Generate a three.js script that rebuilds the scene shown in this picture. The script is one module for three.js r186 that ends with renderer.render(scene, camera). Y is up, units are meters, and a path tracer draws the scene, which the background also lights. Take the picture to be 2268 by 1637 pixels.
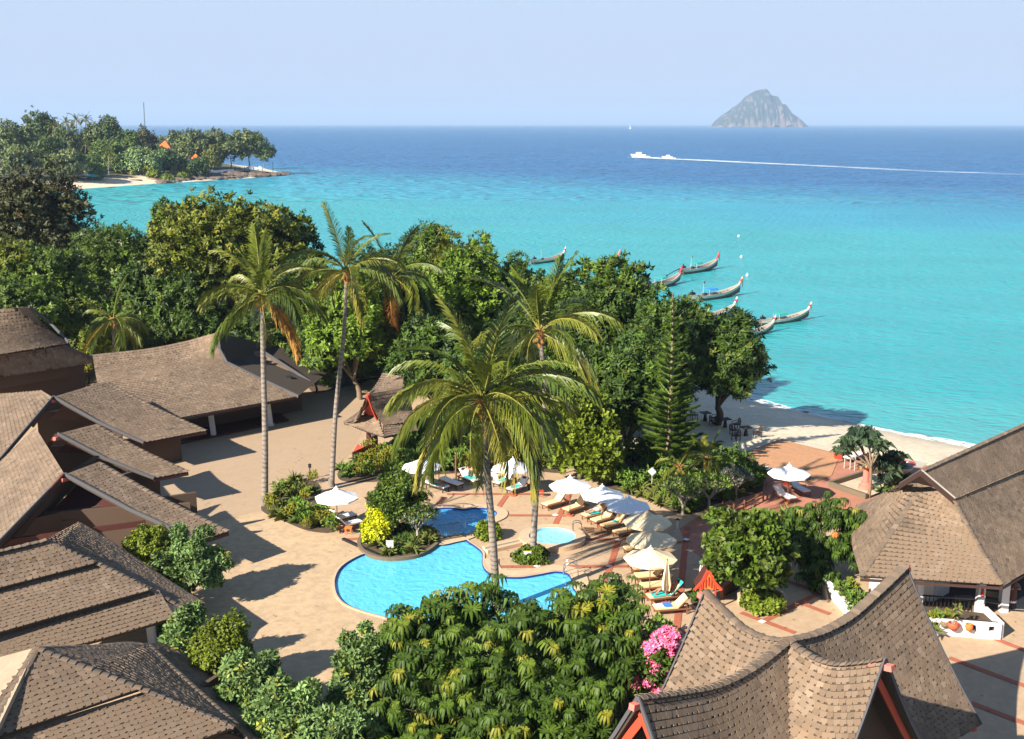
import * as THREE from 'three';
import { mergeGeometries, mergeVertices } from 'three/addons/utils/BufferGeometryUtils.js';
import { ImprovedNoise } from 'three/addons/math/ImprovedNoise.js';
import { MarchingCubes } from 'three/addons/objects/MarchingCubes.js';

// ---------- camera, sky, sun, exposure ----------
const EYE = 25, FOC = 2500, CX = 1134, CY = 818.5;            // eye height in metres; lens in units of a 2268 x 1637 frame
const PITCH = Math.atan((CY - 274) / FOC), SP = Math.sin(PITCH), CP = Math.cos(PITCH);
const scene = new THREE.Scene();
const camera = new THREE.PerspectiveCamera(2 * Math.atan(CY / FOC) * 180 / Math.PI, 2268 / 1637, 0.5, 60000);
camera.position.set(0, EYE, 0);
camera.rotation.x = -PITCH;
const renderer = new THREE.WebGLRenderer({ antialias: true });
renderer.setSize(1024, 739);
renderer.toneMapping = THREE.LinearToneMapping;
renderer.toneMappingExposure = 2.5;
renderer.shadowMap.enabled = true;
const SUN = new THREE.Vector3(-0.64, 0.535, 0.57).normalize();
const sun = new THREE.DirectionalLight(new THREE.Color(1, 0.93, 0.80), 5);
sun.position.copy(SUN).multiplyScalar(300); sun.castShadow = true;
Object.assign(sun.shadow.camera, { left: -160, right: 160, top: 160, bottom: -160, far: 800 });
sun.shadow.mapSize.set(4096, 4096);
scene.add(sun, sun.target);
{ // clear tropical sky, pale at the horizon and bluer overhead
  const W = 64, H = 512, d = new Float32Array(W * H * 4), k = 0.415;
  const hz = [0.58, 0.67, 0.86], lo = [0.57, 0.70, 0.90], mid = [0.27, 0.44, 0.72], ze = [0.06, 0.13, 0.30];
  const mix = (a, b, t) => a.map((x, i) => x + (b[i] - x) * t);
  for (let r = 0; r < H; r++) {
    const e = ((r + 0.5) / H - 0.5) * 180;
    let c = e < 0 ? [0.05, 0.10, 0.13] : e < 6 ? mix(hz, lo, e / 6) : e < 25 ? mix(lo, mid, (e - 6) / 19) : mix(mid, ze, Math.min(1, (e - 25) / 45));
    if (e < 0 && e > -2) c = mix(hz, c, -e / 2);
    for (let x = 0; x < W; x++) { const o = (r * W + x) * 4; d[o] = c[0] * k; d[o + 1] = c[1] * k; d[o + 2] = c[2] * k; d[o + 3] = 1; }
  }
  const t = new THREE.DataTexture(d, W, H, THREE.RGBAFormat, THREE.FloatType);
  t.mapping = THREE.EquirectangularReflectionMapping; t.magFilter = THREE.LinearFilter; t.needsUpdate = true;
  scene.background = t; scene.environment = t;
}
scene.fog = new THREE.FogExp2(new THREE.Color(0.52, 0.71, 1.0), 0.00008);

// ---------- helpers ----------
function rng(s) { let a = s >>> 0; return () => { a = a + 0x6D2B79F5 | 0; let t = Math.imul(a ^ a >>> 15, 1 | a); t = t + Math.imul(t ^ t >>> 7, 61 | t) ^ t; return ((t ^ t >>> 14) >>> 0) / 4294967296; }; }
const V = (x, y, z) => new THREE.Vector3(x, y, z);
const lerp = THREE.MathUtils.lerp, clamp = THREE.MathUtils.clamp;
const sstep = (a, b, x) => { const t = clamp((x - a) / (b - a), 0, 1); return t * t * (3 - 2 * t); };
const R0 = rng(11), rr = (a, b, r = R0) => a + (b - a) * r();
const NO = new ImprovedNoise(), noise = (x, y, z = 0) => NO.noise(x, y, z);
const fbm = (x, y, z = 0, n = 4) => { let s = 0, a = 0.5; for (let i = 0; i < n; i++) { s += a * noise(x, y, z + i * 7.3); x *= 2.03; y *= 2.03; z *= 2.03; a *= 0.5; } return s; };
// survey of the site: where a sight line from the eye meets the level of height h
function P(u, v, h = 0) { const dn = SP * FOC + CP * (v - CY), fw = CP * FOC - SP * (v - CY), t = (EYE - h) / dn; return V((u - CX) * t, h, -fw * t); }
function proj(p) { const y = p.y - EYE, zc = -p.z * CP - y * SP, up = y * CP - p.z * SP; return [CX + FOC * p.x / zc, CY - FOC * up / zc, zc]; }
const inFrame = (p, m = 40) => { const [u, v, z] = proj(p); return z > 0 && u > -m && u < 2268 + m && v > -m && v < 1637 + m; };
const names = {};
function numbered(n) { const k = names[n] = (names[n] ?? -1) + 1; return k ? `${n}_${String(k).padStart(3, '0')}` : n; }
function tag(o, label, category, group) { o.userData = { label, category }; if (group) o.userData.group = group; return o; }
function thing(name, label, category, base = V(0, 0, 0), group) { const o = new THREE.Group(); o.name = numbered(name); o.position.copy(base); scene.add(o); return tag(o, label, category, group); }
function copy(src, pos, turn, label, group, s = 1) { const c = src.clone(); c.name = numbered(src.name.replace(/_\d{3}$/, '')); c.position.copy(pos); c.rotation.set(0, turn, 0); c.scale.setScalar(s); c.userData = { ...src.userData }; if (label) c.userData.label = label; if (group) c.userData.group = group; scene.add(c); return c; }
function clean(g) { let h = g.index ? g.toNonIndexed() : g; for (const k of Object.keys(h.attributes)) if (!['position', 'normal', 'uv'].includes(k)) h.deleteAttribute(k); if (!h.attributes.normal) h.computeVertexNormals(); if (!h.attributes.uv) h.setAttribute('uv', new THREE.BufferAttribute(new Float32Array(h.attributes.position.count * 2), 2)); return h; }
function merge(geos) { const g = mergeGeometries([].concat(geos).map(clean)); return g; }
function shadow(m) { m.castShadow = true; m.receiveShadow = true; return m; }
function part(parent, name, geos, mat, root) { // world-space geometry stored relative to its thing
  const g = merge(geos), r = root ?? parent; g.translate(-r.position.x, -r.position.y, -r.position.z);
  const m = shadow(new THREE.Mesh(g, mat)); m.name = name; parent.add(m); return m;
}
function struct(name, geos, mat, label) { const m = shadow(new THREE.Mesh(merge(geos), mat)); m.name = numbered(name); m.userData = { kind: 'structure' }; if (label) m.userData.label = label; scene.add(m); return m; }
function bx(w, h, d, x = 0, y = 0, z = 0, ry = 0, rz = 0, rx = 0) { const g = new THREE.BoxGeometry(w, h, d); if (rx) g.rotateX(rx); if (rz) g.rotateZ(rz); if (ry) g.rotateY(ry); g.translate(x, y, z); return g; }
function cyl(r0, r1, h, x = 0, y = 0, z = 0, n = 12) { const g = new THREE.CylinderGeometry(r1, r0, h, n); g.translate(x, y + h / 2, z); return g; }
function ball(r, x, y, z, sx = 1, sy = 1, sz = 1, n = 12) { const g = new THREE.SphereGeometry(r, n, Math.max(6, n - 4)); g.scale(sx, sy, sz); g.translate(x, y, z); return g; }
function tube(pts, r0, r1 = r0, n = 7, seg) { // tapered tube through points
  const c = pts.length > 2 ? new THREE.CatmullRomCurve3(pts) : new THREE.LineCurve3(pts[0], pts[1]); seg ??= pts.length > 2 ? pts.length * 4 : 1;
  const fr = c.computeFrenetFrames(seg, false), pos = [], uv = [], idx = [];
  for (let i = 0; i <= seg; i++) { const t = i / seg, p = c.getPointAt(t), r = lerp(r0, r1, t);
    for (let j = 0; j <= n; j++) { const a = j / n * Math.PI * 2, q = p.clone().addScaledVector(fr.normals[i], Math.cos(a) * r).addScaledVector(fr.binormals[i], Math.sin(a) * r); pos.push(q.x, q.y, q.z); uv.push(j / n, t * 4); } }
  for (let i = 0; i < seg; i++) for (let j = 0; j < n; j++) { const a = i * (n + 1) + j, b = a + n + 1; idx.push(a, b, a + 1, b, b + 1, a + 1); }
  for (const [i0, f] of [[0, 1], [seg, 0]]) { const s = pos.length / 3, p = c.getPointAt(i0 / seg); pos.push(p.x, p.y, p.z); uv.push(0.5, 0.5); for (let j = 0; j < n; j++) { const a = i0 * (n + 1) + j; f ? idx.push(s, a, a + 1) : idx.push(s, a + 1, a); } }
  const g = new THREE.BufferGeometry(); g.setAttribute('position', new THREE.Float32BufferAttribute(pos, 3)); g.setAttribute('uv', new THREE.Float32BufferAttribute(uv, 2)); g.setIndex(idx); g.computeVertexNormals(); return g;
}
function bar(a, b, w, h = w) { const d = b.clone().sub(a), g = new THREE.BoxGeometry(w, h, d.length()); g.applyMatrix4(new THREE.Matrix4().lookAt(a, b, Math.abs(d.clone().normalize().y) > 0.95 ? V(1, 0, 0) : V(0, 1, 0)).setPosition(a.clone().add(b).multiplyScalar(0.5))); return g; }
function tris(list, uvs) { const g = new THREE.BufferGeometry(); g.setAttribute('position', new THREE.Float32BufferAttribute(list.flatMap((p) => [p.x, p.y, p.z]), 3)); if (uvs) g.setAttribute('uv', new THREE.Float32BufferAttribute(uvs, 2)); else g.setAttribute('uv', new THREE.Float32BufferAttribute(list.flatMap((p) => [p.x, p.z]), 2)); g.computeVertexNormals(); return g; }
function smoothLoop(pts, n = 160) { const c = new THREE.CatmullRomCurve3(pts, true, 'centripetal'); return c.getSpacedPoints(n).slice(0, n); }
function sheet(loop, y, holes = []) { // flat sheet from a loop of world points, uv in metres
  const toS = (l) => l.map((p) => new THREE.Vector2(p.x, -p.z)); const s = new THREE.Shape(toS(loop)); for (const h of holes) s.holes.push(new THREE.Path(toS(h)));
  const g = new THREE.ShapeGeometry(s); g.rotateX(-Math.PI / 2); g.translate(0, y, 0); const p = g.attributes.position, u = g.attributes.uv; for (let i = 0; i < p.count; i++) u.setXY(i, p.getX(i), p.getZ(i)); return g;
}
function slab(loop, y0, y1) { const s = new THREE.Shape(loop.map((p) => new THREE.Vector2(p.x, -p.z))); const g = new THREE.ExtrudeGeometry(s, { depth: y1 - y0, bevelEnabled: false }); g.rotateX(-Math.PI / 2); g.translate(0, y0, 0); return g; }
function offsetLoop(l, d) { const n = l.length; let area = 0; l.forEach((p, i) => { const q = l[(i + 1) % n]; area += p.x * q.z - q.x * p.z; }); const s = area > 0 ? 1 : -1;
  return l.map((p, i) => { const a = l[(i + n - 1) % n], b = l[(i + 1) % n], t = V(b.x - a.x, 0, b.z - a.z).normalize(); return V(p.x + t.z * d * s, p.y, p.z - t.x * d * s); }); }
function wallStrip(loop, y0, y1, closed = true) { const t = [], u = []; let L = 0; for (let i = 0; i < loop.length - (closed ? 0 : 1); i++) { const a = loop[i], b = loop[(i + 1) % loop.length], l = a.distanceTo(b); const A = V(a.x, y0, a.z), B = V(b.x, y0, b.z), C = V(b.x, y1, b.z), D = V(a.x, y1, a.z); t.push(A, B, C, A, C, D); u.push(L, y0, L + l, y0, L + l, y1, L, y0, L + l, y1, L, y1); L += l; } return tris(t, u); }
function ring(inner, outer, y) { const t = []; const n = inner.length; for (let i = 0; i < n; i++) { const a = inner[i], b = inner[(i + 1) % n], c = outer[(i + 1) % n], d = outer[i]; t.push(...[a, d, c, a, c, b].map((p) => V(p.x, y, p.z))); } return tris(t); }
function strip(a, b, w, y) { const d = b.clone().sub(a).setY(0).normalize(), n = V(-d.z, 0, d.x).multiplyScalar(w / 2); return tris([a.clone().add(n), b.clone().add(n), b.clone().sub(n), a.clone().add(n), b.clone().sub(n), a.clone().sub(n)].map((p) => V(p.x, y, p.z))); }

// ---------- textures ----------
function tex(n, fn, srgb = false, rep = 1) { const d = new Uint8Array(n * n * 4); for (let y = 0; y < n; y++) for (let x = 0; x < n; x++) { const c = fn(x / n, y / n, x, y), o = (y * n + x) * 4; d[o] = clamp(c[0] * 255, 0, 255); d[o + 1] = clamp(c[1] * 255, 0, 255); d[o + 2] = clamp(c[2] * 255, 0, 255); d[o + 3] = 255; }
  const t = new THREE.DataTexture(d, n, n); t.wrapS = t.wrapT = THREE.RepeatWrapping; t.magFilter = THREE.LinearFilter; if (srgb) t.colorSpace = THREE.SRGBColorSpace; t.repeat.set(rep, rep); t.needsUpdate = true; return t; }
// tiling noise: sums of value noise with wrapped lattice
function tileNoise(seed, cells, n = 4) { const r = rng(seed), lat = []; for (let o = 0; o < n; o++) { const c = cells << o; lat.push([c, Float32Array.from({ length: c * c }, () => r())]); }
  return (u, v) => { let s = 0, a = 0.5, w = 0; for (const [c, L] of lat) { const x = u * c, y = v * c, i = Math.floor(x), j = Math.floor(y), fx = x - i, fy = y - j, sx = fx * fx * (3 - 2 * fx), sy = fy * fy * (3 - 2 * fy), g = (p, q) => L[((q % c + c) % c) * c + (p % c + c) % c]; s += a * lerp(lerp(g(i, j), g(i + 1, j), sx), lerp(g(i, j + 1), g(i + 1, j + 1), sx), sy); w += a; a *= 0.55; } return s / w; }; }
const tn1 = tileNoise(1, 4, 6), tn2 = tileNoise(2, 32, 3), tn3 = tileNoise(3, 8, 5);
const grey = (f) => (u, v) => { const c = f(u, v); return [c, c, c]; };
const texGrain = tex(512, grey((u, v) => 0.86 + 0.16 * (tn3(u, v) - 0.5) + 0.22 * (tn2(u, v) - 0.5)), false, 1 / 7);
const rg = rng(5), speck = Float32Array.from({ length: 512 * 512 }, () => rg());
const texGravel = tex(512, (u, v, x, y) => { const s = speck[y * 512 + x], t = 0.85 + 0.14 * (tn3(u, v) - 0.5) + 0.34 * (tn2(u, v) - 0.5) + 0.28 * (s - 0.5) - (s > 0.993 ? 0.3 : 0); return [t, t * 0.99, t * 0.97]; }, false, 1 / 9);
const texWave = tex(1024, (() => { const a = tileNoise(8, 16, 6), b = tileNoise(9, 60, 4); return grey((u, v) => 0.5 * a(u, v * 2.0) + 0.5 * (1 - Math.abs(2 * b(u, v * 2) - 1))); })(), false, 1 / 137);
texWave.rotation = 0.31;
const texRip = tex(512, (() => { const a = tileNoise(18, 8, 4); return grey((u, v) => 1 - Math.abs(2 * a(u, v) - 1)); })(), false, 1 / 5);
const texCourt = tex(512, (u, v) => { const t = 0.86 + 0.12 * (tn3(u, v) - 0.5) + 0.12 * (tn2(u, v) - 0.5), l = ((u * 10) % 1) < 0.06 || ((v * 2 + (Math.floor(u * 10) % 2) * 0.5) % 1) < 0.012 ? 0.95 : 1; return [t * l, t * l * 0.99, t * l * 0.98]; }, false, 1 / 5);
const texTerra = tex(512, (u, v) => { const t = 0.82 + 0.32 * (tn3(u, v) - 0.5) + 0.15 * (tn2(u, v) - 0.5), l = ((u * 16) % 1) < 0.07 || ((v * 16) % 1) < 0.07 ? 0.9 : 1; return [t * l, t * l, t * l]; }, false, 1 / 5);
const texBark = tex(256, grey((u, v) => 0.5 + 0.3 * tn2(u, v) + 0.35 * Math.pow(Math.abs(Math.sin(v * 34 + tn1(u, v) * 3)), 6) * -1 + 0.3 * tn1(u, v)));
const texPlaster = tex(256, grey((u, v) => 0.86 + 0.2 * (tn1(u, v) - 0.5)), false, 1 / 3);

// ---------- materials ----------
const M = (r, g, b, o = {}) => new THREE.MeshStandardMaterial({ color: new THREE.Color().setRGB(r, g, b), roughness: 0.9, ...o });
const water = (r, g, b) => new THREE.MeshPhysicalMaterial({ color: new THREE.Color().setRGB(r, g, b), roughness: 0.05, transmission: 0.35, thickness: 0, ior: 1.33, bumpMap: texRip, bumpScale: 0.05 });
const mat = {
  gravel: M(0.51, 0.36, 0.222, { map: texGravel, bumpMap: texGravel, bumpScale: 0.012 }),
  deck: M(0.48, 0.33, 0.205, { map: texGrain, roughness: 0.85 }),
  court: M(0.42, 0.295, 0.19, { map: texCourt, roughness: 0.85 }),
  terra: M(0.46, 0.19, 0.115, { map: texTerra }),
  platform: M(0.47, 0.24, 0.12, { map: texGrain }),
  brick: M(0.40, 0.115, 0.06, { map: texGrain }),
  tileWhite: M(0.72, 0.68, 0.62),
  coping: M(0.60, 0.42, 0.27, { map: texGrain, roughness: 0.7 }),
  copingDark: M(0.16, 0.12, 0.075, { map: texGrain }),
  navy: M(0.01, 0.03, 0.17, { roughness: 0.25 }),
  poolTile: M(0.09, 0.60, 0.84, { roughness: 0.5, map: texGrain }),
  poolDeep: M(0.07, 0.48, 0.86, { roughness: 0.5, map: texGrain }),
  poolLedge: M(0.28, 0.62, 0.78, { roughness: 0.5, map: texGrain }),
  poolWater: water(0.15, 0.66, 0.88), upperWater: water(0.11, 0.54, 0.88), spaWater: water(0.36, 0.76, 0.86),
  sand: M(0.55, 0.44, 0.31, { map: texGravel }),
  white: M(0.78, 0.77, 0.75, { roughness: 0.7, map: texPlaster }),
  whiteOld: M(0.62, 0.62, 0.62, { roughness: 0.7, map: texPlaster }),
  canvas: M(0.80, 0.80, 0.82, { roughness: 0.9 }), cream: M(0.78, 0.60, 0.38, { roughness: 0.9 }),
  cushion: M(0.76, 0.54, 0.29), cushionW: M(0.72, 0.69, 0.67), teak: M(0.20, 0.075, 0.032, { roughness: 0.6 }), darkWood: M(0.045, 0.02, 0.014, { roughness: 0.7 }),
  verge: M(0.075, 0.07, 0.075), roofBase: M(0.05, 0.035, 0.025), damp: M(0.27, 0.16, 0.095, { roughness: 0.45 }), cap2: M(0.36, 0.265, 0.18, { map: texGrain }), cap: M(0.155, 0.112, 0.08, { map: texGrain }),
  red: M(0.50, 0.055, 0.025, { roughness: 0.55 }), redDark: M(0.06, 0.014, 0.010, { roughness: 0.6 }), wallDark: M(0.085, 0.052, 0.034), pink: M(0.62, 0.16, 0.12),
  trunkPalm: M(0.30, 0.245, 0.20, { map: texBark, bumpMap: texBark, bumpScale: 0.04 }), trunk: M(0.13, 0.09, 0.06, { map: texBark, bumpMap: texBark, bumpScale: 0.03 }), trunkPale: M(0.27, 0.19, 0.12, { map: texBark }),
  soil: M(0.09, 0.06, 0.035, { map: texGravel }), turquoise: M(0.02, 0.43, 0.42), blue: M(0.02, 0.18, 0.60), steel: M(0.6, 0.6, 0.62, { metalness: 1, roughness: 0.25 }), iron: M(0.08, 0.10, 0.11, { metalness: 0.5, roughness: 0.5 }),
  black: M(0.012, 0.012, 0.013, { roughness: 0.5 }), terracotta: M(0.42, 0.09, 0.04, { roughness: 0.7 }), orange: M(0.70, 0.16, 0.03), stone: M(0.42, 0.38, 0.33, { map: texGrain }), yellow: M(0.75, 0.45, 0.04), skin: M(0.50, 0.27, 0.17, { roughness: 0.6 }), skinTan: M(0.36, 0.16, 0.085, { roughness: 0.6 }), hair: M(0.03, 0.018, 0.01), hairBlond: M(0.35, 0.22, 0.09),
  leaf: new THREE.MeshPhysicalMaterial({ color: 0xffffff, vertexColors: true, roughness: 0.55, specularIntensity: 0.5, transmission: 0.14, thickness: 0 }),
  leafFar: M(1, 1, 1, { vertexColors: true, roughness: 0.7 }),
};
// ---------- sea ----------
const SEA = -2.5, shoreX = (u, v) => P(u, v, SEA);
{
  const nr = 260, na = 200, pos = [], col = [], uv = [], idx = [];
  const near = [0.12, 0.36, 0.34], turq = [0.026, 0.285, 0.305], mid = [0.018, 0.185, 0.30], deep = [0.010, 0.103, 0.255], far = [0.015, 0.118, 0.265];
  const stops = [[-420, near], [-300, turq], [-130, turq], [-10, [0.022, 0.25, 0.35]], [80, mid], [220, deep], [700, deep], [4000, far], [40000, far]];
  for (let i = 0; i <= nr; i++) { const r = 40 * Math.pow(800, i / nr);
    for (let j = 0; j <= na; j++) { const a = lerp(-1.75, 1.75, j / na), x = Math.sin(a) * r, z = -Math.cos(a) * r; pos.push(x, SEA, z); uv.push(x, z);
      const n1 = fbm(x / 160, z / 60, 1), n2 = fbm(x / 38, z / 14, 5), n3 = fbm(x / 900, z / 260, 9); let q = -z - (462 - 0.92 * clamp(x, -400, 400)) + n1 * 130 + n3 * 60 * sstep(300, 900, r);
      let k = 0; while (k < stops.length - 2 && q > stops[k + 1][0]) k++; const t = clamp((q - stops[k][0]) / (stops[k + 1][0] - stops[k][0]), 0, 1);
      const n4 = fbm(x / 11, z / 5, 15), w = 1 + 0.20 * n4 * sstep(20, 160, q) + 0.22 * n2 + 0.22 * n1 * sstep(300, 700, r); for (let c = 0; c < 3; c++) col.push(clamp(lerp(stops[k][1][c], stops[k + 1][1][c], t) * w, 0, 1)); } }
  for (let i = 0; i < nr; i++) for (let j = 0; j < na; j++) { const a = i * (na + 1) + j, b = a + na + 1; idx.push(a, a + 1, b, b, a + 1, b + 1); }
  // calm water in the lee of the beach, rougher farther out
  const texSwell = texWave.clone(); texSwell.repeat.set(1 / 610, 1 / 610); texSwell.rotation = -0.22;
  const rough = [0.4, 0.55, 0.75, 1.0, 1.35, 1.8, 2.3], seaMats = rough.map((b) => new THREE.MeshPhysicalMaterial({ color: 0xffffff, vertexColors: true, roughness: 0.3, specularIntensity: 0.45, bumpMap: b > 1.5 ? texSwell : texWave, bumpScale: b > 1.5 ? b * 3.6 : b }));
  const g = new THREE.BufferGeometry(); g.setAttribute('position', new THREE.Float32BufferAttribute(pos, 3)); g.setAttribute('color', new THREE.Float32BufferAttribute(col, 3)); g.setAttribute('uv', new THREE.Float32BufferAttribute(uv, 2)); g.setIndex(idx); g.computeVertexNormals();
  const row = (r) => Math.round(Math.log(r / 40) / Math.log(800) * nr), cuts = [0, 150, 200, 260, 330, 420, 540].map((r) => r ? row(r) : 0).concat(nr); rough.forEach((_, i) => g.addGroup(cuts[i] * na * 6, (cuts[i + 1] - cuts[i]) * na * 6, i));
  const m = new THREE.Mesh(g, seaMats); m.name = 'sea'; m.userData = { kind: 'structure', label: 'turquoise shallows turning deep blue towards the horizon' }; m.receiveShadow = true; scene.add(m);
}
// ---------- near land with beach ----------
const shorePix = [[-900, 560], [-300, 520], [0, 505], [230, 520], [420, 555], [700, 600], [950, 650], [1200, 715], [1400, 795], [1530, 855], [1600, 873], [1702, 899], [1841, 929], [1981, 960], [2137, 991], [2268, 1024], [2600, 1120], [3200, 1330]];
const shore = new THREE.CatmullRomCurve3(shorePix.map(([u, v]) => shoreX(u, v))).getPoints(200);
function shoreDist(x, z) { let best = 1e9, s = 1; for (let i = 0; i < shore.length - 1; i++) { const a = shore[i], b = shore[i + 1], dx = b.x - a.x, dz = b.z - a.z, t = clamp(((x - a.x) * dx + (z - a.z) * dz) / (dx * dx + dz * dz), 0, 1), ex = x - a.x - dx * t, ez = z - a.z - dz * t, d = ex * ex + ez * ez; if (d < best) { best = d; s = dx * (z - a.z) - dz * (x - a.x) > 0 ? 1 : -1; } } return Math.sqrt(best) * s; }
const Z4 = (x, y) => P(590.6 + 0.3385 * x, 885.9 + 0.3385 * y), Z7 = (x, y) => P(826.8 + 0.1823 * x, 974.5 + 0.1823 * y), Z8 = (x, y, h = 0) => P(1151.7 + 0.2345 * x, 1004 + 0.2345 * y, h), Z6 = (x, y, h = 0) => P(1559.2 + 0.3246 * x, 826.8 + 0.3246 * y, h);
const mainPool = smoothLoop([[655, 1012], [560, 1050], [490, 1100], [455, 1160], [450, 1225], [470, 1290], [520, 1340], [600, 1375], [700, 1405], [800, 1432], [950, 1490], [1200, 1530], [1500, 1530], [1780, 1480], [1960, 1390], [2035, 1290], [2000, 1230], [1990, 1175], [1965, 1142], [1900, 1130], [1780, 1150], [1650, 1168], [1530, 1160], [1450, 1135], [1412, 1090], [1410, 1040], [1405, 1000], [1320, 935], [1272, 908], [1200, 922], [1122, 938], [1060, 985], [950, 1025], [820, 1041], [730, 1032]].map(([x, y]) => Z4(x, y)), 220);
const upPool = smoothLoop([[1105, 717], [1200, 712], [1290, 722], [1350, 713], [1450, 718], [1500, 738], [1495, 765], [1440, 792], [1408, 822], [1385, 852], [1310, 882], [1268, 898], [1200, 912], [1122, 927], [1100, 880], [1010, 830], [965, 770], [1020, 730]].map(([x, y]) => Z4(x, y)), 140);
const jacC = Z4(1868, 918), jacR = Z4(2005, 918).x - jacC.x + 0.15;
const circ = (c, r, n = 64, k = 1) => Array.from({ length: n }, (_, i) => V(c.x + r * Math.cos(i / n * 6.2832), 0, c.z + k * r * Math.sin(i / n * 6.2832)));
const jac = circ(jacC, jacR), jacIn = circ(V(jacC.x + 0.05, 0, jacC.z), jacR * 0.80);
function inside(l, x, z) { let c = false; for (let i = 0, j = l.length - 1; i < l.length; j = i++) if ((l[i].z > z) !== (l[j].z > z) && x < (l[j].x - l[i].x) * (z - l[i].z) / (l[j].z - l[i].z) + l[i].x) c = !c; return c; }
{
  const x0 = -240, x1 = 190, z0 = -300, z1 = 12, st = 1.6, nx = Math.round((x1 - x0) / st), nz = Math.round((z1 - z0) / st), pos = [], uv = [], idx = [], col = [];
  const wide = [mainPool, upPool, jac].map((l) => offsetLoop(l, 2.6));
  for (let j = 0; j <= nz; j++) for (let i = 0; i <= nx; i++) { const x = x0 + i * st, z = z0 + j * st, s = shoreDist(x, z); let y = s < 0 ? Math.max(SEA + s * 0.11, -9) : s < 17 ? SEA + 2.35 * Math.pow(s / 17, 0.8) : -0.15 + 0.1 * sstep(17, 24, s);
    if (s > 24) y = -0.05 + 0.02 * fbm(x / 9, z / 9); if (wide.some((l) => inside(l, x, z))) y = -2.6;
    const n = fbm(x / 6, z / 6, 3), g = sstep(20, 34, s + n * 10), wet = sstep(3.5, 0.5, s + n * 1.5), c = [lerp(0.70, 0.10, g), lerp(0.59, 0.085, g), lerp(0.44, 0.045, g)].map((q) => q * (1 - 0.22 * wet) * (1 + 0.3 * n)); col.push(...c); pos.push(x, y, z); uv.push(x, z); }
  for (let j = 0; j < nz; j++) for (let i = 0; i < nx; i++) { const a = j * (nx + 1) + i, b = a + nx + 1; idx.push(a, b, a + 1, b, b + 1, a + 1); }
  const g = new THREE.BufferGeometry(); g.setAttribute('position', new THREE.Float32BufferAttribute(pos, 3)); g.setAttribute('color', new THREE.Float32BufferAttribute(col, 3)); g.setAttribute('uv', new THREE.Float32BufferAttribute(uv, 2)); g.setIndex(idx); g.computeVertexNormals();
  const m = shadow(new THREE.Mesh(g, M(1, 1, 1, { vertexColors: true, map: texGravel }))); m.name = 'ground'; m.userData = { kind: 'structure', label: 'garden soil falling to a pale sand beach' }; scene.add(m);
}
{ // thin broken foam along the water's edge
  const r = rng(31), t = []; for (let i = 0; i < shore.length - 1; i++) { const a = shore[i], b = shore[i + 1]; for (let k = 0; k < 16; k++) { const p = a.clone().lerp(b, (k + r()) / 16), d = b.clone().sub(a).normalize(), n = V(d.z, 0, -d.x), off = (r() - 0.35) * 1.6 + Math.sin(p.x * 0.35) * 0.5, w = 0.06 + 0.14 * r(), l = 0.3 + 0.9 * r(), c = p.addScaledVector(n, off), y = SEA + 0.03 + 0.004 * (k % 5);
    if (!inFrame(c, 60) || r() < 0.4) continue; const q = [c.clone().addScaledVector(d, -l), c.clone().addScaledVector(n, w), c.clone().addScaledVector(d, l), c.clone().addScaledVector(n, -w)].map((p) => p.setY(y)); t.push(q[0], q[2], q[1], q[0], q[3], q[2]); } }
  const m = struct('foam', [tris(t)], M(0.75, 0.80, 0.80)); m.userData.kind = 'stuff'; m.userData.label = 'thin white foam where the sea meets the sand';
}
// ---------- paving ----------
const plazaLoop = [[-200, 1640], [-200, 1000], [150, 800], [640, 790], [860, 850], [1330, 1020], [1440, 1045], [1530, 1130], [1700, 1090], [1990, 1040], [2420, 1090], [2800, 1500], [2600, 1900], [-600, 1900]].map(([u, v]) => P(u, v));
const jacHole = offsetLoop(jac, 0.05), outer = (l, d) => offsetLoop(l, d);
// the two basins are close together, so the plaza hole follows both with their copings
const holes = [outer(mainPool, 0.12), outer(upPool, 0.12), jacHole];
struct('plaza', [sheet(plazaLoop, 0.010, holes)], mat.deck, 'warm beige washed concrete round the pool');
struct('gravel_yard', [sheet([[360, 1150], [580, 1130], [640, 1160], [740, 1188], [800, 1222], [752, 1262], [740, 1300], [752, 1342], [800, 1372], [850, 1392], [900, 1640], [1000, 1900], [-300, 1900], [-300, 1400]].map(([u, v]) => P(u, v)), 0.014)], mat.gravel, 'sandy pebble yard left of the pool');
struct('courtyard', [sheet([[-150, 1200], [200, 900], [400, 860], [640, 800], [830, 850], [800, 960], [770, 1010], [690, 1080], [600, 1125], [470, 1160], [330, 1200]].map(([u, v]) => P(u, v)), 0.018)], mat.court, 'paved court between the roofs and the palms');
struct('terrace', [sheet([[1505, 1172], [1540, 1148], [1600, 1120], [1690, 1088], [1640, 1010], [1735, 975], [1860, 1006], [1930, 1012], [2110, 1040], [2060, 1090], [1990, 1120], [1940, 1140], [1760, 1160], [1680, 1210], [1600, 1245], [1555, 1238], [1520, 1210]].map(([u, v]) => P(u, v)), 0.022)], mat.terra, 'terracotta tiled terrace above the beach');
struct('wooden_platform', [slab([[1730, 971], [1860, 1008], [1842, 1052], [1790, 1072], [1700, 1050], [1634, 1006]].map(([u, v]) => P(u, v, 0.1)), -0.6, 0.06)], mat.platform, 'plain orange-brown deck on the sand');
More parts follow.
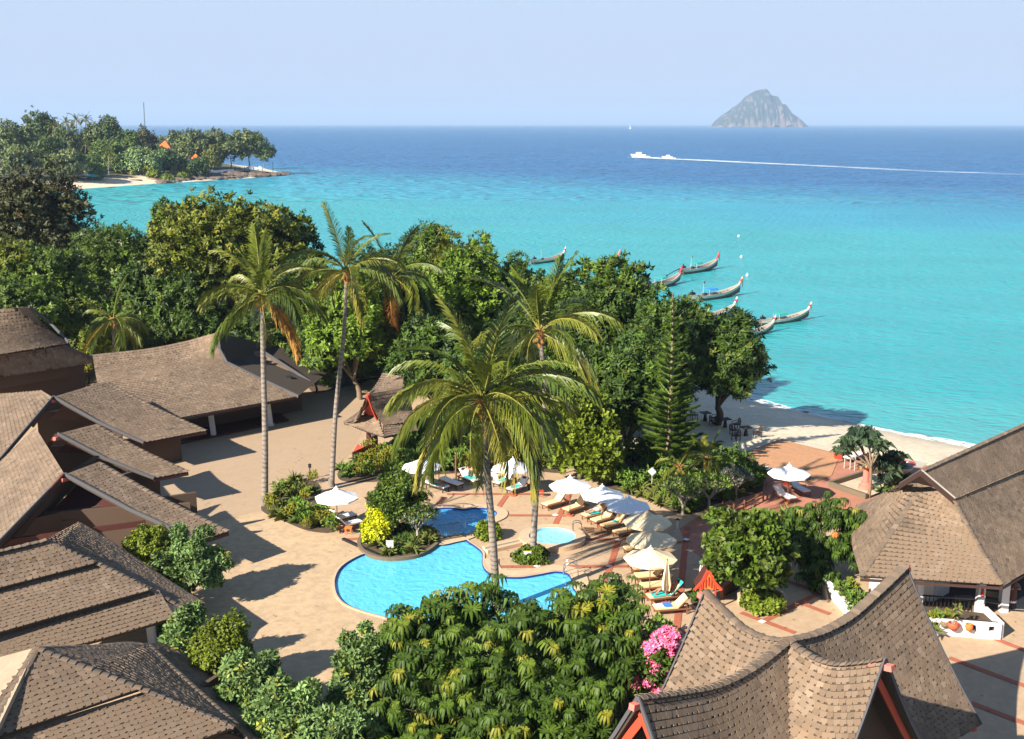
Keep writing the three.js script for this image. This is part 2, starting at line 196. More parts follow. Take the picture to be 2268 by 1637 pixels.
{ // brick strips with white tiles at the crossings
  const S = [[[1262, 1095], [1228, 1166]], [[1122, 1142], [1258, 1143]], [[1290, 1195], [1369, 1196]], [[1370, 1197], [1340, 1290]], [[1100, 1256], [1400, 1255]], [[1522, 1168], [1497, 1410]], [[1398, 1323], [1508, 1325]], [[1440, 1401], [1530, 1401]], [[1641, 1358], [1761, 1403]], [[1688, 1378], [1818, 1313]], [[1771, 1336], [1838, 1361]], [[1714, 1279], [1809, 1310]], [[2205, 1416], [2330, 1465]], [[2102, 1458], [2330, 1543]], [[2150, 1558], [2330, 1627]], [[985, 1102], [966, 1122]], [[1122, 1098], [1104, 1124]], [[990, 1095], [1204, 1095]], [[1182, 1262], [1190, 1254]], [[760, 1196], [860, 1190]], [[1455, 1205], [1530, 1200]]];
  S.forEach(([a, b], i) => struct('brick_strip', [strip(P(...a), P(...b), 0.36, 0.030 + 0.004 * (i % 3))], mat.brick));
  for (const p of [[1688, 1378], [1499, 1401], [1349, 1255], [1520, 1196], [1190, 1255], [1230, 1142], [1818, 1312], [1370, 1197]]) { const c = P(...p); struct('white_tile', [bx(0.32, 0.012, 0.32, c.x, 0.042, c.z, Math.PI / 4)], mat.tileWhite); }
}
{ // damp brown patches on the concrete beside the whirlpool
  const r = rng(91); for (const [u, v, w] of [[1318, 1176, 0.75], [1330, 1181, 0.5], [1300, 1172, 0.4], [1290, 1206, 0.35], [1345, 1200, 0.3]]) { const c = P(u, v), l = Array.from({ length: 22 }, (_, i) => { const a = i / 22 * 6.283, k = w * (0.6 + 0.7 * r()); return V(c.x + Math.cos(a) * k * 1.4, 0, c.z + Math.sin(a) * k * 0.8); }); struct('damp_patch', [sheet(smoothLoop(l, 60), 0.026 + 0.001 * (u % 3))], mat.damp); } }
// ---------- pools ----------
function pool(name, label, loop, depth, level, floorMat, cope, copeMat, waterMat = mat.poolWater) {
  const t = thing(name, label, 'pool', V(loop[0].x, 0, loop[0].z));
  part(t, 'basin', [sheet(loop, -depth), wallStrip(loop, -depth, level - 0.05)], floorMat);
  part(t, 'tile_band', [wallStrip(loop, level - 0.05, 0.07), ring(offsetLoop(loop, 0.001), offsetLoop(loop, 0.035), 0.07)], mat.navy);
  part(t, 'water', [sheet(loop, level)], waterMat);
  const o = offsetLoop(loop, cope); part(t, 'coping', [ring(offsetLoop(loop, 0.035), o, 0.074), wallStrip(o, -0.1, 0.074), wallStrip(offsetLoop(loop, 0.034), 0.0, 0.073)], copeMat); return t;
}
pool('swimming_pool', 'large kidney-shaped pool of bright blue water beside the pebble yard', mainPool, 0.9, -0.045, mat.poolTile, 0.16, mat.coping);
const up = pool('upper_pool', 'smaller upper pool of deeper blue behind the railed weir', upPool, 0.9, -0.03, mat.poolDeep, 0.16, mat.coping, mat.upperWater);
part(up, 'ledge', [slab(smoothLoop([[1000, 742], [1105, 722], [1290, 727], [1440, 724], [1470, 745], [1300, 768], [1150, 775], [1040, 780]].map(([x, y]) => Z4(x, y)), 60), -0.89, -0.10)], mat.poolLedge);
{ // broad pale copings that show on the deck
  const right = [[2035, 1285], [2000, 1230], [1990, 1175], [1965, 1142], [1900, 1130], [1780, 1150], [1650, 1168], [1530, 1160], [1450, 1135], [1412, 1090], [1410, 1045]].map(([x, y]) => Z4(x, y)), c = new THREE.CatmullRomCurve3(right).getPoints(90), t = [];
  const off = (i, d) => { const a = c[Math.max(0, i - 1)], b = c[Math.min(90, i + 1)], q = V(b.x - a.x, 0, b.z - a.z).normalize(); return V(c[i].x - q.z * d, 0, c[i].z + q.x * d); };
  const sgn = off(40, 1).x > c[40].x || off(40, 1).z < c[40].z ? 1 : -1;
  for (let i = 0; i < 90; i++) { const a = off(i, 0.17 * sgn), b = off(i + 1, 0.17 * sgn), d = off(i, 0.95 * sgn), e = off(i + 1, 0.95 * sgn); t.push(...[a, d, e, a, e, b].map((p) => p.clone().setY(0.080))); }
  struct('pool_surround', [tris(t)], mat.coping, 'broad pale curved kerb round the pool');
  struct('pool_surround', [ring(offsetLoop(upPool, 0.165), offsetLoop(upPool, 0.75), 0.076)], mat.coping);
}
{ // whirlpool
  const t = thing('whirlpool', 'round pale turquoise whirlpool with raised beige rim', 'pool', jacC);
  part(t, 'basin', [sheet(jacIn, -0.7), wallStrip(jacIn, -0.7, -0.25)], mat.poolTile);
  part(t, 'bench', [ring(jacIn, jac, -0.25), wallStrip(jac, -0.25, 0.3)], mat.poolLedge);
  part(t, 'bench_edge', [ring(offsetLoop(jacIn, -0.06), offsetLoop(jacIn, 0.03), -0.235)], mat.navy);
  part(t, 'water', [sheet(jac, 0.12)], mat.spaWater);
  const o = offsetLoop(jac, 0.62); part(t, 'rim', [ring(jac, o, 0.30), wallStrip(o, 0, 0.30)], mat.coping);
  const ch = [Z4(1420, 985), Z4(1690, 925), Z4(1700, 945), Z4(1440, 1005)]; part(t, 'channel', [sheet(ch, 0.10), wallStrip(ch, 0, 0.1)], mat.poolLedge);
  part(t, 'channel_kerb', [bar(ch[0].clone().setY(0.12), ch[1].clone().setY(0.12), 0.3, 0.24), bar(ch[3].clone().setY(0.12), ch[2].clone().setY(0.12), 0.3, 0.24)], mat.coping);
}
// ---------- roofs ----------
const shTone = [[0.168, 0.116, 0.077], [0.180, 0.124, 0.083], [0.154, 0.104, 0.068], [0.171, 0.114, 0.073], [0.196, 0.138, 0.094]];
const shSorted = [...shTone].sort((a, b) => a[0] - b[0]), shMat = shSorted.map((c) => M(...c, { roughness: 0.95 })), shAll = M(1, 1, 1, { roughness: 0.95, vertexColors: true });
// laminated shingles: a course strip with a proud tab, in four cuts
const shCuts = [[0.68, -0.05, 0.30], [0.50, 0.10, 0.28], [0.84, 0.02, 0.32], [0.60, -0.16, 0.26], [0.74, 0.08, 0.30]];
const shingleGeos = shCuts.map(([w, x, h]) => merge([bx(0.985, 1.0 - h, 0.028, 0, h / 2, 0.014), bx(w, h, 0.036, x, -0.5 + h / 2, 0.020)]));
const shingleLites = shCuts.map(([w, x, h]) => { const q = [], f = (x0, x1, y0, y1, z, sides) => { const A = V(x0, y0, z), B = V(x1, y0, z), C = V(x1, y1, z), D = V(x0, y1, z), a = V(x0, y0, 0), b = V(x1, y0, 0); q.push(A, B, C, A, C, D, a, b, B, a, B, A); if (sides) { const c = V(x1, y1, 0), d = V(x0, y1, 0); q.push(b, c, C, b, C, B, d, a, A, d, A, D); } }; f(-0.49, 0.49, -0.5 + h, 0.5, 0.028); f(x - w / 2, x + w / 2, -0.5, -0.5 + h, 0.036, true); return tris(q); });
const resample = (pts, n) => { const c = pts.length > 2 ? new THREE.CatmullRomCurve3(pts) : new THREE.LineCurve3(pts[0], pts[1]); return c.getSpacedPoints(n); };
// a slope between an eave line and a ridge line; sag gives the hollow Thai profile
function roofSlope(t, eave, ridge, o = {}) {
  const n = 28, m = 14, E = resample(eave, n), Rg = resample(ridge, n), sag = o.sag ?? 0, th = o.th ?? 0.14;
  const S = (s, q) => { const i = Math.min(n - 1, Math.floor(s * n)), f = s * n - i, e = E[i].clone().lerp(E[i + 1], f), r = Rg[i].clone().lerp(Rg[i + 1], f), p = e.lerp(r, q); p.y -= sag * 4 * q * (1 - q) * (1 - 0.0); return p; };
  const grid = []; for (let j = 0; j <= m; j++) { grid.push([]); for (let i = 0; i <= n; i++) grid[j].push(S(i / n, j / m)); }
  const nAt = (s, q) => { const e = 0.01, a = S(Math.min(1, s + e), q).sub(S(Math.max(0, s - e), q)), b = S(s, Math.min(1, q + e)).sub(S(s, Math.max(0, q - e))); if (a.length() < 1e-5) a.copy(S(1, 0.3).sub(S(0, 0.3))); const k = a.clone().cross(b).normalize(); return k.y < 0 ? k.negate() : k; };
  const T = [], quad = (a, b, c, d) => T.push(a, b, c, a, c, d);
  const low = grid.map((row, j) => row.map((p, i) => p.clone().addScaledVector(nAt(clamp(i / n, 0.02, 0.98), clamp(j / m, 0.02, 0.97)), -th)));
  for (let j = 0; j < m; j++) for (let i = 0; i < n; i++) { quad(grid[j][i], grid[j][i + 1], grid[j + 1][i + 1], grid[j + 1][i]); quad(low[j][i], low[j + 1][i], low[j + 1][i + 1], low[j][i + 1]); }
  for (let i = 0; i < n; i++) { quad(low[0][i], low[0][i + 1], grid[0][i + 1], grid[0][i]); quad(grid[m][i], grid[m][i + 1], low[m][i + 1], low[m][i]); }
  for (let j = 0; j < m; j++) { quad(grid[j][0], grid[j + 1][0], low[j + 1][0], low[j][0]); quad(grid[j + 1][n], grid[j][n], low[j][n], low[j + 1][n]); }
  const slope = part(t, 'roof_slope', [tris(T)], o.plain ?? mat.roofBase); if (o.label) slope.userData.label = o.label;
  if (o.plain) return { S, nAt, slope };
  // courses of shingles
  const pitch = o.pitch ?? 0.27, wid = o.wid ?? 0.30, list = t.userShingles ??= [], r = rng(o.seed ?? list.length + 7);
  let len = 0; for (let j = 0; j < 20; j++) len += S(0.5, j / 20).distanceTo(S(0.5, (j + 1) / 20)); const rows = Math.max(2, Math.round(len / pitch));
  for (let j = 0; j < rows; j++) { const q = (j + 0.5) / rows; let L = 0; for (let i = 0; i < 12; i++) L += S(i / 12, q).distanceTo(S((i + 1) / 12, q)); const k = Math.max(1, Math.round(L / wid)); 
    const off = (((j % 2) * 0.5 + (r() - 0.5) * 0.3) % 1 + 1) % 1 - 1;
    for (let i = 0; i <= k; i++) { const s0 = Math.max(0, (i + off) / k), s1 = Math.min(1, (i + 1 + off) / k); if (s1 - s0 < 0.12 / k) continue; const s = (s0 + s1) / 2, c = S(s, q), ax = S(s1, q).sub(S(s0, q)), w = ax.length(); if (w < 0.02) continue; ax.normalize(); const up = S(s, Math.min(1, q + 0.02)).sub(S(s, Math.max(0, q - 0.02))).normalize(), nn = ax.clone().cross(up).normalize(); if (nn.y < 0) { nn.negate(); ax.negate(); } up.copy(nn).cross(ax).normalize();
      const jit = 0.97 + 0.06 * r();
      const mm = new THREE.Matrix4().makeBasis(ax.clone().multiplyScalar(w * jit), up.clone().multiplyScalar(len / rows * 1.02), nn.clone().multiplyScalar(0.8 + 0.45 * r())).setPosition(c.clone().addScaledVector(nn, 0.004));
      list.push({ cut: Math.floor(r() * 5), mm, c, slope, tone: Math.floor(r() * 5), k: (0.92 + 0.16 * r()) * (1 + 0.45 * fbm(c.x / 2.2, c.y / 1.5, c.z / 2.2) + 0.35 * fbm(c.x / 0.5, c.y / 0.5, c.z / 0.5, 2)) * (r() < 0.03 ? 0.7 : 1) }); } }
  return { S, nAt, slope };
}
// the nearest 300 shingles of a house are pieces of their own, the rest one part
function finishShingles(t, single = 300) {
  const l = t.userShingles ?? []; delete t.userShingles; const eye = camera.position; for (const s of l) s.d = s.c.distanceTo(eye) + (inFrame(s.c, -5) ? 0 : 1e4); l.sort((a, b) => a.d - b.d);
  const off = new THREE.Matrix4().makeTranslation(-t.position.x, -t.position.y, -t.position.z), own = l.slice(0, single), rest = l.slice(single);
  for (const s of own) { const m = shadow(new THREE.Mesh(shingleGeos[s.cut], shMat[clamp(Math.round(2 + (s.k - 1) * 9), 0, 4)])); m.name = 'shingle'; off.clone().multiply(s.mm).decompose(m.position, m.quaternion, m.scale); s.slope.add(m); }
  if (rest.length) { const n = shingleLites[0].attributes.position.count, pos = new Float32Array(rest.length * n * 3), nor = new Float32Array(rest.length * n * 3), col = new Float32Array(rest.length * n * 3), v = V(0, 0, 0), M3 = new THREE.Matrix3();
    rest.forEach((s, i) => { const mm = off.clone().multiply(s.mm); M3.getNormalMatrix(mm); const c = shTone[s.tone], P0 = shingleLites[s.cut].attributes.position.array, N0 = shingleLites[s.cut].attributes.normal.array; for (let j = 0; j < n; j++) { const o = (i * n + j) * 3; v.fromArray(P0, j * 3).applyMatrix4(mm).toArray(pos, o); v.fromArray(N0, j * 3).applyMatrix3(M3).normalize().toArray(nor, o); for (let k = 0; k < 3; k++) col[o + k] = c[k] * s.k; } });
    const g = new THREE.BufferGeometry(); g.setAttribute('position', new THREE.BufferAttribute(pos, 3)); g.setAttribute('normal', new THREE.BufferAttribute(nor, 3)); g.setAttribute('color', new THREE.BufferAttribute(col, 3)); const m = shadow(new THREE.Mesh(g, shAll)); m.name = 'shingles'; m.userData.kind = 'stuff'; t.add(m); finishShingles.n = (finishShingles.n ?? 0) + rest.length; }
}
function ridgeTiles(t, pts, step = 0.30, w = 0.34) { const c = new THREE.CatmullRomCurve3(pts), n = Math.max(2, Math.round(c.getLength() / step)), P0 = c.getSpacedPoints(n), g = ridgeTiles.g ??= (() => { const s = new THREE.Shape(); s.moveTo(-0.5, -0.22); s.quadraticCurveTo(0, 0.34, 0.5, -0.22); s.lineTo(0.44, -0.26); s.quadraticCurveTo(0, 0.22, -0.44, -0.26); const e = new THREE.ExtrudeGeometry(s, { depth: 1, bevelEnabled: false, curveSegments: 4 }); e.translate(0, 0, -0.5); return clean(e); })();
  for (let i = 0; i < n; i++) { const a = P0[i], b = P0[i + 1]; if (!inFrame(a, 60)) continue; const m = shadow(new THREE.Mesh(g, i % 3 ? mat.cap : shMat[i % 5])); m.name = 'ridge_tile'; m.position.copy(a).lerp(b, 0.5).sub(t.position).add(V(0, 0.03 + 0.02 * (i % 2), 0)); m.lookAt(b.clone().sub(t.position).add(V(0, 0.06, 0))); m.position.copy(a).lerp(b, 0.5).sub(t.position).add(V(0, 0.04, 0)); m.scale.set(w, w * 0.5, a.distanceTo(b) * 1.06); t.add(m); } }
function verge(t, pts, w = 0.10, h = 0.24, m = mat.verge, name = 'bargeboard') { const g = []; for (let i = 0; i < pts.length - 1; i++) g.push(bar(pts[i], pts[i + 1], w, h)); return part(t, name, g, m); }
function wallLine(t, pts, y0, y1, th, m, name = 'wall') { const g = []; for (let i = 0; i < pts.length - 1; i++) { const a = pts[i], b = pts[i + 1], l = Math.hypot(b.x - a.x, b.z - a.z); g.push(bx(l, y1 - y0, th, (a.x + b.x) / 2, (y0 + y1) / 2, (a.z + b.z) / 2, -Math.atan2(b.z - a.z, b.x - a.x))); } return part(t, name, g, m); }
function gablePanel(t, apex, left, right, back, m = mat.redDark, name = 'gable_panel') { const b = V(back[0], 0, back[1]), q = [apex, left, right].map((p) => p.clone().add(b)); const mid = q[0].clone().add(q[1]).add(q[2]).multiplyScalar(1 / 3); q.forEach((x, i) => { x.lerp(mid, 0.10); if (!i) x.y -= 0.45; }); const f = V(back[0], 0, back[1]).normalize().multiplyScalar(0.08), z = q.map((p) => p.clone().add(f)); return part(t, name, [tris([q[0], q[1], q[2], z[0], z[2], z[1], q[0], z[0], z[1], q[0], z[1], q[1], q[1], z[1], z[2], q[1], z[2], q[2], q[2], z[2], z[0], q[2], z[0], q[0]])], m); }
function finial(t, p, dir, m = mat.pink) { const d = V(dir[0], 0, dir[1]).normalize(); part(t, 'bracket', [bar(p.clone().addScaledVector(d, -0.5).add(V(0, -0.35, 0)), p.clone().addScaledVector(d, 0.35).add(V(0, -0.22, 0)), 0.22, 0.2)], m); }

// ---------- left halls ----------
{ // two-tier hall at the far left
  const a = thing('shingled_hall', 'two-tiered shingle roof hall at the far left edge, highest of the halls', 'building', P(-60, 860));
  roofSlope(a, [P(-160, 812, 6.3), P(152, 758, 6.3)], [P(-160, 692, 9.6), P(-20, 686, 9.7), P(64, 679, 9.8)], { sag: 0.5 });
  roofSlope(a, [P(-160, 860, 4.2), P(222, 800, 4.2)], [P(-160, 812, 6.0), P(140, 766, 6.0)], { sag: 0.15 });
  verge(a, [P(64, 679, 9.9), P(110, 714, 7.9), P(152, 758, 6.4)]); verge(a, [P(140, 766, 6.05), P(222, 800, 4.25)]);
  wallLine(a, [P(-160, 820, 5.6), P(128, 776, 5.6)].map((p) => p.add(V(0.5, 0, -1.2))), 3, 6.2, 0.2, mat.wallDark);
  const pl = [P(-160, 880, 3.4), P(196, 818, 3.4)].map((p) => p.add(V(-0.8, 0, -1.0))); wallLine(a, pl, 0, 4.1, 0.2, mat.wallDark);
  for (const u of [10, 70, 95]) { const p = P(u, 785 - (u - 10) * 0.16, 6.2); part(a, 'strut', [bar(p.clone().add(V(0, -0.6, -0.6)), p.clone().add(V(0.2, 0.1, 0.1)), 0.12)], mat.darkWood); }
  finishShingles(a, 0);
}
{ // long pavilion with a sweeping ridge
  const b = thing('shingled_pavilion', 'long pavilion with sweeping upturned ridge and white leaning columns', 'pavilion', P(475, 967));
  const mid = [P(215, 846, 4.3), P(380, 826, 4.55), P(502, 803, 4.8)];
  roofSlope(b, mid, [P(205, 786, 6.0), P(330, 772, 6.1), P(410, 756, 6.4), P(452, 745, 6.9), P(481, 737, 7.3)], { sag: 0.25 });
  roofSlope(b, [P(290, 948, 2.5), P(419, 922, 2.5), P(660, 878, 2.5)], mid, { sag: 0.1 });
  verge(b, [P(481, 737, 7.35), P(486, 772, 6.0), P(503, 803, 4.85)]); verge(b, [P(503, 803, 4.85), P(575, 838, 3.6), P(661, 878, 2.55)]);
  // end of the roof away from the camera
  const e0 = P(481, 737, 7.2), e1 = P(503, 803, 4.7), e2 = P(660, 878, 2.4); part(b, 'end_slope', [tris([e0, e1, e1.clone().add(V(3, -0.2, -8)), e1, e2, e2.clone().add(V(1, 0, -9)), e1, e2.clone().add(V(1, 0, -9)), e1.clone().add(V(3, -0.2, -8))])], mat.roofBase);
  const w = [P(390, 985), P(480, 968), P(668, 930)].map((p) => p.add(V(-0.6, 0, -3.4))); wallLine(b, w, 0, 2.6, 0.2, mat.wallDark);
  part(b, 'floor', [slab([P(400, 985), P(480, 969), P(640, 934), P(600, 905), P(330, 955)], 0.02, 0.16)], mat.redDark);
  for (const [u, v] of [[474, 967], [600, 943], [626, 906]]) { const p = P(u, v), q = p.clone().add(V(-0.28, 2.45, -0.2)); part(b, 'column', [bar(p, q, 0.36, 0.36), bx(0.5, 0.14, 0.5, p.x, 0.07, p.z)], mat.white); }
  part(b, 'eave_board', [bar(P(300, 950, 2.36), P(660, 880, 2.36), 0.08, 0.2)], mat.darkWood);
  for (const [u, v] of [[510, 952], [545, 945]]) { const p = P(u, v); part(b, 'door', [bx(1.1, 2.1, 0.08, p.x, 1.06, p.z - 3.2, 0.5)], mat.redDark); }
  finishShingles(b, 0);
}
{ // low roof behind it
  const c = thing('shingled_annex', 'low dark shingle roof tucked behind the sweeping pavilion', 'building', P(600, 862));
  roofSlope(c, [P(560, 864, 2.4), P(688, 846, 2.4)], [P(470, 786, 4.8), P(582, 778, 4.8)], { sag: 0.15 }); verge(c, [P(582, 778, 4.9), P(688, 846, 2.45)]);
  wallLine(c, [P(560, 884), P(690, 862)].map((p) => p.add(V(-0.5, 0, -1))), 0, 2.5, 0.2, mat.wallDark); part(c, 'vent', [bx(0.5, 0.4, 0.5, P(640, 838, 3.0).x, 3.0, P(640, 838, 3.0).z)], mat.black);
  finishShingles(c, 0);
}
const gableHalls = [
  ['gabled_hall', 'farthest of the three gabled halls stepping down at the left, under the two-tier roof', [118, 880, 5.5], [71, 944, 3.2], [208, 949, 3.1], [233, 845, 5.5], [457, 954, 2.5], [318, 980, 2.5], [[90, 866, 5.5], [118, 880, 5.5], [-80, 1112, 1.8], [-80, 876, 4.6]]],
  ['gabled_hall', 'middle of the three gabled halls stepping down at the left', [127, 962, 5.0], [84, 1020, 3.2], [216, 1020, 2.9], [212, 940, 5.0], [417, 1045, 2.3], [341, 1059, 2.3], [[78, 948, 4.95], [143, 1052, 4.9], [-80, 1282, 1.8], [-80, 1097, 1.8]]],
  ['gabled_hall', 'nearest of the three gabled halls, its wide dark gable above the tiered roof', [143, 1052, 5.0], [0, 1212, 2.2], [330, 1170, 2.6], [218, 1024, 5.0], [506, 1177, 2.2], [442, 1198, 2.2], null],
];
for (const [nm, label, ap, lf, rt, rR, eR, eL, west] of gableHalls) {
  const t = thing(nm, label, 'building', P(eL[0], eL[1] + 20)); const p = (q) => P(...q), A = p(ap);
  roofSlope(t, [p(eL), p(eR)], [A, p(rR)], { sag: 0.22 });
  if (west) { const [a, b, c, d] = west.map(p); roofSlope(t, [d, c], [a, b], { sag: 0.05, pitch: 0.3 }); verge(t, [b.clone().add(V(0, 0.06, 0)), b.clone().lerp(c, 0.5).add(V(0, 0.06, 0)), c.clone().add(V(0, 0.06, 0))], 0.08, 0.16); }
  verge(t, [A.clone().add(V(0, 0.06, 0)), A.clone().lerp(p(eL), 0.5).add(V(0, -0.16, 0)), p(eL)], 0.12, 0.2); ridgeTiles(t, [p(rR), p(rR).lerp(p(eR), 0.5).add(V(0, -0.16, 0)), p(eR)], 0.4, 0.4);
  if (!west) { const b = V(0.5, 0, -4); roofSlope(t, [p(lf), p(lf).add(b)], [A.clone().add(V(0, -0.05, -0.05)), A.clone().add(b)]); }  // unseen far slope, added to keep the sun out of this gable
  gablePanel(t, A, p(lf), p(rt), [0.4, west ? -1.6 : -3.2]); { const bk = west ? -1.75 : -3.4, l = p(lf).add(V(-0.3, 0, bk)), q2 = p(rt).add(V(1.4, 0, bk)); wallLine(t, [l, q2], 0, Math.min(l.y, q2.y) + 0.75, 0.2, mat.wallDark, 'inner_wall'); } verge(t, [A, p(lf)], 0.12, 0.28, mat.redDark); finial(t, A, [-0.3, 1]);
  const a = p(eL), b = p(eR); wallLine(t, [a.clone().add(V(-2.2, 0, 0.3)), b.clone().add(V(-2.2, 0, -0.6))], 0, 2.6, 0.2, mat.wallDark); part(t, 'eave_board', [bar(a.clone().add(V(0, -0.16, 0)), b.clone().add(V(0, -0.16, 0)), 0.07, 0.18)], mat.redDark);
  finishShingles(t, 0);
}
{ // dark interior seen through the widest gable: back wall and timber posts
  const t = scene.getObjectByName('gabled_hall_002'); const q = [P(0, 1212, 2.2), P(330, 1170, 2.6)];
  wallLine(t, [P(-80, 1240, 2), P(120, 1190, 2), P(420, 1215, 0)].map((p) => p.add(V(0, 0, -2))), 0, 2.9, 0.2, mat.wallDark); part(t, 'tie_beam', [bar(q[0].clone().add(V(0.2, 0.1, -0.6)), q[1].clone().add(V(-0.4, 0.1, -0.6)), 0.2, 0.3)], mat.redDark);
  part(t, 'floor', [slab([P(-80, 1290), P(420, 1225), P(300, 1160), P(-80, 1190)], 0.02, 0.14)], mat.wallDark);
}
{ // tiered hip roof, lower left
  const t = thing('tiered_hall', 'hall at the lower left with three stepped shingle roof tiers', 'building', P(150, 1440));
  const up = (p, d = 0.55) => p.clone().add(V(-0.1, -0.28 + 0.12, -d));
  const r1 = [P(-160, 1256, 5.5), P(101, 1196, 5.5)], e1 = [P(-160, 1343, 4.4), P(213, 1247, 4.4)], e2 = [P(-160, 1446, 3.4), P(334, 1307, 3.4)], e3 = [P(-160, 1500, 2.4), P(190, 1425, 2.4), P(388, 1368, 2.4)];
  roofSlope(t, e1, r1, { wid: 0.28, pitch: 0.23 }); roofSlope(t, e2, e1.map((p) => p.clone().add(V(0, -0.22, -0.5))), { wid: 0.28, pitch: 0.23 }); roofSlope(t, e3, [e2[0].clone().add(V(0, -0.22, -0.5)), e2[0].clone().lerp(e2[1], 0.6).add(V(0, -0.22, -0.5)), e2[1].clone().add(V(0.2, -0.22, -0.5))], { wid: 0.28, pitch: 0.23 });
  const hr = [P(101, 1196, 5.5), P(213, 1246, 4.35), P(334, 1306, 3.3), P(402, 1344, 2.45)];
  roofSlope(t, [hr[0], hr[1].clone().add(V(0.1, -0.2, -0.2)), hr[2].clone().add(V(0.1, -0.2, -0.2)), hr[3]], [P(178, 1157, 3.0), P(250, 1202, 2.8), P(360, 1278, 2.4), P(452, 1338, 2.1)], { sag: 0 });
  for (let i = 0; i < 3; i++) ridgeTiles(t, [hr[i], hr[i].clone().lerp(hr[i + 1], 0.5), hr[i + 1]], 0.32, 0.36);
  ridgeTiles(t, [P(-160, 1256, 5.55), P(0, 1220, 5.55), P(101, 1196, 5.55)], 0.4); verge(t, [P(388, 1368, 2.35), P(402, 1344, 2.4)]);
  for (const [u, v] of [[-60, 1520], [340, 1440], [386, 1400]]) { const p = P(u, v); part(t, 'column', [bar(p, p.clone().add(V(-0.15, 2.35, -0.1)), 0.34, 0.34)], mat.white); }
  wallLine(t, [P(-160, 1500, 0), P(200, 1440, 0), P(380, 1385, 0)].map((p) => p.add(V(-0.4, 0, -2.6))), 0, 2.5, 0.2, mat.wallDark);
  finishShingles(t, 300);
}
{ // nearest hip roof, bottom left corner
  const t = thing('hip_roofed_hall', 'nearest hall in the bottom left corner with a pale hip and dark far slope', 'building', P(150, 1700));
  const A = P(80, 1435, 5.5), h1 = P(313, 1525, 4.0), h2 = P(519, 1611, 2.6), top = P(326, 1428, 2.6);
  roofSlope(t, [P(-90, 1660, 4.0), h1], [P(78, 1437, 5.48), A], { wid: 0.28, pitch: 0.23, sag: 0.02 });
  roofSlope(t, [P(-90, 1812, 2.7), P(300, 1690, 2.62), h2], [P(-90, 1660, 3.75), P(120, 1596, 3.75), h1.clone().add(V(0.2, -0.25, -0.3))], { wid: 0.28, pitch: 0.23 });
  roofSlope(t, [P(-90, 1812, 1.6), P(300, 1705, 1.6), P(560, 1640, 1.6)], [P(-90, 1800, 2.35), P(300, 1680, 2.35), P(500, 1620, 2.35)], { wid: 0.28, pitch: 0.23 });
  roofSlope(t, [P(-90, 1480, 4.2), P(-90, 1790, 3.4)], [A.clone().add(V(-0.05, 0, -0.02)), P(77, 1440, 5.46)], { sag: 0, plain: mat.cap2, label: 'pale smooth hip face' });
  roofSlope(t, [A.clone().add(V(0.06, -0.02, 0)), h1.clone().add(V(0.06, -0.02, 0)), h2], [P(200, 1431, 4.0), top, P(400, 1498, 2.5), P(522, 1606, 2.4)], { sag: 0 });
  roofSlope(t, [P(345, 1455, 2.4), P(430, 1540, 2.3), P(530, 1618, 2.1), P(600, 1700, 1.6)], [P(334, 1430, 2.3), P(371, 1427, 1.7), P(500, 1530, 1.4), P(648, 1640, 1.1)], { sag: 0 });
  for (const [a, b] of [[A, h1], [h1, h2]]) ridgeTiles(t, [a, a.clone().lerp(b, 0.5), b], 0.32, 0.36); ridgeTiles(t, [A, P(20, 1545, 4.7), P(-70, 1700, 3.9)], 0.36, 0.34); ridgeTiles(t, [A, P(200, 1431, 4.05), top], 0.36, 0.3); ridgeTiles(t, [top, P(400, 1498, 2.55), P(522, 1606, 2.45)], 0.36, 0.3);
  wallLine(t, [P(-90, 1820, 0), P(300, 1720, 0), P(480, 1660, 0), P(560, 1600, 0)].map((p) => p.add(V(-1, 0, -1.5))), 0, 2.0, 0.2, mat.wallDark);
  finishShingles(t, 300);
}
